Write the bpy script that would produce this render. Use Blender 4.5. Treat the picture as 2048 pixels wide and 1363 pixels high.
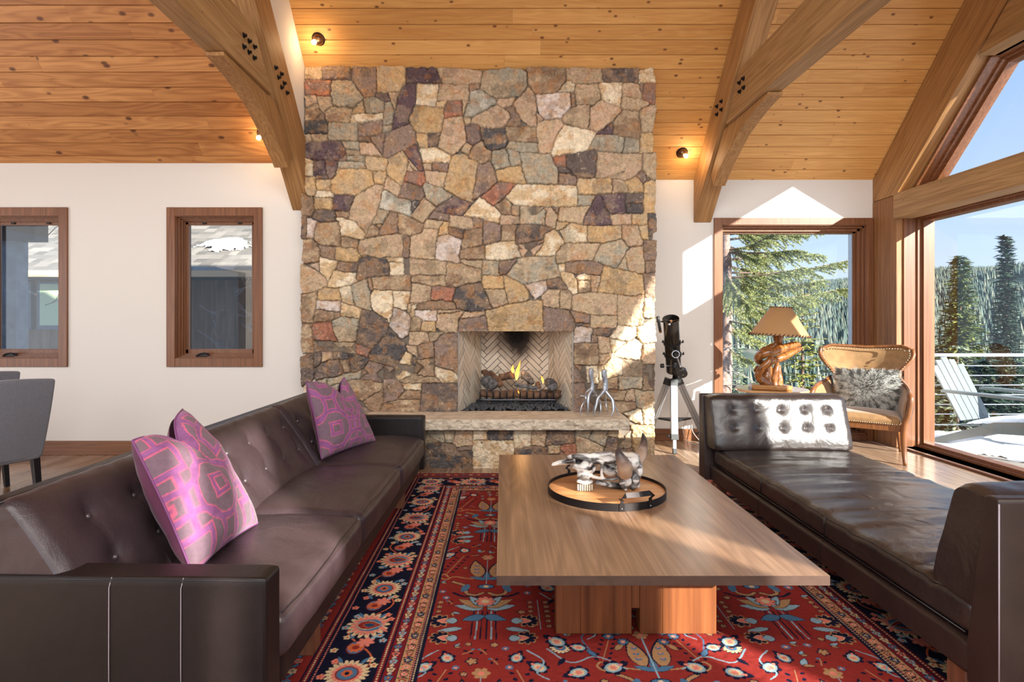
import bpy, bmesh, math, random
import numpy as np
from mathutils import Vector, Matrix, Euler, noise as mnoise

C = bpy.context.scene.collection
for o in list(bpy.data.objects): bpy.data.objects.remove(o)
R = math.radians
PI = math.pi
F = 1160.0; CX = 1004.0; CY = 643.0; CH = 1.27      # focal length in pixels, vanishing point, eye height
def P(px, py, Y):                                     # a point read off the photograph at depth Y
    return Vector(((px-CX)*Y/F, Y, CH+(CY-py)*Y/F))

# ---------------------------------------------------------------- camera
cam = bpy.data.cameras.new('camera'); co = bpy.data.objects.new('camera', cam); C.objects.link(co)
cam.sensor_width = 36; cam.lens = F/2048*36
cam.shift_x = (1024-CX)/2048; cam.shift_y = -(681.5-CY)/2048
cam.clip_start = .05; cam.clip_end = 3000
co.location = (0, 0, CH); co.rotation_euler = (R(90), 0, 0)
bpy.context.scene.camera = co
# ---------------------------------------------------------------- sky, sun, unseen area lights added as fill
W = bpy.data.worlds.new('sky'); bpy.context.scene.world = W; W.use_nodes = True
nt = W.node_tree; nt.nodes.clear()
wo = nt.nodes.new('ShaderNodeOutputWorld'); bg = nt.nodes.new('ShaderNodeBackground')
tc = nt.nodes.new('ShaderNodeTexCoord'); sx = nt.nodes.new('ShaderNodeSeparateXYZ')
rp = nt.nodes.new('ShaderNodeValToRGB')
rp.color_ramp.elements[0].position = 0.0; rp.color_ramp.elements[0].color = (.80, .89, 1, 1)
rp.color_ramp.elements[1].position = .75; rp.color_ramp.elements[1].color = (.16, .33, .75, 1)
e = rp.color_ramp.elements.new(.12); e.color = (.62, .79, 1, 1)
e = rp.color_ramp.elements.new(.38); e.color = (.36, .57, .95, 1)
cl = nt.nodes.new('ShaderNodeTexNoise'); cl.inputs['Scale'].default_value = 2.2; cl.inputs['Detail'].default_value = 6
cm = nt.nodes.new('ShaderNodeMapping'); cm.inputs['Scale'].default_value = (1, 1, 6)
cr = nt.nodes.new('ShaderNodeValToRGB'); cr.color_ramp.elements[0].position = .55; cr.color_ramp.elements[1].position = .8
cr.color_ramp.elements[0].color = (0, 0, 0, 1); cr.color_ramp.elements[1].color = (.5, .5, .5, 1)
mx = nt.nodes.new('ShaderNodeMix'); mx.data_type = 'RGBA'; mx.inputs[7].default_value = (1, 1, 1, 1)
L = nt.links.new
L(tc.outputs['Generated'], sx.inputs[0]); L(sx.outputs['Z'], rp.inputs[0])
L(tc.outputs['Generated'], cm.inputs[0]); L(cm.outputs[0], cl.inputs['Vector']); L(cl.outputs['Fac'], cr.inputs[0])
L(cr.outputs[0], mx.inputs[0]); L(rp.outputs[0], mx.inputs[6]); L(mx.outputs[2], bg.inputs[0]); L(bg.outputs[0], wo.inputs[0])
bg.inputs[1].default_value = .82
SUN = Vector((-.805, 1, -.486)).normalized()
sd = bpy.data.lights.new('sun', 'SUN'); so = bpy.data.objects.new('sun', sd); C.objects.link(so)
sd.energy = 12; sd.angle = R(.6); sd.color = (1, .95, .86)
so.location = (8, -6, 8); so.rotation_euler = SUN.to_track_quat('-Z', 'Y').to_euler()
def area(name, loc, rot, sx_, sy_, en, col=(1, 1, 1)):
    d = bpy.data.lights.new(name, 'AREA'); d.shape = 'RECTANGLE'; d.size = sx_; d.size_y = sy_; d.energy = en; d.color = col
    o = bpy.data.objects.new(name, d); C.objects.link(o); o.location = loc; o.rotation_euler = rot
    return o
area('rear_fill_light', (.9, -5.3, 2.9), (R(90), 0, 0), 6, 2.0, 110, (1, .985, .97))  # added fill far behind the camera, no window built there
area('high_fill_light', (.6, -.95, 3.75), (R(86), 0, 0), 6, .8, 150, (1, .985, .97))  # added fill high behind the camera, aimed at the far walls
area('dining_fill_light', (-6.6, 1.5, 1.6), (R(90), 0, R(-90)), 5, 2.2, 60, (.95, .97, 1))  # added fill from the dining side, out of view
sc = bpy.context.scene
sc.view_settings.view_transform = 'Standard'; sc.view_settings.look = 'None'
sc.view_settings.gamma = 1; sc.view_settings.use_curve_mapping = False
sc.view_settings.exposure = 0.45

# ---------------------------------------------------------------- helpers
def s2l(c):
    return tuple((v/12.92 if v <= .04045 else ((v+.055)/1.055)**2.4) for v in [x/255 for x in c])
def link(o): C.objects.link(o); return o
def obj(name, bm, mat, parent=None, bevel=0, seg=2, smooth=False, sub=0, local=False, ang=None, weld=False):
    if isinstance(bm, bmesh.types.BMesh):
        if weld: bmesh.ops.remove_doubles(bm, verts=bm.verts, dist=1e-5)
        me = bpy.data.meshes.new(name); bm.normal_update(); bm.to_mesh(me); bm.free()
    else: me = bm
    for m in (mat if isinstance(mat, (list, tuple)) else [mat]): me.materials.append(m)
    if smooth:
        for p in me.polygons: p.use_smooth = True
        if ang is not None: me.set_sharp_from_angle(angle=R(ang))
    o = bpy.data.objects.new(name, me); link(o)
    if parent is not None:
        o.parent = parent
        if not local: o.matrix_parent_inverse = full(parent).inverted()
    if bevel:
        b = o.modifiers.new('bevel', 'BEVEL'); b.width = bevel; b.segments = seg; b.limit_method = 'ANGLE'; b.angle_limit = R(35)
        b.harden_normals = False
        for p in me.polygons: p.use_smooth = True
        me.set_sharp_from_angle(angle=R(42))
    if sub:
        s = o.modifiers.new('sub', 'SUBSURF'); s.levels = sub; s.render_levels = sub
        for p in me.polygons: p.use_smooth = True
    return o
def full(o):
    m = o.matrix_basis.copy()
    if o.parent: m = full(o.parent) @ o.matrix_parent_inverse @ m
    return m
def thing(name, label, cat, loc=(0, 0, 0), rotz=0, group=None, kind=None):
    o = bpy.data.objects.new(name, None); link(o); o.empty_display_size = .1
    o.location = loc; o.rotation_euler = (0, 0, rotz)
    tag(o, label, cat, group, kind); return o
def tag(o, label=None, cat=None, group=None, kind=None):
    if label: o['label'] = label
    if cat: o['category'] = cat
    if group: o['group'] = group
    if kind: o['kind'] = kind
    return o
def struct(name, bm, mat, **k):
    o = obj(name, bm, mat, **k)
    o['kind'] = 'structure'; return o
def copy_tree(o, parent=None):
    c = o.copy(); link(c)
    if parent is not None: c.parent = parent
    for ch in list(o.children): copy_tree(ch, c)
    return c
def box(bm, x0, x1, y0, y1, z0, z1, mi=0):
    v = [bm.verts.new(p) for p in ((x0, y0, z0), (x1, y0, z0), (x1, y1, z0), (x0, y1, z0), (x0, y0, z1), (x1, y0, z1), (x1, y1, z1), (x0, y1, z1))]
    for f in ((3, 2, 1, 0), (4, 5, 6, 7), (0, 1, 5, 4), (1, 2, 6, 5), (2, 3, 7, 6), (3, 0, 4, 7)):
        bm.faces.new([v[i] for i in f]).material_index = mi
    return v
def prism(bm, pts, a, b, axis='x', mi=0):
    # outline in the plane square to the axis, pushed from a to b. axis x: (y,z); y: (x,z); z: (x,y)
    def mk(p, t): return {'x': (t, p[0], p[1]), 'y': (p[0], t, p[1]), 'z': (p[0], p[1], t)}[axis]
    A = [bm.verts.new(mk(p, a)) for p in pts]; B = [bm.verts.new(mk(p, b)) for p in pts]
    n = len(pts); fs = [bm.faces.new(A), bm.faces.new(B[::-1])]
    for i in range(n): fs.append(bm.faces.new((A[i], B[i], B[(i+1) % n], A[(i+1) % n])))
    for f in fs: f.material_index = mi
    bmesh.ops.recalc_face_normals(bm, faces=fs)
    return fs
def tube(bm, pts, rad, n=10, cap=True, flat=1.0, mi=0):
    pts = [Vector(p) for p in pts]
    if not isinstance(rad, (list, tuple)): rad = [rad]*len(pts)
    rings = []; up = None
    for i, p in enumerate(pts):
        t = (pts[min(i+1, len(pts)-1)]-pts[max(i-1, 0)]).normalized()
        if up is None: up = t.orthogonal().normalized()
        up = (up-t*up.dot(t))
        up = up.normalized() if up.length > 1e-6 else t.orthogonal().normalized()
        s = t.cross(up)
        rings.append([bm.verts.new(p+(up*math.cos(a)*flat+s*math.sin(a))*rad[i]) for a in [2*PI*k/n for k in range(n)]])
    for i in range(len(rings)-1):
        for k in range(n):
            f = bm.faces.new((rings[i][k], rings[i][(k+1) % n], rings[i+1][(k+1) % n], rings[i+1][k])); f.material_index = mi; f.smooth = True
    if cap:
        bm.faces.new(rings[0][::-1]).material_index = mi; bm.faces.new(rings[-1]).material_index = mi
    return rings
def lathe(bm, prof, n=32, c=(0, 0, 0), mi=0, mat4=None):
    rings = []
    for r, z in prof:
        ring = []
        for k in range(n):
            v = Vector((r*math.cos(2*PI*k/n), r*math.sin(2*PI*k/n), z))
            if mat4 is not None: v = mat4 @ v
            ring.append(bm.verts.new(v+Vector(c)))
        rings.append(ring)
    for i in range(len(rings)-1):
        for k in range(n):
            f = bm.faces.new((rings[i][k], rings[i][(k+1) % n], rings[i+1][(k+1) % n], rings[i+1][k])); f.smooth = True; f.material_index = mi
    if prof[0] == prof[-1]: return
    if prof[0][0] > 1e-4: bm.faces.new(rings[0][::-1]).material_index = mi
    if prof[-1][0] > 1e-4: bm.faces.new(rings[-1]).material_index = mi
def catmull(pts, k=6):
    pts = [Vector(p) for p in pts]; out = []
    for i in range(len(pts)-1):
        p0 = pts[max(i-1, 0)]; p1 = pts[i]; p2 = pts[i+1]; p3 = pts[min(i+2, len(pts)-1)]
        for j in range(k):
            t = j/k
            out.append(.5*((2*p1)+(-p0+p2)*t+(2*p0-5*p1+4*p2-p3)*t*t+(-p0+3*p1-3*p2+p3)*t**3))
    out.append(pts[-1]); return out
def lerp_list(v, n):
    x = np.linspace(0, len(v)-1, n); return list(np.interp(x, range(len(v)), v))
def B(): return bmesh.new()
def xform(bm, M): bmesh.ops.transform(bm, matrix=M, verts=bm.verts)
def blob(bm, c, r, sub=2, amp=.25, f=2.0, seed=0, mi=0, rot=None):
    g = bmesh.ops.create_icosphere(bm, subdivisions=sub, radius=1)
    M = rot or Matrix.Identity(3)
    for v in g['verts']:
        d = 1+amp*mnoise.noise(v.co*f+Vector((seed*7.3, seed*1.7, 0)))
        p = Vector((v.co.x*r[0], v.co.y*r[1], v.co.z*r[2]))*d
        v.co = M @ p+Vector(c)
    for v in g['verts']:
        for f_ in v.link_faces: f_.smooth = True; f_.material_index = mi
def vnoise(x, y, seed=0):                                  # smooth value noise on numpy arrays
    xi = np.floor(x).astype(np.int64); yi = np.floor(y).astype(np.int64); fx = x-xi; fy = y-yi
    fx = fx*fx*(3-2*fx); fy = fy*fy*(3-2*fy)
    def h(a, b):
        n = (a*374761393+b*668265263+seed*982451653) & 0xffffffff
        n = ((n ^ (n >> 13))*1274126177) & 0xffffffff
        return ((n ^ (n >> 16)) & 0xffff)/65535.0
    return (h(xi, yi)*(1-fx)+h(xi+1, yi)*fx)*(1-fy)+(h(xi, yi+1)*(1-fx)+h(xi+1, yi+1)*fx)*fy
def fbm(x, y, o=4, seed=0):
    s = 0; a = .5
    for i in range(o): s = s+a*vnoise(x, y, seed+i); x = x*2.03+11.3; y = y*2.03+5.1; a *= .5
    return s/(1-.5**o)
def grid_mesh(name, V, col=None, keep=None, uvgrid=None):
    # V: (m,n,3) array of vertices; col: (m,n,3) linear colours; keep: (m-1,n-1) faces kept
    m, n = V.shape[:2]
    idx = np.arange(m*n).reshape(m, n)
    q = np.stack([idx[:-1, :-1], idx[:-1, 1:], idx[1:, 1:], idx[1:, :-1]], -1)
    if keep is not None: q = q[keep]
    q = q.reshape(-1, 4)
    used = np.unique(q); remap = np.zeros(m*n, np.int64); remap[used] = np.arange(len(used))
    q = remap[q]; vv = V.reshape(-1, 3)[used]
    me = bpy.data.meshes.new(name)
    me.vertices.add(len(vv)); me.vertices.foreach_set('co', vv.astype(np.float32).ravel())
    me.loops.add(q.size); me.loops.foreach_set('vertex_index', q.astype(np.int32).ravel())
    me.polygons.add(len(q)); me.polygons.foreach_set('loop_start', np.arange(0, q.size, 4, dtype=np.int32))
    me.polygons.foreach_set('loop_total', np.full(len(q), 4, np.int32))
    me.polygons.foreach_set('use_smooth', np.ones(len(q), bool))
    me.update(calc_edges=True)
    if col is not None:
        a = me.color_attributes.new('paint', 'FLOAT_COLOR', 'POINT')
        c = np.ones((len(vv), 4), np.float32); c[:, :3] = col.reshape(-1, 3)[used]
        a.data.foreach_set('color', c.ravel())
    return me

# ---------------------------------------------------------------- materials
def newmat(name):
    m = bpy.data.materials.new(name); m.use_nodes = True
    t = m.node_tree; b = t.nodes['Principled BSDF']; return m, t, b
def N(t, k, **kw):
    n = t.nodes.new(k)
    for a, v in kw.items():
        if a in n.inputs: n.inputs[a].default_value = v
        else: setattr(n, a, v)
    return n
def ramp(t, stops):
    r = t.nodes.new('ShaderNodeValToRGB'); el = r.color_ramp.elements
    while len(el) > 1: el.remove(el[-1])
    el[0].position = stops[0][0]; el[0].color = (*stops[0][1], 1)
    for p, c in stops[1:]:
        e = el.new(p); e.color = (*c, 1)
    return r
def plain(name, col, rough=.5, metal=0, bump=0, bscale=200, spec=.5, sheen=0, coat=0, var=0, vscale=8, trans=0, srgb=True):
    m, t, b = newmat(name); c = s2l(col) if srgb else col
    b.inputs['Base Color'].default_value = (*c, 1); b.inputs['Roughness'].default_value = rough
    b.inputs['Metallic'].default_value = metal; b.inputs['Specular IOR Level'].default_value = spec
    if sheen: b.inputs['Sheen Weight'].default_value = sheen; b.inputs['Sheen Roughness'].default_value = .4
    if coat: b.inputs['Coat Weight'].default_value = coat; b.inputs['Coat Roughness'].default_value = .1
    tcn = N(t, 'ShaderNodeTexCoord')
    if var:
        n = N(t, 'ShaderNodeTexNoise'); n.inputs['Scale'].default_value = vscale; n.inputs['Detail'].default_value = 5
        r = ramp(t, [(.3, tuple(v*(1-var) for v in c)), (.7, tuple(min(1, v*(1+var)) for v in c))])
        t.links.new(tcn.outputs['Object'], n.inputs['Vector']); t.links.new(n.outputs['Fac'], r.inputs[0]); t.links.new(r.outputs[0], b.inputs['Base Color'])
    if bump:
        n = N(t, 'ShaderNodeTexNoise'); n.inputs['Scale'].default_value = bscale; n.inputs['Detail'].default_value = 4
        bp = N(t, 'ShaderNodeBump'); bp.inputs['Strength'].default_value = bump; bp.inputs['Distance'].default_value = .003
        t.links.new(tcn.outputs['Object'], n.inputs['Vector']); t.links.new(n.outputs['Fac'], bp.inputs['Height']); t.links.new(bp.outputs[0], b.inputs['Normal'])
    if trans: b.inputs['Transmission Weight'].default_value = trans
    return m
def wood(name, dark, light, grain='x', rough=.45, knots=0, rot=(0, 0, 0), var=.25, fine=26, along=.9, bump=.15, coat=0, island=True, kscale=1.0, spec=.5, knotcol=None, rings=.13):
    m, t, b = newmat(name); d = s2l(dark); l = s2l(light)
    tcn = N(t, 'ShaderNodeTexCoord')
    m0 = N(t, 'ShaderNodeMapping'); m0.inputs['Rotation'].default_value = rot
    t.links.new(tcn.outputs['Object'], m0.inputs[0]); src = m0.outputs[0]
    g = N(t, 'ShaderNodeNewGeometry')
    if island:
        cb = N(t, 'ShaderNodeVectorMath'); cb.operation = 'SCALE'; cb.inputs[0].default_value = (13.7, 27.1, 8.3)
        t.links.new(g.outputs['Random Per Island'], cb.inputs['Scale'])
        ad = N(t, 'ShaderNodeVectorMath'); ad.operation = 'ADD'
        t.links.new(src, ad.inputs[0]); t.links.new(cb.outputs[0], ad.inputs[1]); src = ad.outputs[0]
    sc_ = {'x': (along, fine, fine), 'y': (fine, along, fine), 'z': (fine, fine, along)}[grain]
    mp = N(t, 'ShaderNodeMapping'); mp.inputs['Scale'].default_value = sc_
    t.links.new(src, mp.inputs[0])
    n1 = N(t, 'ShaderNodeTexNoise'); n1.inputs['Scale'].default_value = 1; n1.inputs['Detail'].default_value = 5; n1.inputs['Distortion'].default_value = .25
    t.links.new(mp.outputs[0], n1.inputs['Vector'])
    mp2 = N(t, 'ShaderNodeMapping'); mp2.inputs['Scale'].default_value = tuple(v*(5 if v > 2 else 1.5) for v in sc_)
    t.links.new(src, mp2.inputs[0])
    n2 = N(t, 'ShaderNodeTexNoise'); n2.inputs['Scale'].default_value = 1; n2.inputs['Detail'].default_value = 3
    t.links.new(mp2.outputs[0], n2.inputs['Vector'])
    # growth rings: bands of a slow noise
    mp3 = N(t, 'ShaderNodeMapping'); mp3.inputs['Scale'].default_value = tuple(v*(.28 if v > 2 else .7) for v in sc_)
    t.links.new(src, mp3.inputs[0])
    n3 = N(t, 'ShaderNodeTexNoise'); n3.inputs['Scale'].default_value = 1; n3.inputs['Detail'].default_value = 1; n3.inputs['Distortion'].default_value = .3
    t.links.new(mp3.outputs[0], n3.inputs['Vector'])
    ms = N(t, 'ShaderNodeMath', operation='MULTIPLY'); ms.inputs[1].default_value = 14
    fr = N(t, 'ShaderNodeMath', operation='PINGPONG'); fr.inputs[1].default_value = 1
    t.links.new(n3.outputs['Fac'], ms.inputs[0]); t.links.new(ms.outputs[0], fr.inputs[0])
    a1 = N(t, 'ShaderNodeMath', operation='MULTIPLY_ADD'); a1.inputs[1].default_value = .52
    t.links.new(n1.outputs['Fac'], a1.inputs[0])
    a2 = N(t, 'ShaderNodeMath', operation='MULTIPLY_ADD'); a2.inputs[1].default_value = .36; a2.inputs[2].default_value = 0
    t.links.new(n2.outputs['Fac'], a2.inputs[0])
    a3 = N(t, 'ShaderNodeMath', operation='MULTIPLY_ADD'); a3.inputs[1].default_value = rings
    t.links.new(fr.outputs[0], a3.inputs[0]); t.links.new(a2.outputs[0], a3.inputs[2]); t.links.new(a3.outputs[0], a1.inputs[2])
    r = ramp(t, [(.3, d), (.5, tuple((x+y)/2 for x, y in zip(d, l))), (.68, l)])
    t.links.new(a1.outputs[0], r.inputs[0]); colr = r.outputs[0]
    if island:
        hv = N(t, 'ShaderNodeMapRange'); hv.inputs['To Min'].default_value = 1-var; hv.inputs['To Max'].default_value = 1+var
        t.links.new(g.outputs['Random Per Island'], hv.inputs[0])
        mm = N(t, 'ShaderNodeMix'); mm.data_type = 'RGBA'; mm.blend_type = 'MULTIPLY'; mm.inputs[0].default_value = 1
        cc = N(t, 'ShaderNodeCombineColor'); t.links.new(hv.outputs[0], cc.inputs[0])
        pw = N(t, 'ShaderNodeMath', operation='POWER'); pw.inputs[1].default_value = 1.35; t.links.new(hv.outputs[0], pw.inputs[0])
        pw2 = N(t, 'ShaderNodeMath', operation='POWER'); pw2.inputs[1].default_value = 1.8; t.links.new(hv.outputs[0], pw2.inputs[0])
        t.links.new(pw.outputs[0], cc.inputs[1]); t.links.new(pw2.outputs[0], cc.inputs[2])
        t.links.new(colr, mm.inputs[6]); t.links.new(cc.outputs[0], mm.inputs[7]); colr = mm.outputs[2]
    if knots:
        ks = {'x': (6.5*kscale, 11*kscale, 11*kscale), 'y': (11*kscale, 6.5*kscale, 11*kscale), 'z': (11*kscale, 11*kscale, 6.5*kscale)}[grain]
        mk = N(t, 'ShaderNodeMapping'); mk.inputs['Scale'].default_value = ks; t.links.new(src, mk.inputs[0])
        vo = N(t, 'ShaderNodeTexVoronoi'); vo.inputs['Scale'].default_value = 1; vo.inputs['Randomness'].default_value = 1
        t.links.new(mk.outputs[0], vo.inputs['Vector'])
        kr = ramp(t, [(0, (1, 1, 1)), (knots*.6, (.8, .8, .8)), (knots, (0, 0, 0))])
        t.links.new(vo.outputs['Distance'], kr.inputs[0])
        kc = s2l(knotcol) if knotcol else tuple(v*.35 for v in d)
        mk2 = N(t, 'ShaderNodeMix'); mk2.data_type = 'RGBA'; mk2.inputs[7].default_value = (*kc, 1)
        t.links.new(kr.outputs[0], mk2.inputs[0]); t.links.new(colr, mk2.inputs[6]); colr = mk2.outputs[2]
    t.links.new(colr, b.inputs['Base Color'])
    b.inputs['Roughness'].default_value = rough; b.inputs['Specular IOR Level'].default_value = spec
    if coat: b.inputs['Coat Weight'].default_value = coat; b.inputs['Coat Roughness'].default_value = .18
    if bump:
        bp = N(t, 'ShaderNodeBump'); bp.inputs['Strength'].default_value = bump; bp.inputs['Distance'].default_value = .002
        t.links.new(a1.outputs[0], bp.inputs['Height']); t.links.new(bp.outputs[0], b.inputs['Normal'])
    return m
def painted(name, rough=.8, bump=.4, bscale=60, var=.12, vscale=25, sheen=0, dist=.004, spec=.3):
    # colour comes from the mesh's own paint layer, broken up by fine noise
    m, t, b = newmat(name)
    a = N(t, 'ShaderNodeAttribute'); a.attribute_name = 'paint'
    tcn = N(t, 'ShaderNodeTexCoord')
    n = N(t, 'ShaderNodeTexNoise'); n.inputs['Scale'].default_value = vscale; n.inputs['Detail'].default_value = 8; n.inputs['Roughness'].default_value = .65
    t.links.new(tcn.outputs['Object'], n.inputs['Vector'])
    mr = N(t, 'ShaderNodeMapRange'); mr.inputs['From Min'].default_value = .3; mr.inputs['From Max'].default_value = .7
    mr.inputs['To Min'].default_value = 1-var; mr.inputs['To Max'].default_value = 1+var
    t.links.new(n.outputs['Fac'], mr.inputs[0])
    mm = N(t, 'ShaderNodeVectorMath'); mm.operation = 'SCALE'
    t.links.new(a.outputs['Color'], mm.inputs[0]); t.links.new(mr.outputs[0], mm.inputs['Scale']); t.links.new(mm.outputs[0], b.inputs['Base Color'])
    b.inputs['Roughness'].default_value = rough; b.inputs['Specular IOR Level'].default_value = spec
    if sheen: b.inputs['Sheen Weight'].default_value = sheen
    if bump:
        n2 = N(t, 'ShaderNodeTexNoise'); n2.inputs['Scale'].default_value = bscale; n2.inputs['Detail'].default_value = 8; n2.inputs['Roughness'].default_value = .6
        t.links.new(tcn.outputs['Object'], n2.inputs['Vector'])
        bp = N(t, 'ShaderNodeBump'); bp.inputs['Strength'].default_value = bump; bp.inputs['Distance'].default_value = dist
        t.links.new(n2.outputs['Fac'], bp.inputs['Height']); t.links.new(bp.outputs[0], b.inputs['Normal'])
    return m
def leather(name, col, rough=.38, spec=.5, wr=.35):
    m, t, b = newmat(name); c = s2l(col)
    tcn = N(t, 'ShaderNodeTexCoord')
    n = N(t, 'ShaderNodeTexNoise'); n.inputs['Scale'].default_value = 5; n.inputs['Detail'].default_value = 4
    t.links.new(tcn.outputs['Object'], n.inputs['Vector'])
    r = ramp(t, [(.35, tuple(v*.78 for v in c)), (.65, tuple(v*1.2 for v in c))]); t.links.new(n.outputs['Fac'], r.inputs[0]); t.links.new(r.outputs[0], b.inputs['Base Color'])
    v = N(t, 'ShaderNodeTexVoronoi'); v.inputs['Scale'].default_value = 330
    t.links.new(tcn.outputs['Object'], v.inputs['Vector'])
    n2 = N(t, 'ShaderNodeTexNoise'); n2.inputs['Scale'].default_value = 9; n2.inputs['Detail'].default_value = 6; n2.inputs['Distortion'].default_value = 1.2
    t.links.new(tcn.outputs['Object'], n2.inputs['Vector'])
    b1 = N(t, 'ShaderNodeBump'); b1.inputs['Strength'].default_value = wr; b1.inputs['Distance'].default_value = .012
    t.links.new(n2.outputs['Fac'], b1.inputs['Height'])
    b2 = N(t, 'ShaderNodeBump'); b2.inputs['Strength'].default_value = .35; b2.inputs['Distance'].default_value = .0008
    t.links.new(v.outputs['Distance'], b2.inputs['Height']); t.links.new(b1.outputs[0], b2.inputs['Normal']); t.links.new(b2.outputs[0], b.inputs['Normal'])
    b.inputs['Roughness'].default_value = rough; b.inputs['Specular IOR Level'].default_value = spec
    return m
def glassmat(name, tint=(.97, .99, 1), rough=0, refl=1.0):
    # thin window glass: clear to light and shadow rays, with a real Fresnel reflection
    m = bpy.data.materials.new(name); m.use_nodes = True; t = m.node_tree; t.nodes.clear()
    o = N(t, 'ShaderNodeOutputMaterial'); tr = N(t, 'ShaderNodeBsdfTransparent'); tr.inputs[0].default_value = (*tint, 1)
    gl = N(t, 'ShaderNodeBsdfGlossy'); gl.inputs['Roughness'].default_value = rough
    lw_ = N(t, 'ShaderNodeLayerWeight'); lw_.inputs[0].default_value = .5
    fr = N(t, 'ShaderNodeMath', operation='POWER'); fr.inputs[1].default_value = 5; t.links.new(lw_.outputs['Facing'], fr.inputs[0])
    ml = N(t, 'ShaderNodeMath', operation='MULTIPLY_ADD'); ml.inputs[1].default_value = .9*refl; ml.inputs[2].default_value = .035*refl
    mxs = N(t, 'ShaderNodeMixShader')
    t.links.new(fr.outputs[0], ml.inputs[0]); t.links.new(ml.outputs[0], mxs.inputs[0]); t.links.new(tr.outputs[0], mxs.inputs[1]); t.links.new(gl.outputs[0], mxs.inputs[2]); t.links.new(mxs.outputs[0], o.inputs[0])
    return m
def emit(name, col, s):
    m = bpy.data.materials.new(name); m.use_nodes = True; t = m.node_tree; t.nodes.clear()
    o = N(t, 'ShaderNodeOutputMaterial'); e_ = N(t, 'ShaderNodeEmission'); e_.inputs[0].default_value = (*col, 1); e_.inputs[1].default_value = s
    t.links.new(e_.outputs[0], o.inputs[0]); return m

M_wall = plain('white_plaster', (232, 226, 218), .7, bump=.12, bscale=90, spec=.25)
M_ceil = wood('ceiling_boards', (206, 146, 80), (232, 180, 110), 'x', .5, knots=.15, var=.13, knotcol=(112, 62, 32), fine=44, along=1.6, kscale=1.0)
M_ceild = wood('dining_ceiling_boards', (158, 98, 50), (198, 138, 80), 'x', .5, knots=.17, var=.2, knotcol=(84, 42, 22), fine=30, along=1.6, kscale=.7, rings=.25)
M_floor = wood('floor_boards', (124, 97, 76), (188, 156, 126), 'y', .18, knots=.05, var=.2, fine=40, along=1.4, bump=.05)
M_raft = wood('rafter_timber', (132, 90, 48), (186, 140, 88), 'y', .6, knots=.05, rot=(R(45), 0, 0), fine=50, along=1.2, bump=.35, var=.05)
M_raftn = wood('near_rafter_timber', (132, 90, 48), (186, 140, 88), 'y', .6, knots=.05, rot=(R(-45), 0, 0), fine=50, along=1.2, bump=.35, var=.05)
M_timb = wood('tie_timber', (128, 92, 52), (184, 144, 96), 'y', .6, knots=.06, fine=50, along=1.2, bump=.35, var=.05)
M_post = wood('post_timber', (112, 72, 40), (168, 118, 72), 'z', .6, knots=.06, fine=50, along=1.0, bump=.35, var=.05)
M_trimx = wood('mahogany_x', (100, 60, 36), (144, 94, 60), 'x', .35, fine=50, var=.08, bump=.06)
M_trimz = wood('mahogany_z', (100, 60, 36), (144, 94, 60), 'z', .35, fine=50, var=.08, bump=.06)
M_trimy = wood('mahogany_y', (100, 60, 36), (144, 94, 60), 'y', .35, fine=50, var=.08, bump=.06)
M_bolt = plain('black_iron', (46, 42, 42), .45, metal=.8)
M_glass = glassmat('window_glass')
M_dark = plain('dark_metal', (52, 46, 44), .4, metal=.6)
M_steel = plain('brushed_steel', (170, 172, 176), .35, metal=1)
M_bronze = plain('bronze', (128, 96, 72), .32, metal=.9)
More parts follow.
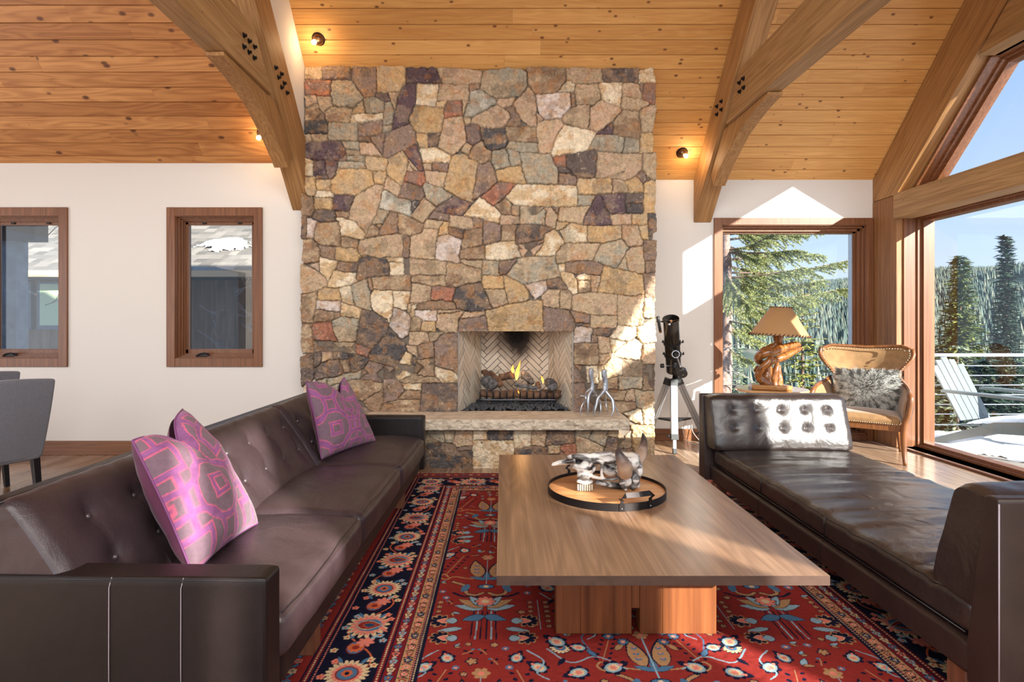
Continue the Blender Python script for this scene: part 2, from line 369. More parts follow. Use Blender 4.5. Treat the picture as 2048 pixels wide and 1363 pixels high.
# stones of the chimney breast: frame = origin and scale, then colour letter and outline
STONES = '''
@580 120 5.925
t 190 105 380 95 395 248 190 248
m 395 110 500 88 720 100 735 250 395 250
m 755 88 1025 100 1035 400 1000 440 890 460 735 240
y 1040 100 1375 100 1375 320 1310 395 1040 395
r 190 255 500 255 485 438 190 430
g 510 250 735 250 880 460 780 575 520 565 490 400
o 190 430 320 430 325 525 200 575
o 330 445 490 450 505 550 400 632 365 590
b 190 585 325 530 385 635 290 735 190 735
m 290 735 385 635 410 650 405 720
b 415 630 500 565 680 560 760 600 705 750 450 740
y 760 590 870 490 895 645 730 650
g 875 490 1010 445 1125 510 1115 635 900 645
p 1020 410 1165 400 1200 500 1130 512 1015 435
t 1175 400 1305 395 1245 615 1200 505
c 715 750 735 650 1110 645 1105 715 830 750
g 1130 512 1200 510 1245 620 1215 780 1105 780
g 1105 785 1210 785 1200 850 1100 870
p 1325 325 1480 285 1495 285 1490 530 1420 640 1400 765 1215 830 1250 620
k 190 740 430 735 460 885 190 885
g 470 755 810 760 810 970 460 965
m 815 765 1095 715 1095 870 950 912 815 910
o 172 890 262 890 262 978 172 978
b 265 890 455 885 455 965 410 982 265 978
p 172 985 610 965 670 1115 575 1200 290 1195 172 1155
g 620 972 822 975 825 1080 660 1060
t 660 1060 830 1080 840 1135 680 1135
m 815 918 950 915 965 985 830 988
o 835 990 965 985 1095 1150 840 1135
m 950 915 1135 875 1095 1125
m 1135 870 1415 775 1480 850 1500 1000 1350 1080 1160 1165 1100 1150
m 575 1200 672 1120 675 1198
g 680 1140 890 1145 885 1205 700 1205
@800 120 5.925
p 75 110 435 110 495 285 75 285
o 435 110 690 105 975 150 950 280 650 305 500 280
g 985 145 1250 115 1422 130 1503 180 1510 310 1420 430 1290 450 1140 470 950 360
c 200 280 455 290 430 565 190 540
t 460 300 815 300 820 490 445 495
m 820 295 945 290 945 350 825 390
a 840 395 945 360 1140 480 1130 540 850 685 750 685 820 500
o 1150 465 1365 455 1335 540 1245 575 1145 530
c 435 500 570 495 525 570 435 570
r 570 505 735 500 740 665 530 700 525 580
t 740 500 805 495 745 660
y 180 540 515 580 520 740 500 845 330 885 200 870 115 720
o 855 690 1140 540 1310 630 1310 690 1240 800 1080 825 850 760
t 750 690 840 690 845 760 780 795
o 515 705 745 675 790 970 630 1145 450 1040 490 850
p 780 795 870 765 945 790 965 965 860 1030 795 985
y 190 870 330 885 340 1045 235 1050
d 330 880 480 850 450 1035 345 1040
k 950 800 1060 830 1240 820 1280 980 1240 1045 1085 1085 1010 1040 965 900
m 1250 580 1340 560 1422 690 1422 785 1260 790 1315 690
b 1245 800 1600 800 1625 990 1420 975 1285 960
g 1290 965 1620 1000 1640 1110 1430 1095 1255 1040
c 240 1050 440 1040 610 1150 590 1230 290 1225
t 795 985 860 1035 815 1135 735 1080
b 860 1030 970 970 1010 1050 1090 1085 1080 1190 990 1240 890 1190 815 1170
g 1100 1085 1255 1055 1310 1265 1140 1310 1080 1190
g 1265 1055 1410 1095 1440 1250 1315 1270
p 45 1080 190 1005 290 1330 235 1325
o 105 1195 220 1320 110 1320
m 385 1215 580 1235 565 1335 385 1310
o 290 1230 390 1235 380 1310 290 1310
@1020 120 5.927
b 200 120 380 105 655 120 660 250 555 395 300 430 210 300
t 665 110 860 100 1080 120 1095 265 950 300 770 290 665 245
d 1090 120 1510 118 1515 285 1330 265 1100 265
c 1525 150 1690 105 1715 265 1525 280
c 565 390 670 255 775 290 750 395
t 780 295 1035 290 1075 480 970 545 780 540 760 400
c 1040 290 1330 270 1305 550 1080 485
t 1330 290 1520 285 1555 465 1325 445
m 1525 285 1580 290 1555 400
r 1585 290 1710 290 1710 540 1560 470
o 1320 450 1560 470 1650 540 1510 615 1310 590
o 40 530 240 320 295 430 320 795 230 795 80 650
w 300 430 560 400 715 400 720 590 600 690 395 715 350 640
d 710 400 760 400 785 545 720 580
o 310 635 395 715 325 745
t 610 690 720 590 830 540 945 550 920 820 635 770
o 930 820 950 590 1080 490 1330 590 1210 740 1020 855
b 1335 595 1510 615 1555 800 1535 945 1225 895 1215 740
t 1520 620 1650 545 1720 560 1680 860 1560 865
p 1025 890 1210 740 1220 890
o 325 750 600 700 635 770 480 1115 340 1115 320 850
c 640 775 1015 860 920 1070 500 1155 480 1100 525 910
g 1025 890 1230 895 1355 930 1320 1120 1030 1085 930 1065
g 1355 935 1530 950 1525 1100 1325 1120
y 1540 870 1680 865 1690 1110 1525 1110
r 500 1155 660 1130 655 1265 540 1270
d 670 1125 985 1075 1025 1095 1005 1420 800 1430 700 1340 660 1270
o 1030 1090 1570 1120 1560 1300 1420 1440 1200 1420 1010 1420
t 1575 1110 1725 1110 1715 1430 1640 1400 1570 1310
g 110 1105 475 1120 570 1330 550 1480 190 1480
@590 310 5.925
c 120 45 225 75 220 260 120 260
p 225 80 365 80 380 235 225 245
p 370 75 510 75 505 260 440 300 390 250
d 260 245 395 240 405 290 265 290
y 120 265 250 260 265 480 170 490 120 380
y 265 295 430 300 430 420 265 415
c 260 440 420 430 470 465 465 510 255 505
y 245 510 460 515 445 655 250 645
g 515 88 830 88 840 165 515 160
y 515 165 830 175 920 200 945 350 710 480 440 460 425 400 440 300
y 840 22 1100 40 1110 100 1060 195 900 190 840 130
y 935 205 1080 200 1080 270 1045 358 955 345
y 1110 45 1225 -30 1290 -55 1345 70 1330 190 1260 370 1090 235
o 1100 250 1260 375 1225 495 1055 400
o 1345 80 1420 160 1400 210 1330 200
r 1330 200 1550 200 1560 330 1480 390 1300 310
m 1300 320 1480 360 1530 440 1540 500 1490 550 1235 505
p 470 475 710 490 650 670 465 665
b 90 470 215 510 245 670 200 730 90 710
t 720 490 960 360 1050 375 1000 620 920 800 850 940 720 790 640 770 650 660
a 1060 415 1220 510 1370 550 1380 725 1000 630
d 200 735 270 655 480 660 485 790 290 795
b 490 670 650 675 635 770 500 735
c 490 745 600 745 720 790 845 935 820 1000 560 965 540 830
d 95 740 150 740 155 990 95 990
w 160 755 280 800 240 870 235 980 145 985
b 285 805 520 800 545 860 550 1085 290 1060 240 990 245 880
g 1000 645 1120 680 1040 820 925 825
b 880 850 920 830 1010 880 990 950 860 990 835 980
y 975 825 1030 825 1000 890
m 1130 680 1220 700 1225 930 990 950
b 1220 700 1290 705 1535 820 1510 930 1340 960 1230 925
b 555 970 745 1010 745 1100 555 1095
t 790 1010 1130 950 1280 935 1280 1210 800 1205 750 1130
m 1285 965 1370 970 1350 1215 1285 1210
b 120 1010 200 995 305 1110 300 1260 120 1285 95 1230
m 280 1070 490 1095 475 1240 310 1205 300 1110
y 500 1095 740 1105 785 1205 755 1270 520 1255 475 1200
c 305 1215 525 1260 440 1480 400 1520 300 1400
d 530 1260 750 1285 740 1400 640 1390 480 1370
k 765 1215 870 1195 1110 1265 1130 1420 860 1450 760 1500 735 1460
c 1090 1215 1275 1215 1275 1270 1120 1270
c 1125 1275 1280 1280 1290 1420 1130 1430
w 190 1310 300 1275 300 1370
o 90 1290 400 1450 380 1560 110 1660 75 1540
@820 310 5.925
t 175 190 440 210 400 395 310 380 165 300
y 500 20 690 0 690 60 810 90 740 560 580 520 400 400 450 210
m 820 120 880 120 945 80 1040 310 930 430 740 540 790 260
y 1030 190 1180 150 1310 135 1390 340 1260 350 1030 315
g 155 320 300 370 400 395 510 480 410 560 320 610 185 510
p 520 485 720 575 620 725 310 665 330 610
r 840 500 1070 325 1265 355 1130 510 985 605
c 640 720 830 510 990 605 1075 700 1050 810 880 770
b 1005 600 1130 520 1200 600 1195 710 1080 700
t 1205 605 1300 605 1300 725 1205 710
g 1305 610 1645 640 1615 845 1305 820
t 170 515 305 630 155 805 20 735 100 620
k 20 545 130 555 20 690
m 220 760 295 675 465 710 450 790
t 165 860 200 765 400 775 340 880
y 345 950 360 870 400 795 460 795 460 940
o 470 715 740 745 755 870 650 880 465 850
m 740 745 875 770 860 860 765 865
d 465 860 655 890 620 1000 465 940
b 625 1110 640 910 855 870 860 1060
m 870 800 900 780 1080 840 1075 1020 870 1060
o 1060 820 1080 710 1280 735 1300 820
b 1090 840 1250 835 1245 1015 1085 1015
t 20 970 130 940 160 870 335 885 290 1240 15 1220
w 320 970 460 945 615 1010 580 1150 585 1285 420 1260 300 1240
b 610 1120 890 1070 885 1245 590 1235 600 1150
c 895 1075 1080 1030 1250 1015 1310 1210 1110 1255 890 1240
o 1290 1070 1500 1035 1590 1060 1480 1200 1320 1210
@1050 320 5.925
c 0 290 200 290 610 315 615 555 380 560 150 550 -110 530 -250 440 -110 290
d 400 90 490 85 600 175 390 155
m 395 160 620 185 600 305 395 295
y 620 190 740 215 880 200 1025 215 1025 400 860 410 780 420 640 410 605 300
t 1035 210 1165 255 1215 330 1215 395 1035 400
y 1175 260 1300 190 1390 290 1390 390 1220 395
m 1310 180 1385 120 1410 200 1435 230 1410 285
p 1430 210 1500 230 1440 260
y 1410 290 1500 230 1535 240 1525 625 1410 615
g 625 425 830 420 780 545 625 555
p 870 410 960 560 1035 780 690 775 715 660 780 550 800 480
p 905 415 1180 410 1175 635 990 640 950 540
d 1185 405 1400 400 1395 515 1185 515
k 1185 520 1395 520 1410 605 1380 635 1210 635
o 1000 650 1255 645 1265 770 1040 775
y 1265 650 1450 640 1440 770 1265 765
k 1455 640 1535 640 1555 840 1460 900
g 0 565 220 565 190 755 0 750
o 225 570 300 570 385 650 345 815 270 790 200 765
k 305 560 405 565 390 640
t 410 570 780 545 700 660 680 755 560 740 385 725
y 380 735 520 745 420 830 360 830
c 420 840 560 750 730 780 725 985 480 980
y 740 785 1130 785 1140 935 880 985 740 980
o 1145 775 1320 775 1385 960 1380 1000 1260 1030 1210 1020 1150 930
y 1345 775 1450 775 1450 945 1385 945
d -115 850 -40 770 90 755 270 790 330 820 250 930 100 970 0 990 -115 995
c 150 850 350 825 465 990 380 1060 350 1135 110 1140 230 960
m 0 995 220 960 95 1140 0 1150 -70 1040
t 360 1130 440 1020 480 990 885 990 800 1185 640 1190 480 1215 360 1240
g 815 1185 885 1010 1140 940 1215 1040 1175 1130 1080 1275 930 1240
t 1190 1090 1275 1040 1385 1020 1415 1320 1380 1340 1215 1300
g 1090 1275 1180 1140 1205 1300
m 1400 960 1550 960 1540 1180 1410 1200
d 1420 1200 1535 1200 1530 1330 1440 1345 1420 1300
m 480 1225 560 1200 740 1200 920 1240 890 1370 720 1350 540 1335 470 1310
c 390 1245 475 1235 465 1320 410 1325
g -230 1230 0 1150 290 1150 360 1145 420 1390 250 1420 40 1465 -170 1475 -220 1380
c 410 1330 550 1345 615 1440 620 1600 560 1600 480 1480 425 1400
c 610 1390 660 1345 775 1365 775 1425 640 1425
b 615 1435 770 1430 770 1565 625 1590
o 780 1370 890 1370 850 1575 780 1570
y 930 1260 1200 1320 1385 1370 1410 1580 1250 1610 855 1570
@590 520 5.925
b 90 410 270 375 250 560 215 745 95 740 90 600
c 415 215 450 115 640 150 730 150 735 250 660 295 500 335 400 325
g 670 300 860 220 900 420 905 600 715 540
b 865 220 910 220 940 350 890 355
b 915 215 1170 185 1380 185 1380 360 1160 360 940 345
y 280 350 380 330 530 340 545 480 290 465
c 535 335 670 305 715 550 560 490
w 270 480 550 490 545 605 400 600 260 575
c 555 495 790 575 780 690 560 660
b 245 585 465 615 465 710 235 740
b 475 620 540 620 545 660 480 700
c 945 355 1160 360 1170 560 1125 740 950 600 900 480
c 1165 370 1365 375 1330 590 1180 555
r 215 755 435 730 460 850 510 955 235 945
g 445 720 545 670 775 700 730 970 520 965 460 830
d 800 585 900 600 1110 710 1095 850 915 1040 740 980 740 830
w 1180 565 1395 655 1345 880 1270 920 1130 780
t 1340 520 1415 510 1400 650 1330 590
b 95 750 210 755 225 1085 95 1100 80 1000
d 235 955 460 970 445 1075 240 1080
b 460 975 725 980 725 1100 455 1065
r 735 995 915 1050 875 1135 735 1100
k 1135 860 1320 1000 1325 1050 1240 1200 1190 1270 890 1180 880 1130 930 1040
d 80 1150 220 1110 240 1480 90 1490
d 235 1090 325 1080 320 1220 245 1270
t 330 1080 450 1085 465 1175 330 1205
k 455 1085 635 1095 635 1175 470 1180
d 245 1280 400 1180 530 1180 580 1320 540 1370 250 1430
b 545 1185 640 1175 665 1315 585 1320
k 655 1115 740 1110 890 1165 810 1290 670 1320
m 870 1200 1060 1245 1040 1460 790 1400 820 1300
m 1060 1255 1190 1270 1190 1400 1060 1400
c 1205 1235 1390 1245 1380 1380 1210 1420 1195 1350
c 1245 1225 1310 1085 1390 1130 1380 1240
k 1395 1130 1440 1150 1430 1245 1385 1240
@820 500 5.925
t 0 105 430 135 430 295 15 295
b 440 140 600 165 855 230 850 370 620 420 530 440 435 425
t 600 120 855 125 850 225 640 170
g 865 125 1055 140 1050 300 855 295
m 1060 130 1270 110 1275 280 1060 295
b 20 305 410 305 420 425 240 425 30 385
t 30 390 260 425 245 595 130 635 10 620
r 265 425 530 450 500 605 380 590 250 595
y 850 305 1090 305 1110 460 890 460 850 380
y 1100 305 1280 285 1395 500 1400 600 1165 630
t 885 465 1120 465 1165 630 975 690
k 590 430 690 400 840 390 980 690 700 730 560 690 510 560
b 90 640 250 595 400 595 530 640 540 700 90 710
w 60 720 325 715 320 840 150 830 60 780
c 0 640 70 640 45 775 0 860
t 325 715 600 715 520 750 340 750
t 320 760 640 725 570 810 565 970 410 975 310 900
b 40 785 100 790 145 840 130 960 0 960 0 870
y 140 845 300 850 300 960 130 955
t 640 735 890 730 885 780 610 810
m 600 820 895 780 930 960 570 960
y 895 730 1090 665 1400 605 1560 600 1580 960 930 965
t 0 965 220 975 230 1080 90 1125 0 1120
t 215 975 400 980 300 1080 230 1080
m 300 1085 410 985 560 990 565 1480 300 1360
m 100 1130 285 1090 285 1260 95 1300
b 95 1310 290 1265 300 1500 230 1530 90 1500
t -60 1130 90 1130 95 1290 0 1200
@1050 520 5.925
w 0 290 245 235 270 340 195 400 120 465 30 330
d 250 225 420 205 510 350 270 340
t 205 430 275 350 410 360 400 575 220 540
t 415 360 520 360 550 410 540 590 405 575
t 560 410 780 370 1085 400 1080 655 830 650 545 590
t 1095 405 1240 430 1410 420 1385 780 1250 790 1110 765 1090 680
m 215 560 520 600 595 740 575 835 225 840
m 525 605 765 660 760 745 600 740
d 595 750 765 755 760 790 595 785
t 770 660 1090 660 1070 790 970 805 770 795
w 585 800 640 785 795 800 775 975 580 975
d 815 810 1020 810 990 900 800 880
m 785 890 850 895 850 975 785 975
c 1105 775 1320 795 1320 880 1260 940 1180 955 1010 915
c 1325 795 1520 690 1540 960 1380 985 1330 900
c 1400 450 1525 445 1525 680 1390 670
m 1400 170 1525 140 1525 435 1420 435
t 855 900 1000 915 1020 1100 880 1105 860 980
c 1000 925 1180 955 1190 980 1060 1090 1020 1100
c 1190 975 1290 940 1380 990 1365 1190 1160 1160 1030 1140 1060 1090
b 585 980 850 980 870 1240 580 1240
t 880 1110 1010 1110 975 1180 920 1240 875 1235
o 1400 990 1525 985 1530 1225 1400 1225 1370 1170
m 580 1245 710 1245 730 1430 580 1460
c 720 1250 860 1250 870 1450 740 1440
c 870 1250 920 1250 940 1400 870 1450
c 940 1240 1010 1150 1140 1165 1155 1360 930 1400
o 1150 1170 1390 1200 1390 1380 1150 1360
b 1400 1235 1525 1235 1520 1540 1380 1540
@590 680 5.047
b 195 10 385 10 380 110 195 100
t 395 20 615 20 615 120 390 105
g 230 380 340 370 320 470 240 470
g 330 380 640 320 690 300 660 380 330 460
d 680 290 900 260 890 415 670 370
w 85 380 225 385 230 530 95 530
b 540 410 680 385 890 430 880 490 750 570 690 610 580 560
m 895 385 1030 390 1110 500 1030 595 895 625
d 900 265 1015 285 1015 385 900 380
y 1020 245 1180 255 1180 340 1040 390 1020 350
b 1060 400 1200 335 1390 340 1470 430 1085 430
c 1080 435 1280 435 1280 500 1120 495
b 1120 505 1270 505 1265 590 1040 595
b 700 610 890 500 890 600 860 715 760 715
b 880 640 1040 600 1265 600 1260 715 870 710
d 1285 435 1640 430 1640 720 1265 715
c 1390 275 1635 280 1635 425 1500 430 1400 330
b 1220 240 1400 170 1410 240 1390 335 1215 325
g 240 480 440 445 400 560 260 560
@1130 640 4.545
m 85 400 180 410 200 550 90 560
m 75 565 165 560 200 700 280 830 75 825
b 300 570 470 510 475 620 300 620
g 485 505 700 515 705 610 485 625
b 345 630 550 635 520 730 320 715
t 560 630 620 625 630 735 530 735
g 635 630 800 640 805 750 710 800 640 790
b 320 725 630 740 650 795 510 835 320 830
r 705 405 805 400 805 630 710 615
o 520 350 700 370 700 510 525 495
c 530 840 680 800 700 945 590 900 560 860
c 700 810 800 805 800 945 715 940
y 600 950 805 955 800 1230 640 1230 595 1140
c 480 1000 585 1000 590 1140 480 1130
m 470 1145 610 1150 620 1230 480 1230
@0 0 1
b 604 790 650 788 655 826 606 828
t 652 790 700 795 700 830 656 826
g 606 832 640 830 645 880 604 880
b 645 832 700 834 698 872 648 876
m 700 800 745 822 745 870 702 868
t 604 884 660 880 665 930 604 930
g 664 880 745 875 745 930 668 930
t 1236 860 1262 860 1262 900 1236 900
'''
# stones of the low hearth wall
HEARTH = '''
@840 820 4.6545
g 60 190 210 190 240 300 60 305
g 215 190 325 190 310 300 245 300
t 330 190 490 190 490 330 350 340 315 300
k 60 310 310 305 350 385 490 375 490 540 60 540
m 355 340 485 325 485 370 360 380
c 490 280 870 280 875 410 865 540 495 540
c 495 190 630 190 620 270 495 270
k 635 190 865 190 865 275 630 270
c 865 190 1035 190 1020 330 880 360
t 1045 190 1180 190 1150 330 1040 320
k 880 360 1060 330 1180 350 1185 540 880 540
d 1185 190 1440 190 1440 290 1320 315 1170 320
t 1190 325 1300 320 1310 390 1190 400
r 1305 320 1450 310 1465 540 1310 540
t 1445 230 1600 290 1700 340 1680 540 1470 540
g 1440 190 1600 190 1560 260 1450 230
g 1605 190 1745 190 1710 330 1570 260
t 1750 190 1840 190 1835 250 1745 240
d 1750 245 1830 260 1825 540 1690 540
g -200 190 60 190 60 310 -200 330
d -200 335 60 315 60 540 -200 540
t -420 190 -205 190 -205 400 -420 400
d -420 405 -205 405 -205 540 -420 540
'''
# ================================================================ room shell
YR = 6.216; YL = 5.54; YS = 5.39; KB = 1.0103
AC = CH+7.797; AL = CH+7.107                      # roof planes: z = A - KB*y
ZR = AC-KB*3.28                                     # ridge height
XS = -1.83
def zc(y): return AC-KB*y
def zl(y): return AL-KB*y
# floor boards
rnd = random.Random(3)
bm = B(); x = -7.0
while x < 4.32:
    w = .128; y = -6+rnd.random()*1.5
    ys = [-6.2]
    while y < 6.5: ys.append(y); y += 1.2+rnd.random()*1.6
    ys.append(6.5)
    for a, b in zip(ys, ys[1:]):
        box(bm, x+.0008, min(x+w, 4.34)-.0008, a+.0008, b-.0008, -.03, 0)
    x += w
struct('floor', bm, M_floor)
bm = B(); box(bm, -7, 4.34, -6.2, 6.5, -.08, -.031); so_ = struct('trim_1', bm, M_dark)
# sloped board ceilings: each board its own island
def slope_boards(bm, x0, x1, y0, z0, dy, dz, n, first=.10, w=.13, seed=1, lo=1.6, hi=4.2):
    # starts at (y0,z0), climbs along (dy,dz) unit vector; normal faces the room
    rd = random.Random(seed); s = 0
    nrm = Vector((0, dz, -dy)); 
    if nrm.z > 0: nrm = -nrm
    for i in range(n):
        s1 = s+(first if i == 0 else w)
        xs = [x0]; x = x0+rd.random()*hi
        while x < x1-.5: xs.append(x); x += lo+rd.random()*(hi-lo)
        xs.append(x1)
        for a, b in zip(xs, xs[1:]):
            c = .007; th = .02
            prof = [(s+.001, th), (s+.001, .008), (s+c*.55, .0), (s1-c*.55, 0), (s1-.001, .008), (s1-.001, th)]
            A = []; Bv = []
            for (ss, dn) in prof:
                p = Vector((0, y0+dy*ss, z0+dz*ss))-nrm*dn
                A.append(bm.verts.new((a+.0005, p.y, p.z))); Bv.append(bm.verts.new((b-.0005, p.y, p.z)))
            fs = [bm.faces.new(A), bm.faces.new(Bv[::-1])]
            for k in range(len(A)): fs.append(bm.faces.new((A[k], Bv[k], Bv[(k+1) % len(A)], A[(k+1) % len(A)])))
            bmesh.ops.recalc_face_normals(bm, faces=fs)
        s = s1
    return s
UL = math.hypot(1, KB); DY = -1/UL; DZ = KB/UL
bm = B()
n_c = int((YR-3.28)*UL/.13)+1
slope_boards(bm, XS, 4.0, YR, zc(YR), DY, DZ, n_c, first=(YR-6.128)*UL, seed=11)
slope_boards(bm, XS, 4.0, 1.80, ZR-(3.28-1.80)*KB, -DY, DZ, 16, seed=12)
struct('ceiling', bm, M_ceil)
YRL = 3.28-.676
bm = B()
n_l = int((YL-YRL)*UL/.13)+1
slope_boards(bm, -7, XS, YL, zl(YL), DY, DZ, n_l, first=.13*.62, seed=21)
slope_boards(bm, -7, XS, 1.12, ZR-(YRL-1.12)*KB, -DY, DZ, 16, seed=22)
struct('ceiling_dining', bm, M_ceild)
bm = B(); box(bm, -7, 4.34, -6.2, 1.86, 4.25, 4.29); 
struct('ceiling_rear', bm, M_wall)
# roof deck over the boards keeps the daylight out
bm = B()
prism(bm, [(6.46, zc(6.46)+.03), (3.28, ZR+.03), (1.2, ZR-2.1+.03), (1.2, ZR-2.1+.2), (3.28, ZR+.3), (6.46, zc(6.46)+.3)], XS, 4.6)
prism(bm, [(5.80, zl(5.80)+.03), (YRL, ZR+.03), (.5, ZR-2.13+.03), (.5, ZR-2.13+.2), (YRL, ZR+.3), (5.80, zl(5.80)+.3)], -7.2, XS-.06)
box(bm, -7.2, 4.6, -6.3, 1.3, 4.30, 4.36)
struct('roof_deck', bm, M_dark)
# white wedge wall where the two ceilings step
bm = B()
prism(bm, [(YR+.2, zc(YR+.2)+.05), (3.28, ZR+.05), (3.0, ZR+.05), (YRL, ZR-.02), (YL+.05, zl(YL+.05)-.02), (YL+.05, 2.2), (YR+.2, 2.2)], XS-.03, XS)
struct('wall_step', bm, M_wall)
bm = B(); prism(bm, [(YL, zl(YL)+.0), (YRL, ZR), (YRL, ZR-.03), (YL, zl(YL)-.03)], XS-.002, XS+.006)
struct('trim_2', bm, plain('cream_caulk', (225, 215, 200), .6))
# walls
def wall_with_hole(bm, x0, x1, z0, z1, holes, y0, y1):
    xs = sorted({x0, x1, *[h[0] for h in holes], *[h[1] for h in holes]})
    for a, b in zip(xs, xs[1:]):
        zs = [(z0, z1)]
        for h in holes:
            if h[0] <= a+1e-6 and h[1] >= b-1e-6:
                zs = [q for s in zs for q in ((s[0], min(s[1], h[2])), (max(s[0], h[3]), s[1])) if q[1]-q[0] > 1e-5]
        for c, d in zs: box(bm, a, b, y0, y1, c, d)
k = YL/F
W1 = ((-54-CX)*k, (137-CX)*k, CH+(CY-733)*k, CH+(CY-415)*k)
W2 = ((335-CX)*k, (526-CX)*k, CH+(CY-733)*k, CH+(CY-415)*k)
inset = .07
bm = B()
wall_with_hole(bm, -7, -1.80, 0, 2.80, [(w[0]+inset, w[1]-inset, w[2]+inset, w[3]-inset) for w in (W1, W2)], YL, YL+.24)
struct('wall_left', bm, M_wall)
bm = B(); k2 = YR/F
W3 = ((1427-CX)*k2, 3.955, .03, CH+(CY-436)*k2)
wall_with_hole(bm, 1.30, 4.2, 0, 2.80, [(W3[0]+.07, W3[1]-.03, W3[2]+.04, W3[3]-.07)], YR, YR+.24)
struct('wall_back', bm, M_wall)
# baseboards
bm = B(); box(bm, -7, -1.86, YL-.018, YL, 0, .135); struct('baseboard_left', bm, M_trimx, bevel=.003)
bm = B(); box(bm, 1.42, W3[0], YR-.018, YR, 0, .125); struct('baseboard_back', bm, M_trimx, bevel=.003)
# walls out of view
bm = B()
wall_with_hole(bm, -6.2, 6.3, 0, 4.28, [(-4.5, -1.5, .5, 2.6), (-.8, 3.6, .2, 2.6)], -7.2, -7.0)
for v in bm.verts: v.co = Vector((v.co.y, v.co.x, v.co.z))
bmesh.ops.reverse_faces(bm, faces=bm.faces)
struct('wall_dining', bm, M_wall)

# ---------------- casement windows of the left wall
def casing(bm, w, y, t=.082, d=.022):
    x0, x1, z0, z1 = w
    box(bm, x0, x0+t, y-d, y, z0, z1); box(bm, x1-t, x1, y-d, y, z0, z1)
    box(bm, x0+t, x1-t, y-d+.002, y, z1-t, z1); box(bm, x0+t, x1-t, y-d+.002, y, z0, z0+t)
def casement(name, w, y):
    t = bpy.data.objects.new(name, None); link(t); t.location = ((w[0]+w[1])/2, y, w[2]); t['kind'] = 'structure'
    bm = B(); casing(bm, w, y); obj('casing', bm, M_trimz, t, bevel=.003)
    x0, x1, z0, z1 = w[0]+.082, w[1]-.082, w[2]+.082, w[3]-.082
    bm = B()
    def ringf(a, ya, yb, wd):
        box(bm, x0+a-.012, x0+a+wd, ya, yb, z0+a-.012, z1-a+.012); box(bm, x1-a-wd, x1-a+.012, ya, yb, z0+a-.012, z1-a+.012)
        box(bm, x0+a+wd, x1-a-wd, ya, yb, z1-a-wd, z1-a+.012); box(bm, x0+a+wd, x1-a-wd, ya, yb, z0+a-.012, z0+a+wd)
    ringf(0, y-.008, y+.09, .006); ringf(.006, y+.03, y+.10, .012); ringf(.018, y+.06, y+.12, .014); ringf(.032, y+.085, y+.13, .01)
    obj('jamb', bm, M_trimz, t, bevel=.0015)
    bm = B()
    x0 += .03; x1 -= .03; z0 += .03; z1 -= .03
    box(bm, x0, x0+.035, y+.10, y+.15, z0, z1); box(bm, x1-.035, x1, y+.10, y+.15, z0, z1)
    box(bm, x0, x1, y+.10, y+.15, z1-.035, z1); box(bm, x0, x1, y+.10, y+.15, z0, z0+.05)
    obj('sash', bm, M_trimz, t, bevel=.003)
    bm = B(); 
    for a, b_ in ((x0+.033, x0+.04), (x1-.04, x1-.033)): box(bm, a, b_, y+.105, y+.115, z0+.05, z1-.03)
    box(bm, x0+.03, x1-.03, y+.105, y+.115, z1-.04, z1-.033); box(bm, x0+.03, x1-.03, y+.105, y+.115, z0+.046, z0+.053)
    obj('screen_frame', bm, plain('screen_frame', (150, 125, 112), .5), t)
    for q in (.28, .78):
        bm = B(); xx = x0+(x1-x0)*q; box(bm, xx-.018, xx+.018, y+.085, y+.105, z1-.03, z1-.012); obj('latch', bm, M_dark, t, bevel=.002)
    bm = B(); box(bm, x0+.03, x1-.03, y+.125, y+.129, z0+.045, z1-.03); obj('pane', bm, M_glass, t)
    # crank handle
    bm = B(); cxx = x0+(x1-x0)*.30; zz = z0-.005
    prism(bm, [(cxx-.075, zz-.02), (cxx+.06, zz-.02), (cxx+.058, zz), (cxx+.03, zz+.02), (cxx-.03, zz+.022), (cxx-.068, zz)], y+.03, y+.095, 'y')
    c = obj('crank_housing', bm, M_dark, t, bevel=.006, seg=3)
    bm = B(); tube(bm, catmull([(cxx-.05, y+.025, zz+.0), (cxx-.02, y+.02, zz+.015), (cxx+.03, y+.02, zz+.022), (cxx+.05, y+.02, zz+.012)], 4), [.007]*12+[.009], 8)
    obj('crank_handle', bm, M_dark, c)
    return t
casement('window_1', W1, YL); casement('window_2', W2, YL)

# ---------------- picture window in the back wall
t = bpy.data.objects.new('window_3', None); link(t); t.location = ((W3[0]+W3[1])/2, YR, 0); t['kind'] = 'structure'
x0, x1, z0, z1 = W3
bm = B(); box(bm, x0, x0+.088, YR-.022, YR, 0, z1); box(bm, x0+.088, x1, YR-.020, YR, z1-.075, z1); box(bm, x1-.05, x1+.01, YR-.022, YR, 0, z1); box(bm, x0+.088, x1-.05, YR-.02, YR, 0, .06)
obj('casing', bm, M_trimz, t, bevel=.003)
bm = B(); x0 += .082; x1 -= .045; z1 -= .07; z0 = .07
for a, ya, yb, wd in ((0, YR-.01, YR+.1, .012), (.012, YR+.03, YR+.13, .02), (.032, YR+.07, YR+.15, .03), (.062, YR+.1, YR+.17, .03)):
    box(bm, x1-a-wd, x1-a, ya, yb, z0-.02, z1); box(bm, x0, x0+min(a+wd, .03), ya, yb, z0-.02, z1)
    box(bm, x0, x1, ya, yb, z1-min(a+wd, .08), z1-min(a, .06)); box(bm, x0, x1, ya, yb, z0-.02, z0+a*.6+.01)
obj('frame', bm, M_trimz, t, bevel=.0015)
bm = B(); box(bm, x1-.1, x1-.094, YR+.10, YR+.17, z0, z1-.03); obj('spacer', bm, M_steel, t)
bm = B(); box(bm, x0, x1-.05, YR+.14, YR+.144, z0, z1-.04); obj('pane', bm, M_glass, t)

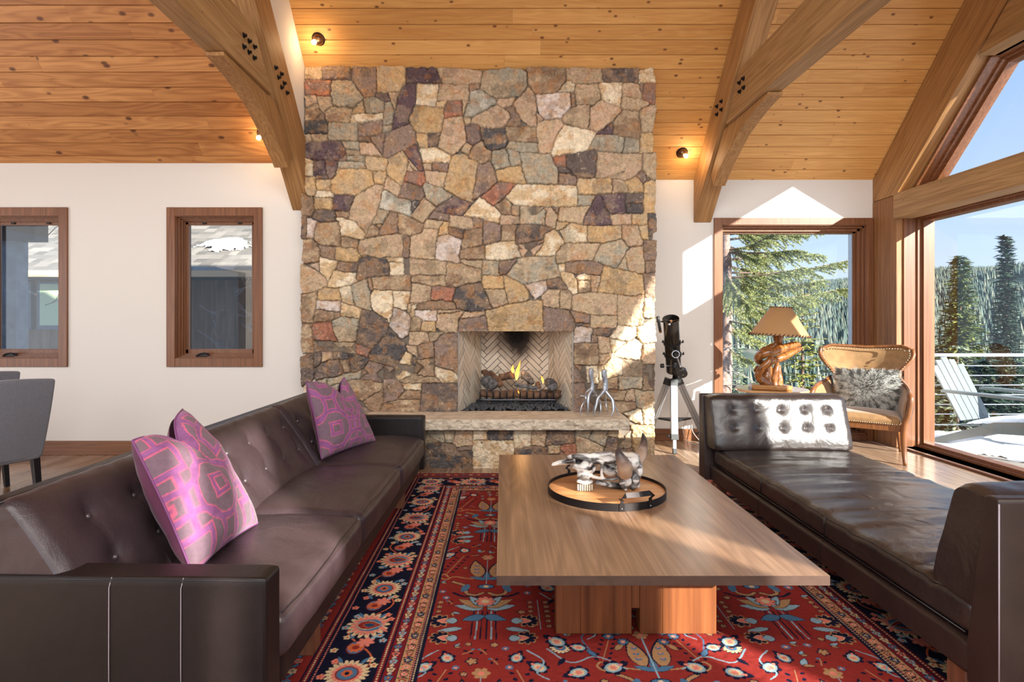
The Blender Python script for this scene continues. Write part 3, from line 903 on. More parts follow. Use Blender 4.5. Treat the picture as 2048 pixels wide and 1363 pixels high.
# ---------------- right window wall
XI = 3.97; XG = 4.28; YN = .60; YP = 5.84
def zr_low(y, d=.66): return zc(y)-d
bm = B()
def rightwall(y0, y1, z0, z1, x0=4.14, x1=4.34): box(bm, x0, x1, y0, y1, z0, z1)
rightwall(YP+.02, 6.45, 0, 2.75)
rightwall(YN-.2, YP+.02, 2.34, 2.555)                # behind the header
prism(bm, [(6.45, 2.5), (6.45, zc(6.45)+.1), (3.28, ZR+.1), (.55, ZR-2.7), (.55, 2.555), (.72, 2.555), (1.66, 3.53), (3.28, 3.53), (4.88, 3.53), (5.84, 2.555), (5.9, 2.5)], 4.14, 4.34)
# unseen wall further along; its openings are shaped to throw sun patches
SL = [(-2.19, -1.87, .9, 2.85), (-4.70, -4.58, 2.9, 4.2), (-4.36, -3.75, 3.25, 4.2)]
wall_holes = []
for a, b_, c, d in SL: wall_holes.append((a, b_, c, d))
bm2 = B(); wall_with_hole(bm2, -6.2, YN+.3, 0, 4.28, wall_holes, 4.26, 4.30)
for v in bm2.verts: v.co = Vector((v.co.y, v.co.x, v.co.z))
bmesh.ops.reverse_faces(bm2, faces=bm2.faces)
struct('wall_right', bm, M_wall); struct('wall_right_rear', bm2, M_wall)

ft = thing('timber_frame', 'brown timber post, header and sloping rafter framing the corner of the big window wall', 'timber frame', (4.05, 6.0, 0))
bm = B(); box(bm, XI, 4.14, YP, YR, 0, 2.546); obj('post', bm, M_post, ft, bevel=.006)
bm = B()
prism(bm, [(YR, zc(YR)-.005), (YR, 2.55), (YP+.01, 2.55), (4.6, zr_low(4.6)), (3.28, ZR-.66), (3.28, ZR-.005)], XI+.001, 4.12)
obj('rafter', bm, M_raft, ft, bevel=.005)
bm = B(); prism(bm, [(3.28, ZR-.005), (3.28, ZR-.66), (1.4, ZR-.66-1.88*KB), (1.4, ZR-1.88*KB)], XI+.001, 4.12); obj('rafter', bm, M_raftn, ft, bevel=.005)
bm = B(); box(bm, XI-.035, 4.13, YN, YP-.003, CH+.262*(XI-.035)+.005, CH+.3265*(XI-.035)); obj('header_beam', bm, M_timb, ft, bevel=.006)
bm = B(); prism(bm, [(4.82, 3.48), (4.38, 3.92), (2.1, 3.92), (1.7, 3.48)], XI-.02, 4.13); obj('tie_beam', bm, M_timb, ft, bevel=.006)
bm = B(); box(bm, XI+.01, 4.13, 3.03, 3.22, 0, 3.5); obj('post', bm, M_post, ft, bevel=.006)

t = bpy.data.objects.new('window_4', None); link(t); t.location = (4.2, 3.2, 0); t['kind'] = 'structure'
def yframe(name, y0, y1, z0, z1, xa, xb, wd, mat, t, bev=.002):
    bm = B(); box(bm, xa, xb, y0, y0+wd, z0, z1); box(bm, xa, xb, y1-wd, y1, z0, z1)
    box(bm, xa, xb, y0+wd, y1-wd, z1-wd, z1); box(bm, xa, xb, y0+wd, y1-wd, z0, z0+wd); return obj(name, bm, mat, t, bevel=bev)
for (a, b_) in ((3.21, YP), (YN, 3.04)):
    yframe('lining', a, b_, .0, 2.335, 4.035, 4.2, .018, M_trimz, t)
    yframe('frame', a+.014, b_-.014, .02, 2.32, 4.16, 4.25, .022, M_trimz, t)
    yframe('sash', a+.034, b_-.034, .035, 2.30, 4.20, 4.31, .03, M_trimz, t)
    bm = B(); box(bm, XG-.002, XG+.002, a+.05, b_-.05, .055, 2.28); obj('pane', bm, M_glass, t)
bm = B(); box(bm, 4.0, 4.16, YN, YP, 0, .018); obj('sill', bm, M_trimy, t, bevel=.003)
# upper window: between header, rafter and tie
t = bpy.data.objects.new('window_5', None); link(t); t.location = (4.2, 4, 2.6); t['kind'] = 'structure'
def off(poly, d):
    c = Vector((sum(p[0] for p in poly)/len(poly), sum(p[1] for p in poly)/len(poly))); n = len(poly); out = []
    for i in range(n):
        p0 = Vector(poly[i-1]); p1 = Vector(poly[i]); p2 = Vector(poly[(i+1) % n])
        d1 = (p1-p0).normalized(); d2 = (p2-p1).normalized()
        n1 = Vector((-d1.y, d1.x)); n2 = Vector((-d2.y, d2.x))
        if n1.dot(c-p1) < 0: n1 = -n1
        if n2.dot(c-p1) < 0: n2 = -n2
        m = (n1+n2).normalized(); out.append(tuple(p1+m*d/max(.2, m.dot(n1))))
    return out
def ring_prism(bm, poly, d, xa, xb):
    q = off(poly, d); n = len(poly)
    for i in range(n):
        j = (i+1) % n
        prism(bm, [poly[i], poly[j], q[j], q[i]], xa, xb)
for poly in ([(YP-.04, 2.565), (3.22, 2.565), (3.22, 3.50), (4.86, 3.50)], [(3.03, 2.565), (.76, 2.565), (1.72, 3.50), (3.03, 3.50)]):
    bm = B(); ring_prism(bm, poly, .02, 4.09, 4.20); obj('lining', bm, M_trimy, t)
    bm = B(); p2 = off(poly, .016); ring_prism(bm, p2, .025, 4.18, 4.25); obj('frame', bm, M_trimy, t)
    bm = B(); p3 = off(poly, .034); ring_prism(bm, p3, .035, 4.22, 4.31); obj('sash', bm, M_trimy, t)
    bm = B(); prism(bm, off(poly, .055), XG-.002, XG+.002); obj('pane', bm, M_glass, t)

# ---------------- trusses
def bolt(bm, p, nx, r=.021):
    M = Matrix.Translation(p) @ Euler((0, R(90)*nx, 0)).to_matrix().to_4x4()
    lathe(bm, [(0, 0), (r, 0), (r, .004), (r*.62, .006), (0.62*r, .006)], 16, mat4=M)
    lathe(bm, [(0, .006), (r*.6, .006), (r*.6, .022), (r*.3, .024), (0, .024)], 6, mat4=M)
def truss(x0, x1, dy, side, label, bolts_r, bolts_t):
    t = thing('roof_truss', label, 'roof truss', ((x0+x1)/2, YR+dy, 2.3), group=None)
    A = AC-KB*(-dy) if dy else AC
    def zz(y): return (zc(y-dy))
    yw = YR+dy; yr = 3.28+dy
    foot = CH+1.058
    bm = B(); prism(bm, [(yw, zz(yw)-.004), (yw, foot), (yr, foot+(yw-yr)*KB), (yr, ZR-.004)], x0, x1)
    obj('rafter', bm, M_raft, t, bevel=.008)
    bm = B(); prism(bm, [(yr, ZR-.004), (yr, foot+(yw-yr)*KB), (yr-1.9, foot+(yw-yr-1.9)*KB), (yr-1.9, ZR-.004-1.9*KB)], x0, x1)
    obj('rafter', bm, M_raftn, t, bevel=.008)
    # tie beam
    tx0, tx1 = (x0+.012, x1-.045) if side > 0 else (x0+.01, x1-.035)
    bm = B(); prism(bm, [(5.30+dy, CH+1.805), (4.975+dy, CH+2.176), (1.58+dy, CH+2.176), (1.25+dy, CH+1.805)], tx0-(.02 if side > 0 else 0), tx1+(.0 if side > 0 else .02))
    # scribe the tie flush in front of the rafter
    obj('tie_beam', bm, M_timb, t, bevel=.008)
    # curved knee brace
    bx0, bx1 = (x0+.03, x1-.04) if side > 0 else (x0+.02, x1-.04)
    arc = [(4.545, 1.775), (4.768, 1.748), (5.0, 1.700), (5.17, 1.648), (5.304, 1.582), (5.43, 1.52), (5.532, 1.457), (5.62, 1.405), (5.715, 1.335)]
    top = [(5.80, 1.475), (5.45, 1.802), (4.54, 1.803)]
    bm = B(); prism(bm, [(y+dy, CH+z) for y, z in arc+top], bx0, bx1)
    obj('knee_brace', bm, M_raft, t, bevel=.006)
    xf = x0 if side > 0 else x1
    for (px, py) in bolts_r:
        Yd = xf*F/(px-CX); bm = B(); bolt(bm, (xf, Yd, CH+(CY-py)*Yd/F), -1 if side > 0 else 1); obj('bolt', bm, M_bolt, t, smooth=True, ang=30)
    xf = (tx0-.02) if side > 0 else tx1+.02
    for (px, py) in bolts_t:
        Yd = xf*F/(px-CX); bm = B(); bolt(bm, (xf, Yd, CH+(CY-py)*Yd/F), -1 if side > 0 else 1); obj('bolt', bm, M_bolt, t, smooth=True, ang=30)
    return t
def cr(x0, y0, s, pts): return [(x0+a/s, y0+b_/s) for a, b_ in pts]
truss(2.052, 2.24, 0, 1, 'curved brown timber roof truss right of the stone chimney, sunlit below', cr(1360, 0, 2.962, [(222, 630), (248, 600), (248, 648), (222, 677)]), cr(1360, 0, 2.962, [(355, 490), (378, 465), (380, 518), (357, 542)]))
truss(-2.0, -1.815, -.676, -1, 'curved brown timber roof truss left of the stone chimney, with twelve black bolts', cr(280, 0, 3.097, [(838, 418), (873, 457), (855, 478), (890, 515), (874, 540), (908, 574)]), cr(280, 0, 3.097, [(643, 220), (674, 255), (707, 290), (641, 288), (673, 322), (705, 357)]))

# ---------------- ceiling spot lamps
M_bulb = emit('lit_bulb', (1, .78, .5), 45)
def spot(px, py, A, label):
    yy = CY-py; fa = F*(A-CH); Yd = fa/(yy+F*KB); p = P(px, py, Yd)
    t = thing('ceiling_spotlight', label, 'spotlight', p, group=None)
    nrm = Vector((0, -DZ, DY)).normalized()           # away from the ceiling, into the room
    q = nrm.to_track_quat('Z', 'Y').to_matrix().to_4x4(); Mx = Matrix.Translation(p) @ q
    bm = B(); lathe(bm, [(.0, .0), (.058, .0), (.058, .006), (.052, .009), (.05, .009)], 28, mat4=Mx); obj('trim_ring', bm, M_bolt, t, smooth=True, ang=40)
    bm = B(); lathe(bm, [(.05, .008), (.047, .022), (.036, .040), (.02, .052), (0.0, .056)], 28, mat4=Mx); obj('dome', bm, M_bronze, t, smooth=True)
    c = p+nrm*.055+Vector((-.028 if px < 1000 else .03, 0, -.008))
    bm = B(); blob(bm, c, (.021, .021, .021), 3, 0); obj('bulb', bm, M_bulb, t)
    l = bpy.data.lights.new('spot_bulb', 'POINT'); l.energy = 1.6; l.color = (1, .66, .32); l.shadow_soft_size = .02
    o = bpy.data.objects.new('spot_bulb', l); link(o); o.location = c+nrm*.09+Vector((.05 if px < 700 else .02, 0, 0))
spot(637, 78, AC, 'lit bronze ceiling spotlight above the top left corner of the stone chimney')
spot(527, 268, AL, 'lit spotlight peeking out behind the curved brace of the left truss')
spot(1364, 305, AC, 'lit bronze ceiling spotlight between the chimney and the right truss')
# ================================================================ stone chimney breast
PAL = {'y': (208, 174, 128), 't': (194, 170, 138), 'c': (234, 216, 186), 'b': (160, 132, 106), 'd': (116, 102, 94), 'p': (108, 88, 92), 'g': (174, 164, 144),
       'k': (96, 90, 88), 'r': (178, 122, 98), 'o': (202, 172, 144), 'w': (222, 206, 194), 'm': (150, 128, 114), 'a': (202, 196, 180)}
SEC = {'y': 't', 't': 'o', 'c': 'y', 'b': 't', 'd': 'b', 'p': 'm', 'g': 't', 'k': 'b', 'r': 'm', 'o': 't', 'w': 'o', 'm': 'b', 'a': 'g'}
def parse_stones(txt):
    out = []; x0 = y0 = 0; s = 1
    for ln in txt.strip().splitlines():
        q = ln.split()
        if q[0][0] == '@': x0 = float(q[0][1:]); y0 = float(q[1]); s = float(q[2]); continue
        v = np.array([float(a) for a in q[1:]]).reshape(-1, 2)/s+np.array([x0, y0])
        out.append((q[0], v))
    return out
def sdf_poly(v, X, Y):
    n = len(v); d = np.full(X.shape, 1e9); ins = np.zeros(X.shape, bool)
    for i in range(n):
        a = v[i]; b = v[i-1]; ex, ey = b-a; wx = X-a[0]; wy = Y-a[1]
        t = np.clip((wx*ex+wy*ey)/(ex*ex+ey*ey+1e-9), 0, 1)
        d = np.minimum(d, (wx-ex*t)**2+(wy-ey*t)**2)
        c = ((a[1] > Y) != (b[1] > Y)) & (X < (b[0]-a[0])*(Y-a[1])/(b[1]-a[1]+1e-12)+a[0])
        ins ^= c
    d = np.sqrt(d); return np.where(ins, d, -d)
def stone_face(name, stones, px0, px1, py0, py1, Yf, step, maxgap, depth=.03, seed=5, cut=None):
    xs = np.arange(px0, px1+step/2, step); ys = np.arange(py0, py1+step/2, step)
    X, Y = np.meshgrid(xs, ys)
    jx = (fbm(X*.16, Y*.16, 3, 41)-.5)*5; jy = (fbm(X*.16, Y*.16, 3, 57)-.5)*5
    Xq = X+jx*.8+(vnoise(X*.7, Y*.7, 3)-.5)*1.2; Yq = Y+jy*.8+(vnoise(X*.7, Y*.7, 9)-.5)*1.2
    best = np.full(X.shape, -1e9); second = np.full(X.shape, -1e9); ident = np.zeros(X.shape, int)
    for i, (c, v) in enumerate(stones):
        x0, y0 = v.min(0)-14; x1, y1 = v.max(0)+14
        a = slice(max(0, int((y0-py0)/step)), max(0, int((y1-py0)/step)+1)); b = slice(max(0, int((x0-px0)/step)), max(0, int((x1-px0)/step)+1))
        if X[a, b].size == 0: continue
        d = sdf_poly(v, Xq[a, b], Yq[a, b])
        bb = best[a, b]; ss = second[a, b]; ii = ident[a, b]
        up = d > bb
        ss[:] = np.where(up, bb, np.maximum(ss, d)); ii[:] = np.where(up, i, ii); bb[:] = np.where(up, d, bb)
    gap = np.minimum((best-second)/2, best+2.2)           # px from the joint
    gap = np.maximum(gap, 0)
    rng = np.random.RandomState(seed); ns = len(stones)
    base = rng.rand(ns)*.022; tx = (rng.rand(ns)-.5)*.0005; ty = (rng.rand(ns)-.5)*.0005; bright = 1+(rng.rand(ns)-.5)*.16; ph = rng.rand(ns)*100
    cen = np.array([v.mean(0) for c, v in stones])
    edge = np.clip(gap/2.6, 0, 1); edge = 1-(1-edge)**2.4
    h = base[ident]+(X-cen[ident, 0])*tx[ident]+(Y-cen[ident, 1])*ty[ident]
    phs = ph[ident]
    rough = (fbm(X*.09+phs, Y*.09+phs, 6, 21)-.5)*.036+(fbm(X*.22+phs, Y*.24, 4, 25)-.5)*.016+(np.abs(fbm(X*.16+phs, Y*.13, 3, 91)-.5))*-.028
    cut_chips = np.clip(fbm(X*.05+phs*3, Y*.05, 2, 33)-.62, 0, 1)*.05
    h = (h+rough-cut_chips)*edge+depth*edge
    col = np.zeros(X.shape+(3,))
    pal = np.array([s2l(PAL[c]) for c, v in stones]); sec = np.array([s2l(PAL[SEC[c]]) for c, v in stones])
    n1 = fbm(X*.045+phs, Y*.06+phs, 4, 5); n2 = fbm(X*.22+phs, Y*.2, 4, 8); n3 = fbm(X*.03, Y*.03+phs, 3, 77)
    w = np.clip((n1-.46)*6, 0, .75)[..., None]
    col = pal[ident]*(1-w)+sec[ident]*w
    dk = np.clip((n3-.62)*5, 0, .35)[..., None]*np.array([1, 1, 1])
    col = col*(1-dk*.7)
    lt = np.clip((n2-.74)*6, 0, .35)[..., None]; col = col*(1-lt)+np.array(s2l((236, 214, 184)))*lt
    rs = np.clip((fbm(X*.07+40, Y*.07+phs, 3, 15)-.64)*5, 0, .3)[..., None]; col = col*(1-rs)+np.array(s2l((190, 128, 66)))*rs
    col = col*bright[ident][..., None]*(.86+.28*n2)[..., None]
    ridge = np.abs(fbm(X*.10+phs, Y*.12+phs, 4, 61)-.5); col = col*(1-.42*np.clip(1-ridge/.016, 0, 1)*(n1 > .42))[..., None]
    rg2 = np.abs(fbm(X*.13+phs*2, Y*.10, 4, 71)-.5); h = h-.006*np.clip(1-ridge/.02, 0, 1)*edge; col = np.minimum(col*(1+.30*np.clip(1-rg2/.014, 0, 1))[..., None], .92)
    j = np.clip(gap/.8, 0, 1)[..., None]; col = np.array(s2l((96, 84, 72)))*(1-j)+col*j
    V = np.zeros(X.shape+(3,)); Yd = Yf-h
    V[..., 0] = (X-CX)*Yf/F; V[..., 1] = Yd; V[..., 2] = CH+(CY-Y)*Yf/F
    good = best > -maxgap
    k = good[:-1, :-1] & good[1:, 1:] & good[:-1, 1:] & good[1:, :-1]
    if cut:
        cx = (X[:-1, :-1]+X[1:, 1:])/2; cy = (Y[:-1, :-1]+Y[1:, 1:])/2
        k &= ~((cx > cut[0]) & (cx < cut[1]) & (cy > cut[2]) & (cy < cut[3]))
    k = k[::-1]; V = V[::-1]; col = col[::-1]
    return grid_mesh(name, V, col, k)
stones = parse_stones(STONES)
ZT = zc(YS)-.01
OX0, OX1, OZ1, OZ0 = (916-CX)*YS/F, (1146-CX)*YS/F, CH+(CY-662)*YS/F, .436
M_stone = painted('field_stone', .82, bump=1, bscale=26, var=.2, vscale=34, dist=.014, spec=.3)
ch = thing('chimney_breast', 'tall chimney breast of fitted tan, brown and purple field stones around the firebox', 'stone chimney', (-.2, 5.4, 0))
me = stone_face('stone_facing', stones, 601, 1312, 134, 925, YS, 1.0, 2.4, cut=(916, 1146, 662, 1000))
obj('stone_facing', me, M_stone, ch)
M_mortar = plain('mortar', (120, 108, 96), .95, bump=.6, bscale=60, var=.2)
bm = B()
xl, xr = -1.855, 1.415
def slab(x0, x1, z0, z1, y0=YS-.004, y1=YR+.02):
    if x1 > XS and x0 < XS: pass
    box(bm, x0, x1, y0, y1, z0, z1)
slab(xl+.035, OX0, .0, 2.6); slab(OX1, xr-.02, 0, 2.6); slab(OX0, OX1, OZ1, 2.6)
prism(bm, [(YS-.004, 2.6), (YS-.004, zc(YS)-.02), (YR, zc(YR)-.02), (YR, 2.6)], XS+.012, xr-.02)
obj('core', bm, M_mortar, ch)
# rough return edges: a column of corner stones seen end on
def corner(name, x, ya, yb, sgn, seed):
    rd = random.Random(seed); z = .0; bm = B()
    top = zc(YS)-.03 if sgn > 0 else 2.62
    while z < top-.02:
        hgt = min(rd.uniform(.09, .2), top-z)
        box(bm, x-.05, x+rd.uniform(.0, .012) if sgn > 0 else x+.05, ya+.01, min(yb, ya+rd.uniform(.2, .4) if sgn > 0 else yb), z+.004, z+hgt-.004)
        z += hgt
    o = obj(name, bm, M_mortar2, ch, bevel=.012, seg=2); return o
M_mortar2 = plain('corner_stone', (168, 138, 108), .9, bump=.9, bscale=30, var=.35, vscale=9)
corner('corner_stones', xr-.012, YS-.0, YR-.01, 1, 4)

# low hearth wall and slab
YH = 1160*1.27/293.0
ht = thing('hearth', 'raised stone hearth bench with a pale split-edge slab in front of the fire', 'hearth', (.0, YH, 0))
me = stone_face('hearth_stones', parse_stones(HEARTH), 755, 1236, 858, 937, YH+.03, 1.0, 2.4, depth=.02, seed=9)
obj('hearth_stones', me, M_stone, ht)
hx0, hx1 = -1.13, (1235-CX)*(YH+.03)/F
bm = B(); box(bm, hx0, hx1-.015, YH+.03, YS, 0, .335); obj('core', bm, M_mortar, ht)
# slab: rough split front
YF = 4.93; sx0 = -1.22; sx1 = (1259-CX)*YF/F; zt = .438; zb = .348
nx = 640; nz = 26
xs = np.linspace(sx0, sx1, nx); zs = np.linspace(zb, zt, nz); X, Z = np.meshgrid(xs, zs)
rg = (fbm(X*16, Z*22, 5, 3)-.5)*.050+(fbm(X*60, Z*60, 3, 6)-.5)*.02
edge = np.sin(np.clip((Z-zb)/(zt-zb), 0, 1)*PI)**.4
V = np.stack([X, YF+.004-(.008+rg)*edge*.9, Z], -1)
lc = np.array(s2l((222, 208, 186))); dc = np.array(s2l((176, 158, 134)))
w = np.clip(fbm(X*34, Z*40, 5, 9)*2.2-.9, 0, 1)[..., None]; col = lc*(1-w)+dc*w
M_slab = painted('buff_sandstone', .8, bump=.5, bscale=50, var=.1, vscale=20, dist=.004, spec=.3)
sl = obj('slab_split_edge', grid_mesh('slab_edge', V, col), M_slab, ht); sl['label'] = 'rough split front edge of the pale slab'
ny = 90; ys = np.linspace(YF+.004, YS+.02, ny); X, Yy = np.meshgrid(xs, ys)
zz = zt+(fbm(X*5+Yy*9, Yy*22-X*6, 4, 13)-.5)*.006*np.clip((Yy-YF)*30, 0, 1)
w = np.clip(fbm(X*14+Yy*10, Yy*22-X*8, 5, 19)*1.8-.7, 0, 1)[..., None]; col = np.array(s2l((226, 212, 190)))*(1-w)+np.array(s2l((190, 170, 144)))*w
obj('slab_top', grid_mesh('slab_top', np.stack([X, Yy, zz], -1), col), M_slab, ht)
bm = B(); box(bm, sx0, sx1-.002, YF+.012, YS+.02, zb, zt-.004); obj('slab_body', bm, plain('sandstone_body', (196, 176, 148), .85, bump=.6, bscale=50, var=.15), ht)

# ---------------- firebox
fb = thing('firebox', 'firebox lined with cream herringbone firebrick and a soot stain above the flames', 'firebox', (.12, 5.6, OZ0))
YB = 5.93
bx0, bx1 = (961-CX)*YB/F, (1098-CX)*YB/F
def herring(origin, ux, uz, Wd, H, name, soot=0):
    w = .050; n = 4; ca = math.sqrt(.5)
    quads = []
    K = int((Wd+H)/w)+14
    def clip(poly, a, c, keep):                        # half plane clip
        out = []
        for i in range(len(poly)):
            p = poly[i]; q = poly[(i+1) % len(poly)]
            ip = (p[a]-c)*keep >= 0; iq = (q[a]-c)*keep >= 0
            if ip: out.append(p)
            if ip != iq:
                s = (c-p[a])/(q[a]-p[a]); out.append((p[0]+(q[0]-p[0])*s, p[1]+(q[1]-p[1])*s))
        return out
    bm = B(); nrm = Vector(ux).cross(Vector(uz)).normalized()
    if nrm.y > 0: nrm = -nrm
    g = .0058/2
    for kk in range(-K, K):
        for m in range(-6, 7):
            for (a0, b0, a1, b1) in ((kk, kk, kk+n, kk+1), (kk, kk+1, kk+1, kk+1+n)):
                b0_ = b0+m*2*n; b1_ = b1+m*2*n
                qd = [(a0*w+g, b0_*w+g), (a1*w-g, b0_*w+g), (a1*w-g, b1_*w-g), (a0*w+g, b1_*w-g)]
                qd = [((x-y)*ca+Wd/2, (x+y)*ca) for x, y in qd]
                if max(p[0] for p in qd) < 0 or min(p[0] for p in qd) > Wd or max(p[1] for p in qd) < 0 or min(p[1] for p in qd) > H: continue
                for a, c, kp in ((0, 0.001, 1), (0, Wd-.001, -1), (1, 0.001, 1), (1, H-.001, -1)):
                    if qd: qd = clip(qd, a, c, kp)
                if len(qd) < 3: continue
                vs = [bm.verts.new(Vector(origin)+Vector(ux)*p[0]+Vector(uz)*p[1]+nrm*.003) for p in qd]
                try: bm.faces.new(vs)
                except ValueError: pass
    bmesh.ops.recalc_face_normals(bm, faces=bm.faces)
    r = bmesh.ops.solidify(bm, geom=bm.faces[:], thickness=.003)
    return obj(name, bm, M_brick, fb)
m, t_, b_ = newmat('cream_firebrick')
tcn = N(t_, 'ShaderNodeTexCoord'); g_ = N(t_, 'ShaderNodeNewGeometry')
rr = ramp(t_, [(0, s2l((200, 186, 166))), (1, s2l((222, 210, 192)))]); t_.links.new(g_.outputs['Random Per Island'], rr.inputs[0])
mp = N(t_, 'ShaderNodeMapping'); mp.inputs['Location'].default_value = (-.155/.21, 0, -1.20/.36); mp.inputs['Scale'].default_value = (1/.21, .0, 1/.36)
t_.links.new(tcn.outputs['Object'], mp.inputs[0])
ln = N(t_, 'ShaderNodeVectorMath', operation='LENGTH')
nz_ = N(t_, 'ShaderNodeTexNoise'); nz_.inputs['Scale'].default_value = 9; t_.links.new(tcn.outputs['Object'], nz_.inputs['Vector'])
ad = N(t_, 'ShaderNodeMath', operation='MULTIPLY_ADD'); ad.inputs[1].default_value = .5
t_.links.new(mp.outputs[0], ln.inputs[0]); t_.links.new(nz_.outputs['Fac'], ad.inputs[0]); t_.links.new(ln.outputs['Value'], ad.inputs[2])
so2 = ramp(t_, [(.62, (.004, .004, .005)), (.98, (.09, .07, .055)), (1.0, (.09, .07, .055))])
fac = N(t_, 'ShaderNodeMapRange'); fac.inputs['From Min'].default_value = .85; fac.inputs['From Max'].default_value = 1.45; fac.inputs['To Min'].default_value = 1; fac.inputs['To Max'].default_value = 0
t_.links.new(ad.outputs[0], fac.inputs[0]); t_.links.new(ad.outputs[0], so2.inputs[0])
mx2 = N(t_, 'ShaderNodeMix', data_type='RGBA'); t_.links.new(fac.outputs[0], mx2.inputs[0]); t_.links.new(rr.outputs[0], mx2.inputs[6]); t_.links.new(so2.outputs[0], mx2.inputs[7]); t_.links.new(mx2.outputs[2], b_.inputs['Base Color'])
b_.inputs['Roughness'].default_value = .85
M_brick = m
M_grout = plain('dark_grout', (44, 48, 56), .9)
H = OZ1-OZ0+.12
herring((bx0, YB, OZ0), (1, 0, 0), (0, 0, 1), bx1-bx0, H, 'back_panel')
vl = Vector((bx0-OX0, YB-YS-.01, 0)); herring((OX0, YS+.01, OZ0), vl.normalized(), (0, 0, 1), vl.length, H, 'side_panel')
vr = Vector((OX1-bx1, YS+.01-YB, 0)); herring((bx1, YB, OZ0), vr.normalized(), (0, 0, 1), vr.length, H, 'side_panel')
bm = B()
for a, b2 in (((OX0, YS+.01), (bx0, YB)), ((bx0, YB), (bx1, YB)), ((bx1, YB), (OX1, YS+.01))):
    d = Vector((b2[0]-a[0], b2[1]-a[1])).normalized(); nn = Vector((-d.y, d.x))
    if nn.y < 0: nn = -nn
    prism(bm, [a, b2, (b2[0]+nn.x*.03, b2[1]+nn.y*.03), (a[0]+nn.x*.03, a[1]+nn.y*.03)], OZ0-.01, OZ0+H, 'z')
obj('grout_backing', bm, M_grout, fb)
bm = B(); box(bm, OX0-.03, OX1+.03, YS-.0, YB+.05, OZ0+H-.02, OZ0+H+.02); M_soot = plain('soot_black', (20, 18, 18), .95); obj('smoke_shelf', bm, M_soot, fb)
bm = B(); box(bm, OX0-.02, OX1+.02, YS+.0, YB+.05, OZ0-.03, OZ0-.002); obj('firebox_floor', bm, M_soot, fb)
# mortar beads in the corners
M_bead = plain('pale_mortar', (176, 172, 164), .9, bump=.5, bscale=80)
for x in (bx0, bx1): bm = B(); tube(bm, [(x, YB-.004, OZ0), (x, YB-.004, OZ0+H)], .008, 8); obj('mortar_bead', bm, M_bead, fb)
bm = B(); box(bm, bx0, bx1, YB-.006, YB, OZ0+.335, OZ0+.342); obj('mortar_bead', bm, M_bead, fb)
for x, w_ in ((OX0-.002, .008), (OX1-.006, .008)): bm = B(); box(bm, x, x+w_, YS-.012, YS+.02, OZ0, OZ1); obj('mortar_bead', bm, M_bead, fb)
# lava rock
rd = random.Random(8); bm = B()
for i in range(620):
    x = rd.uniform(OX0+.02, OX1-.02); y = rd.uniform(YS+.02, YS+.40)
    s = (y-YS)/.53
    if x < OX0+.03+(bx0-OX0)*s or x > OX1-.03+(bx1-OX1)*s: continue
    r = rd.uniform(.011, .022); blob(bm, (x, y, OZ0+rd.uniform(.004, .02)+(y-YS)*.09), (r, r*rd.uniform(.7, 1), r*rd.uniform(.6, .9)), 1, .5, 1.7, i)
for f in bm.faces: f.smooth = False
lr = obj('lava_rock', bm, plain('grey_lava_rock', (78, 80, 84), .95, bump=1, bscale=200, var=.5, vscale=60)); tag(lr, 'bed of small grey lava rocks across the floor of the firebox', 'lava rock', kind='stuff')
# grate
kf = YS/F
def FP(px, py, Y): return P(px, py, Y)
gr = thing('fire_grate', 'black iron fire grate with twelve upright bars holding the gas logs', 'grate', (.1, 5.6, .45))
M_iron = plain('grate_iron', (92, 96, 104), .38, metal=.9)
def gx(px): return (px-CX)*5.56/F
bm = B(); tube(bm, catmull([(gx(956), 5.72, .50), (gx(955), 5.6, .515), (gx(962), 5.56, .522), (gx(985), 5.555, .522), (gx(1080), 5.555, .522), (gx(1104), 5.555, .522), (gx(1112), 5.57, .518), (gx(1113), 5.72, .50)], 5), .011, 8); obj('front_bar', bm, M_iron, gr, smooth=True)
for i in range(12):
    px = 960+i*13.4; bm = B(); tube(bm, [(gx(px), 5.56, .525), (gx(px), 5.556, .60), (gx(px), 5.552, .622)], [.0065, .0065, .006], 8); obj('upright_bar', bm, M_iron, gr)
for px in (970, 1098):
    bm = B(); tube(bm, [(gx(px), 5.56, .52), (gx(px)+.004, 5.55, .452)], .006, 8); obj('foot', bm, M_iron, gr)
# logs
M_log = plain('charred_log', (112, 84, 66), .95, bump=1, bscale=35, var=.6, vscale=16)
M_ash = plain('ash_grey_log', (98, 96, 96), .95, bump=1, bscale=45, var=.8, vscale=30)
def flog(a, b2, r0, r1, mat, label, seed):
    n = 14; bm = B(); a = Vector(a); b2 = Vector(b2); pts = [a.lerp(b2, i/n)+Vector((0, 0, .006*math.sin(i*1.1+seed))) for i in range(n+1)]
    rad = [(r0+(r1-r0)*i/n)*(1+.12*math.sin(i*2.3+seed)) for i in range(n+1)]; rad[0] *= .8; rad[-1] *= .75
    tube(bm, pts, rad, 18)
    for v in bm.verts:
        v.co += Vector((mnoise.noise(v.co*28), mnoise.noise(v.co*28+Vector((9, 0, 0))), mnoise.noise(v.co*28+Vector((0, 9, 0)))))*.011
    o = obj('gas_log', bm, mat, None, smooth=True); tag(o, label, 'log', 'ceramic gas logs on the fire grate'); return o
def q(px, py, Y): return P(px, py, Y)
flog(q(962, 787, 5.62), q(1118, 789, 5.64), .040, .042, M_log, 'long pinkish brown front log behind the grate bars', 1)
flog(q(968, 757, 5.62), q(990, 772, 5.54), .052, .055, M_ash, 'blackened log end with grey ash at the left of the grate', 2)
flog(q(965, 740, 5.76), q(978, 752, 5.66), .022, .03, M_log, 'thin split log leaning up at the far left of the fire', 3)
flog(q(980, 742, 5.74), q(1002, 768, 5.56), .018, .030, M_log, 'thin split log slanting down right beside the ash covered log', 4)
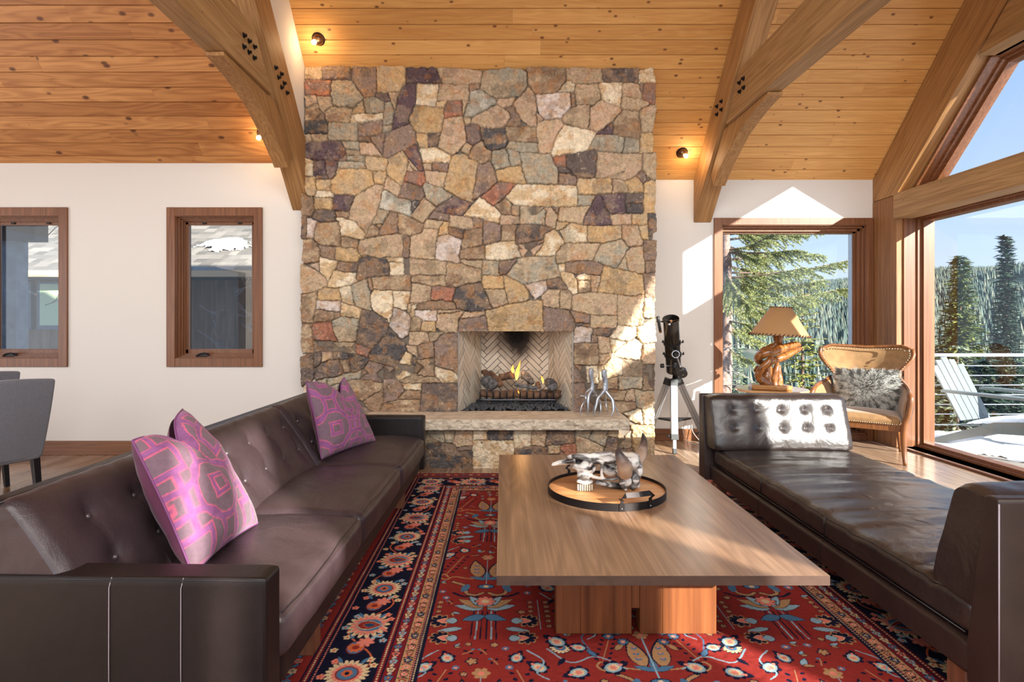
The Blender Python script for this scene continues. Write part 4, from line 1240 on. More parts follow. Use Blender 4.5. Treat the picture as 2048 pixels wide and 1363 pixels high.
flog(q(1000, 755, 5.70), q(1026, 749, 5.66), .034, .040, M_log, 'round brown log lying left of the tall flame', 5)
flog(q(1044, 746, 5.66), q(1062, 762, 5.62), .035, .036, M_ash, 'charred black log just right of the tall flame', 6)
flog(q(1030, 768, 5.56), q(1075, 776, 5.54), .018, .022, M_ash, 'small ash whitened log lying low in the middle of the fire', 7)
flog(q(1060, 758, 5.56), q(1064, 766, 5.53), .018, .020, M_ash, 'short upright stub right of the black log', 8)
flog(q(1074, 766, 5.60), q(1078, 772, 5.52), .02, .022, M_log, 'small round pale log end left of the right flame', 9)
flog(q(1098, 764, 5.62), q(1106, 772, 5.52), .042, .046, M_ash, 'grey speckled log end at the right of the grate', 10)
flog(q(1108, 784, 5.66), q(1118, 788, 5.62), .034, .036, M_log, 'brown round log end at the far right behind the grate', 11)
# flames
m = bpy.data.materials.new('flame'); m.use_nodes = True; t_ = m.node_tree; t_.nodes.clear()
o_ = N(t_, 'ShaderNodeOutputMaterial'); em = N(t_, 'ShaderNodeEmission'); em.inputs[1].default_value = 2.6
tcn = N(t_, 'ShaderNodeTexCoord'); sp = N(t_, 'ShaderNodeSeparateXYZ'); t_.links.new(tcn.outputs['Generated'], sp.inputs[0])
rr = ramp(t_, [(0, (1, .50, .10)), (.45, (1, .42, .06)), (1, (1, .22, .02))]); t_.links.new(sp.outputs['Z'], rr.inputs[0]); t_.links.new(rr.outputs[0], em.inputs[0])
lw = N(t_, 'ShaderNodeLayerWeight'); lw.inputs[0].default_value = .45; tr = N(t_, 'ShaderNodeBsdfTransparent'); ms_ = N(t_, 'ShaderNodeMixShader')
t_.links.new(lw.outputs['Facing'], ms_.inputs[0]); t_.links.new(em.outputs[0], ms_.inputs[1]); t_.links.new(tr.outputs[0], ms_.inputs[2]); t_.links.new(ms_.outputs[0], o_.inputs[0])
M_flame = m
def flame(pts, rad, label):
    bm = B(); pp = catmull(pts, 5); tube(bm, pp, lerp_list(rad, len(pp)), 14, flat=.6); o = obj('flame', bm, M_flame, smooth=True); tag(o, label, 'flame')
flame([q(1033, 760, 5.62), q(1034, 748, 5.62), q(1037, 735, 5.62), q(1041, 721, 5.62)], [.006, .026, .016, .001], 'tall forked orange flame in the middle of the fire')
flame([q(1027, 745, 5.66), q(1025, 738, 5.66), q(1026, 730, 5.66)], [.014, .02, .002], 'paler orange flame just left of the tall one')
flame([q(1086, 766, 5.58), q(1085, 758, 5.58), q(1082, 751, 5.58)], [.006, .014, .001], 'small orange flame beside the right log end')
flame([q(1037, 792, 5.60), q(1037, 786, 5.60), q(1036, 780, 5.60)], [.006, .012, .001], 'low orange glow behind the grate bars')
flame([q(992, 772, 5.55), q(993, 769, 5.55), q(993, 766, 5.55)], [.003, .006, .001], 'tiny orange flame under the left log end')
flame([q(1067, 770, 5.58), q(1067, 765, 5.58), q(1066, 760, 5.58)], [.004, .008, .001], 'short reddish flame in front of the stub')
fl = bpy.data.lights.new('fire_glow', 'POINT'); fl.energy = .9; fl.color = (1, .5, .18); fl.shadow_soft_size = .06
fo = bpy.data.objects.new('fire_glow', fl); link(fo); fo.location = q(1045, 735, 5.55)
# ================================================================ rug
class Paint:
    def __init__(s, x0, x1, y0, y1, st):
        s.x0, s.y0, s.st = x0, y0, st
        s.xs = np.arange(x0, x1+st/2, st); s.ys = np.arange(y0, y1+st/2, st)
        s.X, s.Y = np.meshgrid(s.xs, s.ys); s.c = np.zeros(s.X.shape+(3,)); s.T = (0, 0, 0, 1, 1)
    def at(s, ox=0, oy=0, rot=0, sc=1, mir=1): s.T = (ox, oy, rot, sc, mir); return s
    def w(s, p):
        ox, oy, r, k, m = s.T; x = p[0]*k*m; y = p[1]*k
        return (ox+x*math.cos(r)-y*math.sin(r), oy+x*math.sin(r)+y*math.cos(r))
    def reg(s, cx, cy, rad):
        i0 = max(0, int((cy-rad-s.y0)/s.st)); i1 = max(0, int((cy+rad-s.y0)/s.st)+2); j0 = max(0, int((cx-rad-s.x0)/s.st)); j1 = max(0, int((cx+rad-s.x0)/s.st)+2)
        return slice(i0, i1), slice(j0, j1)
    def loc(s, a, b, cx, cy):                          # local frame coords around a world point
        ox, oy, r, k, m = s.T; dx = s.X[a, b]-cx; dy = s.Y[a, b]-cy
        u = (dx*math.cos(-r)-dy*math.sin(-r))*m/k; v = (dx*math.sin(-r)+dy*math.cos(-r))/k
        return u, v
    def ell(s, x, y, rx, ry, col, ang=0):
        cx, cy = s.w((x, y)); k = s.T[3]; a, b = s.reg(cx, cy, max(rx, ry)*k*1.05+s.st); u, v = s.loc(a, b, cx, cy)
        ca, sa = math.cos(ang), math.sin(ang); p = u*ca+v*sa; q = -u*sa+v*ca
        s.c[a, b][(p/rx)**2+(q/ry)**2 < 1] = col
    def star(s, x, y, r0, r1, n, col, ph=0, sy=1):
        cx, cy = s.w((x, y)); k = s.T[3]; a, b = s.reg(cx, cy, r1*k*max(1, sy)*1.05+s.st); u, v = s.loc(a, b, cx, cy); v = v/sy
        rr = np.hypot(u, v); th = np.arctan2(v, u)+ph
        s.c[a, b][rr < r0+(r1-r0)*np.abs(np.cos(th*n/2))**.7] = col
    def poly(s, pts, col):
        q = np.array([s.w(p) for p in pts]); lo = q.min(0); hi = q.max(0); c = (lo+hi)/2; rad = (hi-lo).max()/2+s.st
        a, b = s.reg(c[0], c[1], rad)
        if s.X[a, b].size == 0: return
        s.c[a, b][sdf_poly(q, s.X[a, b], s.Y[a, b]) > 0] = col
    def line(s, pts, wd, col, smooth=0):
        if smooth: pts = [(p.x, p.y) for p in catmull([(p[0], p[1], 0) for p in pts], smooth)]
        k = s.T[3]; q = [s.w(p) for p in pts]
        for p0, p1 in zip(q, q[1:]):
            c = ((p0[0]+p1[0])/2, (p0[1]+p1[1])/2); L_ = math.hypot(p1[0]-p0[0], p1[1]-p0[1]); a, b = s.reg(c[0], c[1], L_/2+wd*k+s.st)
            X = s.X[a, b]; Y = s.Y[a, b]; ex, ey = p1[0]-p0[0], p1[1]-p0[1]
            t = np.clip(((X-p0[0])*ex+(Y-p0[1])*ey)/(ex*ex+ey*ey+1e-12), 0, 1)
            s.c[a, b][np.hypot(X-p0[0]-ex*t, Y-p0[1]-ey*t) < wd*k/2] = col
    def leaf(s, x, y, L_, wd, ang, col, edge=None, e=.005):
        for (f, cc) in ((1, edge), (0, col)):
            if cc is None: continue
            w_ = wd/2+(e if f else 0); l0 = -e if f else 0; l1 = L_+(e if f else 0); pts = []
            for i in range(13):
                t = i/12; pts.append((l0+(l1-l0)*t, w_*math.sin(PI*t**.75)))
            for i in range(11, 0, -1):
                t = i/12; pts.append((l0+(l1-l0)*t, -w_*math.sin(PI*t**.75)))
            ca, sa = math.cos(ang), math.sin(ang)
            s.poly([(x+p*ca-q_*sa, y+p*sa+q_*ca) for p, q_ in pts], cc)
RED = np.array(s2l((132, 42, 37))); DRED = np.array(s2l((112, 28, 34))); NAVY = np.array(s2l((20, 22, 44))); BLU = np.array(s2l((72, 108, 138)))
LBL = np.array(s2l((134, 160, 172))); CRM = np.array(s2l((206, 180, 142))); TAN = np.array(s2l((166, 126, 88))); PNK = np.array(s2l((212, 122, 106))); ORG = np.array(s2l((196, 96, 58))); DBL = np.array(s2l((40, 62, 92)))
rx0, rx1, ry0, ry1 = -.81, 1.92, 1.16, 4.82
K_ = Paint(rx0, rx1, ry0, ry1, .0034); rd = random.Random(5)
d = np.minimum(np.minimum(K_.X-rx0, rx1-K_.X), np.minimum(K_.Y-ry0, ry1-K_.Y))
def band(a, b, col): K_.c[(d >= a) & (d < b)] = col
def flower(x, y, r, c1, c2, c3, n=6, edge=None):
    if edge is not None: K_.star(x, y, r*.72, r*1.22, n, edge)
    K_.star(x, y, r*.55, r, n, c1); K_.ell(x, y, r*.42, r*.42, c2); K_.ell(x, y, r*.2, r*.2, c3)
# field
K_.T = (0, 0, 0, 1, 1)
fm = d >= .51
K_.c[:] = RED
stripe = 1+.10*(fbm(K_.X*1.2, K_.Y*60, 3, 4)-.5)+.25*(vnoise(K_.X*.2, K_.Y*5, 7)-.5)*.5
def bloom(x, y, r, ang, c=NAVY):
    K_.star(x, y, r*.75, r*1.25, 9, TAN); K_.star(x, y, r*.62, r*1.08, 9, c); K_.leaf(x-.9*r*math.cos(ang), y-.9*r*math.sin(ang), r*1.2, r*.9, ang, PNK, CRM, .003); K_.leaf(x-1.7*r*math.cos(ang), y-1.7*r*math.sin(ang), r*1.2, r*1.1, ang, LBL, NAVY, .003)
def bud(x, y, r, ang):
    K_.star(x, y, r*.9, r*1.35, 7, NAVY); K_.ell(x, y, r, r*.8, LBL, ang); K_.ell(x, y, r*.72, r*.55, CRM, ang); K_.star(x, y, r*.22, r*.45, 6, PNK); K_.leaf(x+r*math.cos(ang), y+r*math.sin(ang), r*1.1, r*.9, ang, NAVY); K_.ell(x+r*1.0*math.cos(ang), y+r*1.0*math.sin(ang), r*.3, r*.2, PNK, ang)
def bouquet(cx, cy, sc=1):
    for m in (1, -1):
        K_.T = (cx, cy, 0, sc, m)
        for i in (0, 1, 2): K_.line([(.012+.02*i, -.34), (.010+.018*i, -.12)], .006, NAVY if i != 1 else LBL)
        K_.leaf(.01, -.10, .13, .05, .25, LBL, NAVY, .004); K_.leaf(.01, -.09, .14, .05, .62, TAN, NAVY, .004); K_.leaf(.01, -.08, .12, .04, 1.0, LBL, NAVY, .004)
        K_.leaf(.0, -.16, .10, .05, -.35, BLU, NAVY, .004)
        K_.line([(0, -.03), (.05, .02), (.10, .015), (.15, .05)], .014, NAVY, 5)
        K_.line([(.015, .05), (.05, .03), (.09, .05), (.10, .12), (.16, .165)], .024, NAVY, 5); K_.line([(.015, .05), (.05, .03), (.09, .05), (.10, .12), (.16, .165)], .016, TAN, 5)
        K_.ell(.098, .10, .018, .04, BLU, .3)
        K_.line([(.0, .20), (.08, .20), (.16, .22), (.20, .19), (.23, .22), (.21, .25), (.19, .22)], .009, TAN, 6)
        K_.leaf(.035, .21, .22, .085, 1.42, NAVY); K_.leaf(.037, .214, .20, .072, 1.42, TAN)
        for q in (.27, .31, .35): K_.ell(.052, q, .014, .009, BLU); K_.ell(.052, q+.004, .006, .004, PNK)
        K_.leaf(.0, .19, .09, .03, .35, BLU, NAVY, .003)
        for i in range(6):                                 # sprays of small stars
            yy = -.02-.045*i*.9; K_.line([(.235, yy), (.235, yy-.045)], .004, LBL)
            for xx in (.20, .27): K_.star(xx, yy-.02, .007, .017, 5, NAVY); K_.star(xx, yy-.02, .005, .013, 5, TAN)
        for i in range(6):
            yy = .26+.036*i; xx = .20-.012*i; K_.line([(xx, yy), (xx-.012, yy+.036)], .004, TAN); K_.ell(xx+.026, yy+.01, .010, .007, NAVY, .6); K_.ell(xx-.03, yy+.016, .010, .007, NAVY, -.6)
        bloom(.185, -.20, .042, 0); bloom(.17, -.33, .040, .1); K_.leaf(.09, -.26, .10, .03, -.2, LBL, NAVY, .003)
        bud(.21, .49, .030, 2.4); bud(.13, .55, .026, 1.2); K_.line([(.24, .42), (.20, .46), (.23, .53), (.17, .60)], .006, LBL, 5)
        K_.star(.30, .62, .030, .046, 14, NAVY); K_.star(.30, .62, .026, .040, 14, CRM); K_.ell(.30, .62, .022, .022, BLU); K_.ell(.30, .62, .010, .010, ORG)
    K_.T = (cx, cy, 0, sc, 1)
    K_.leaf(0, .18, .10, .03, PI/2, BLU); K_.line([(0, .10), (0, .44)], .005, LBL)
    K_.star(0, -.03, .032, .05, 8, NAVY); K_.star(0, -.03, .028, .044, 8, PNK); K_.ell(0, -.03, .018, .018, CRM)
    K_.ell(0, .115, .042, .024, NAVY); K_.ell(0, .115, .036, .019, BLU); K_.star(0, .115, .008, .014, 6, CRM)
    K_.star(0, .455, .02, .034, 6, TAN); K_.ell(0, .455, .012, .012, PNK)
cxm = (rx0+rx1)/2
for y0 in (1.30, 2.32, 3.34):
    for cx in (cxm-.63, cxm+.63): bouquet(cx, y0+.32)
for y0 in (1.82, 2.85, 3.86): bouquet(cxm, y0+.10, .9)
K_.T = (0, 0, 0, 1, 1)
for y0 in (1.62, 2.20, 2.66, 3.22, 3.70, 4.16):          # flowering branches between the bouquets
    for m in (1, -1):
        K_.T = (cxm, y0, 0, 1, m)
        K_.line([(.10, -.10), (.20, -.02), (.30, -.06), (.38, .03)], .007, LBL, 6); K_.line([(.20, -.02), (.24, .10), (.20, .17)], .006, BLU, 6)
        bud(.15, -.09, .034, 2.6); bud(.28, -.12, .032, -.4); bud(.34, .08, .034, .8); bud(.20, .19, .030, 1.6); bud(.26, .04, .026, .3)
        K_.leaf(.20, -.02, .06, .022, 1.0, BLU, NAVY, .003); K_.leaf(.32, -.03, .06, .022, -1.0, NAVY); K_.leaf(.12, .02, .07, .024, 2.2, TAN, NAVY, .003)
        for (a, b2) in ((.08, .08), (.13, .12), (.09, .15)): flower(a, b2, .022, BLU, PNK, CRM, 8, NAVY)
for k in range(7000):
    x = rd.uniform(rx0+.53, rx1-.53); y = rd.uniform(ry0+.53, ry1-.53); r = rd.uniform(.014, .024); a, b2 = K_.reg(x, y, r*1.25)
    if np.abs(K_.c[a, b2]-RED).max() > .01: continue
    K_.T = (x, y, rd.choice((0, PI/2, .6, -.6)), 1, 1); j = k % 4
    if j == 0: flower(0, 0, r, BLU, PNK, CRM, 7)
    elif j == 1: K_.star(0, 0, r*.6, r*1.2, 5, NAVY); K_.star(0, 0, r*.4, r*.9, 5, TAN)
    elif j == 2: K_.leaf(-r, 0, r*2.2, r, .4, LBL, NAVY, .003); K_.leaf(-r, 0, r*1.8, r*.7, -.7, TAN, NAVY, .003)
    else: K_.line([(-r, -r*.6), (0, 0), (r, r*.8)], .005, TAN); K_.ell(-r*.6, r*.5, r*.4, r*.3, NAVY); K_.ell(r*.6, -r*.4, r*.4, r*.3, NAVY); K_.ell(r*.8, r, r*.35, r*.3, BLU)
band(0, .012, DRED); band(.012, .10, RED); band(.10, .108, NAVY); band(.108, .128, DRED); band(.128, .15, NAVY); band(.15, .36, NAVY*.8); band(.36, .378, DRED); band(.378, .385, NAVY)
band(.385, .432, DRED*1.1); band(.432, .438, NAVY); band(.438, .482, TAN*1.15); band(.482, .51, NAVY); 
sides = [(rx0, ry0, PI/2, ry1-ry0, -1), (rx1, ry0, PI/2, ry1-ry0, 1), (rx0, ry1, 0, rx1-rx0, 1), (rx0, ry0, 0, rx1-rx0, -1)]
def at_side(sd, sv, dv, sc=1):                         # frame at distance sv along the side, dv in from the edge; local x runs along, y runs inward
    i = sides.index(sd)
    if i == 0: K_.T = (rx0+dv, ry0+sv, -PI/2, sc, -1)
    elif i == 1: K_.T = (rx1-dv, ry0+sv, PI/2, sc, 1)
    elif i == 2: K_.T = (rx0+sv, ry1-dv, PI, sc, -1)
    else: K_.T = (rx0+sv, ry0+dv, 0, sc, 1)
for sd in sides:
    Ls = sd[3]
    for dv, c in ((.118, CRM), (.369, CRM), (.486, PNK), (.496, CRM), (.142, PNK)):     # dotted guards
        sv = dv
        while sv < Ls-dv: at_side(sd, sv, dv); K_.ell(0, 0, .0042, .0034, c); sv += .0135
    sv = .06; k = 0
    while sv < Ls-.06:                                    # outer red band
        at_side(sd, sv, .055); flower(0, 0, .017, [PNK, BLU, CRM][k % 3], NAVY, CRM); K_.leaf(.02, -.01, .035, .014, .6, BLU, NAVY, .003); sv += .062; k += 1
    sv = .40; k = 0
    while sv < Ls-.40:                                    # inner red band
        at_side(sd, sv, .408); flower(0, 0, .0165, [LBL, PNK, BLU, CRM][k % 4], NAVY if k % 2 else RED, CRM, 5, DRED*.5); K_.leaf(.018, .006, .024, .01, -.5, LBL); K_.leaf(.018, -.008, .022, .009, .6, CRM); sv += .049; k += 1
    sv = .45; k = 0
    while sv < Ls-.45:                                    # cream band
        at_side(sd, sv, .460); flower(0, 0, .015, [PNK, DBL, RED, PNK][k % 4], CRM, NAVY, 5, NAVY if k % 2 else None); K_.line([(.016, -.016), (.024, 0), (.016, .014)], .006, NAVY); K_.ell(.026, -.010, .006, .005, PNK); sv += .042; k += 1
    # navy band: vine, rosettes and palmettes in turn
    vine = [(sv, .255+.07*math.sin(sv*2*PI/.44)) for sv in np.arange(.2, Ls-.2, .02)]
    at_side(sd, 0, 0); K_.line(vine, .006, ORG)
    sv = .255; k = 0
    while sv < Ls-.2:
        at_side(sd, sv, .255, 1.0)
        kk = k % 4
        if kk == 0:
            K_.star(0, 0, .066, .086, 22, NAVY); K_.star(0, 0, .058, .082, 22, CRM); K_.star(0, 0, .046, .058, 18, PNK); K_.ell(0, 0, .042, .042, RED*.9); K_.ell(0, 0, .036, .036, BLU); K_.star(0, 0, .014, .022, 8, ORG); K_.ell(0, 0, .009, .009, NAVY)
        elif kk == 2:
            K_.star(0, .0, .060, .100, 17, CRM, sy=.9); K_.star(0, 0, .052, .080, 17, PNK, sy=.9); K_.ell(0, .006, .046, .054, BLU); K_.leaf(0, -.045, .10, .062, PI/2, RED, CRM, .004); K_.leaf(0, -.018, .052, .03, PI/2, DBL, ORG, .003)
            for sgn in (-1, 1): K_.leaf(sgn*.012, .05, .06, .02, PI/2-sgn*.8, PNK)
        else:
            K_.ell(0, -.01, .046, .036, DRED); K_.ell(0, -.01, .042, .032, BLU); K_.star(0, -.01, .022, .034, 9, ORG); K_.ell(0, -.01, .014, .014, RED); K_.star(.04, .02, .018, .036, 7, PNK)
        for (a, b2) in ((.072, -.062), (.085, .066), (.05, .085), (-.02, -.088)):
            K_.star(a, b2, .010, .017, 5, [CRM, LBL, PNK][(k+int(a*100)) % 3]); K_.ell(a, b2, .006, .006, ORG)
        K_.leaf(.055, .035, .05, .016, .5, LBL if k % 2 else BLU); K_.leaf(.06, -.035, .05, .016, -.5, BLU)
        sv += .165; k += 1
K_.T = (0, 0, 0, 1, 1)
wob = (1+.18*(fbm(K_.X*90, K_.Y*90, 3, 6)-.5))[..., None]
K_.c = K_.c*wob*np.where(fm, stripe, 1)[..., None]
zrug = .013+(fbm(K_.X*60, K_.Y*60, 2, 3)-.5)*.0025
M_rug = painted('wool_pile', .95, bump=.5, bscale=420, var=.12, vscale=300, sheen=0, dist=.002, spec=.1)
rug = thing('persian_rug', 'large red and navy oriental rug with flower borders under the coffee table', 'rug', (cxm, 3.0, 0))
obj('rug_field', grid_mesh('rug_field', np.stack([K_.X, K_.Y, zrug], -1), K_.c), M_rug, rug)
bm = B(); box(bm, rx0, rx1, ry0, ry1, .001, .0115); obj('rug_backing', bm, plain('rug_backing', (110, 50, 46), .95), rug)
bm = B(); rd = random.Random(2); x = rx0
while x < rx1:
    for (ya, s_) in ((ry1, 1), (ry0, -1)):
        p = [(x, ya-.004*s_, .008), (x+rd.uniform(-.006, .006), ya+.02*s_, .006), (x+rd.uniform(-.014, .014), ya+rd.uniform(.032, .05)*s_, .004)]
        tube(bm, p, [.0016, .0014, .001], 4, cap=False)
    x += .0065
fr_ = obj('fringe', bm, plain('cream_fringe', (214, 196, 164), .95), rug); fr_['kind'] = 'stuff'

# ================================================================ upholstery helpers
def rounded(x0, x1, y0, y1, z0, z1, r=.03, cuts=14, crown=0, crown_side=0, wr=0, seed=0, bm=None, wf=6):
    bm = bm or B(); cx, cy, cz = (x0+x1)/2, (y0+y1)/2, (z0+z1)/2; hx, hy, hz = (x1-x0)/2, (y1-y0)/2, (z1-z0)/2
    g = bmesh.ops.create_cube(bm, size=2); es = list({e for v in g['verts'] for e in v.link_edges})
    bmesh.ops.subdivide_edges(bm, edges=es, cuts=cuts, use_grid_fill=True)
    seen = [v for v in bm.verts if v.tag is False]
    for v in bm.verts:
        if v.tag: continue
        a, b_, c = v.co
        def sp(t, h):                                   # pull rows toward the edges so the rounding is well sampled
            k_ = min(.9, 2.2*r/h); n_ = 4.0/(cuts+1)*1.0
            return math.copysign(abs(t)**(.75 if h > 4*r else 1), t)
        a, b_, c = sp(a, hx), sp(b_, hy), sp(c, hz)
        p = Vector((a*hx, b_*hy, c*hz)); rr = min(r, hx, hy, hz)
        q_ = Vector((max(-hx+rr, min(hx-rr, p.x)), max(-hy+rr, min(hy-rr, p.y)), max(-hz+rr, min(hz-rr, p.z)))); d_ = p-q_
        if d_.length > 1e-9: p = q_+d_.normalized()*rr
        if crown: p.z += crown*(1-a*a)**.6*(1-b_*b_)**.5*max(0, c)
        if crown_side: p.x += crown_side*(1-b_*b_)**.5*max(0, a)*(1-c*c)**.3
        if wr: p += Vector((1, .3, 1))*wr*mnoise.noise(Vector((p.x*wf, p.y*wf, p.z*wf+seed*9)))
        v.co = p+Vector((cx, cy, cz)); v.tag = True
    for f in bm.faces: f.smooth = True
    return bm
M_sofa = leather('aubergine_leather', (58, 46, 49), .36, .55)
M_sofa_shaded = leather('aubergine_leather_shaded', (29, 22, 22), .42, .35, wr=.12)  # same leather, darkened to put the shade on arms and frame into colour
M_pipe = plain('leather_piping', (30, 24, 28), .35, spec=.6)
M_button = plain('covered_button', (92, 84, 86), .25, metal=.4)
M_stitch = plain('pale_stitching', (170, 158, 168), .6)
M_leg = wood('sofa_leg_walnut', (86, 52, 36), (134, 86, 62), 'z', .4, fine=30, var=.05)
def tufted(bm, prof, y0, y1, cols, rows, ny=64, ns=40, dip=.026, end=.02, bulge=.02, rad=.075, crease=.0035):
    # prof: list of (x,z) from the bottom front, up the face and over the top; rows: distances along it
    pts = catmull([(a, 0, b_) for a, b_ in prof], 8); ln_ = [0]
    for p, q_ in zip(pts, pts[1:]): ln_.append(ln_[-1]+(q_-p).length)
    tot = ln_[-1]; S = np.linspace(0, tot, ns); px = np.interp(S, ln_, [p.x for p in pts]); pz = np.interp(S, ln_, [p.z for p in pts])
    nx_ = np.gradient(pz, S); nz_ = -np.gradient(px, S)
    if nx_[0] < 0: nx_, nz_ = -nx_, -nz_
    vs = []; btn = []
    for i in range(ns):
        row = []
        for j in range(ny):
            y = y0+(y1-y0)*j/(ny-1); t = (y-y0)/(y1-y0); off_ = 0
            e_ = min(t, 1-t)*(y1-y0); off_ -= end*math.exp(-(e_/.022)**2)
            off_ += bulge*(1-(2*t-1)**4)*math.sin(PI*min(1, S[i]/tot))**.5
            for c in cols:
                for r_ in rows:
                    dd = math.hypot((y-c)*1.0, (S[i]-r_)*.9); off_ -= dip*math.exp(-(dd/rad*1.9)**1.15)
                    if abs(S[i]-r_) < .25 and abs(y-c) < .02: off_ -= crease*math.exp(-((y-c)/.008)**2)*math.exp(-(S[i]-r_)**2/.01)
            off_ += .003*mnoise.noise(Vector((y*14, S[i]*14, 1)))
            row.append(bm.verts.new((px[i]+nx_[i]*off_, y, pz[i]+nz_[i]*off_)))
        vs.append(row)
    for i in range(ns-1):
        for j in range(ny-1):
            bm.faces.new((vs[i][j], vs[i][j+1], vs[i+1][j+1], vs[i+1][j])).smooth = True
    # close the ends and back
    fs = []
    for j in (0, ny-1):
        cv = bm.verts.new((px[-1], y0 if j == 0 else y1, pz[0]))
        for i in range(ns-1): fs.append(bm.faces.new((vs[i][j], vs[i+1][j], cv)))
    bmesh.ops.recalc_face_normals(bm, faces=bm.faces)
    for c in cols:
        for r_ in rows:
            x_ = np.interp(r_, S, px); z_ = np.interp(r_, S, pz); a = np.interp(r_, S, nx_); b_ = np.interp(r_, S, nz_)
            l_ = math.hypot(a, b_); btn.append((Vector((x_, c, z_)), Vector((a/l_, 0, b_/l_))))
    return btn
def button(p, n, off_, r=.011):
    bm = B(); q_ = n.to_track_quat('Z', 'Y').to_matrix().to_4x4(); lathe(bm, [(0, -.006), (r, -.006), (r*.95, .0), (r*.6, .005), (0, .007)], 14, mat4=Matrix.Translation(p+n*off_) @ q_); return bm

from mathutils.bvhtree import BVHTree
def drape(bm, path, off_=.0012, steps=40):             # lay a seam on an upholstered surface from above
    t_ = BVHTree.FromBMesh(bm); out = []; pp = []
    for p, q_ in zip(path, path[1:]):
        n = max(2, int((Vector(q_)-Vector(p)).length/.03)); pp += [Vector(p).lerp(Vector(q_), i/n) for i in range(n)]
    pp.append(Vector(path[-1]))
    for p in pp:
        h = t_.ray_cast(Vector((p.x, p.y, 2)), Vector((0, 0, -1)))
        if h[0] is not None: out.append(h[0]+Vector((0, 0, off_)))
    return out
# ================================================================ sofa
SL_ = 2.94
sofa = thing('leather_sofa', 'long dark brown leather sofa with button-tufted back facing the coffee table', 'sofa', (-.676, 1.66, 0), -math.atan2(.071, 2.94))
ARM = .105
for nm, a, b_ in (('arm', 0, ARM), ('arm', SL_-ARM, SL_)):
    o = obj(nm, rounded(-.87, 0, a, b_, .12, .535, .012, 22), M_sofa_shaded, sofa, local=True)
    if a == 0:
        for xx in (-.13-.115, -.455):
            bm = B(); tube(bm, [(xx, -.002, .13), (xx, -.0035, .3), (xx, -.0025, .505), (xx+.004, .004, .533)], .0012, 6); obj('seam', bm, M_stitch, o, local=True)
        bm = B(); tube(bm, [(-.86, .001, .527), (-.3, .0, .528), (-.012, .0, .528), (-.006, .002, .52), (-.006, 0, .14)], .0016, 6); obj('welt', bm, M_pipe, o, local=True)
    else:
        bm = B(); tube(bm, [(-.006, a, .14), (-.006, a-.0005, .525), (-.03, a-.0005, .532), (-.6, a-.0005, .532)], .0016, 6); obj('welt', bm, M_pipe, o, local=True)
obj('base_rail', rounded(-.84, -.02, ARM-.01, SL_-ARM+.01, .13, .232, .015, 18), M_sofa_shaded, sofa, local=True)
cl_ = (SL_-2*ARM)/3
for i in range(3):
    a = ARM+i*cl_; b_ = a+cl_
    cbm = rounded(-.60, .006, a+.003, b_-.003, .232, .372, .030, 26, crown=.058, crown_side=.012, wr=.006, seed=i)
    seam_ = drape(cbm, [(-.50, a+.016, 0), (-.02, a+.016, 0), (-.006, a+.03, 0), (-.002, (a+b_)/2, 0), (-.006, b_-.03, 0), (-.02, b_-.016, 0), (-.1, b_-.016, 0)])
    c = obj('seat_cushion', cbm, M_sofa, sofa, local=True)
    bm = B(); tube(bm, seam_, .0026, 6); obj('piping', bm, M_pipe, c, local=True)
obj('back_frame', rounded(-.87, -.80, 0, SL_, .125, .742, .018, 22), M_sofa_shaded, sofa, local=True)
bm = B(); tube(bm, [(-.80, .012, .738), (-.80, SL_/2, .74), (-.80, SL_-.012, .738)], .003, 6); obj('back_welt', bm, M_pipe, sofa, local=True)
for i in range(3):
    a = (0.012 if i == 0 else ARM+i*cl_); b_ = (SL_-.012 if i == 2 else ARM+(i+1)*cl_)
    bm = B(); c0 = ARM+i*cl_
    cols = [c0+cl_*q_ for q_ in (.125, .375, .625, .875)]
    btn = tufted(bm, [(-.50, .36), (-.53, .42), (-.60, .53), (-.67, .63), (-.725, .705), (-.765, .742), (-.805, .742)], a, b_, cols, (.17, .33), dip=.028, bulge=.022)
    bc = obj('back_cushion', bm, M_sofa, sofa, local=True)
    for p, n in btn: obj('button', button(p, n, -.006), M_button, bc, local=True, smooth=True)
for yy in (.56, 2.28):
    for xx in (-.13, -.78):
        bm = B(); box(bm, xx, xx+.085, yy-.04, yy+.04, .0135, .135); obj('leg', bm, M_leg, sofa, bevel=.003, local=True)

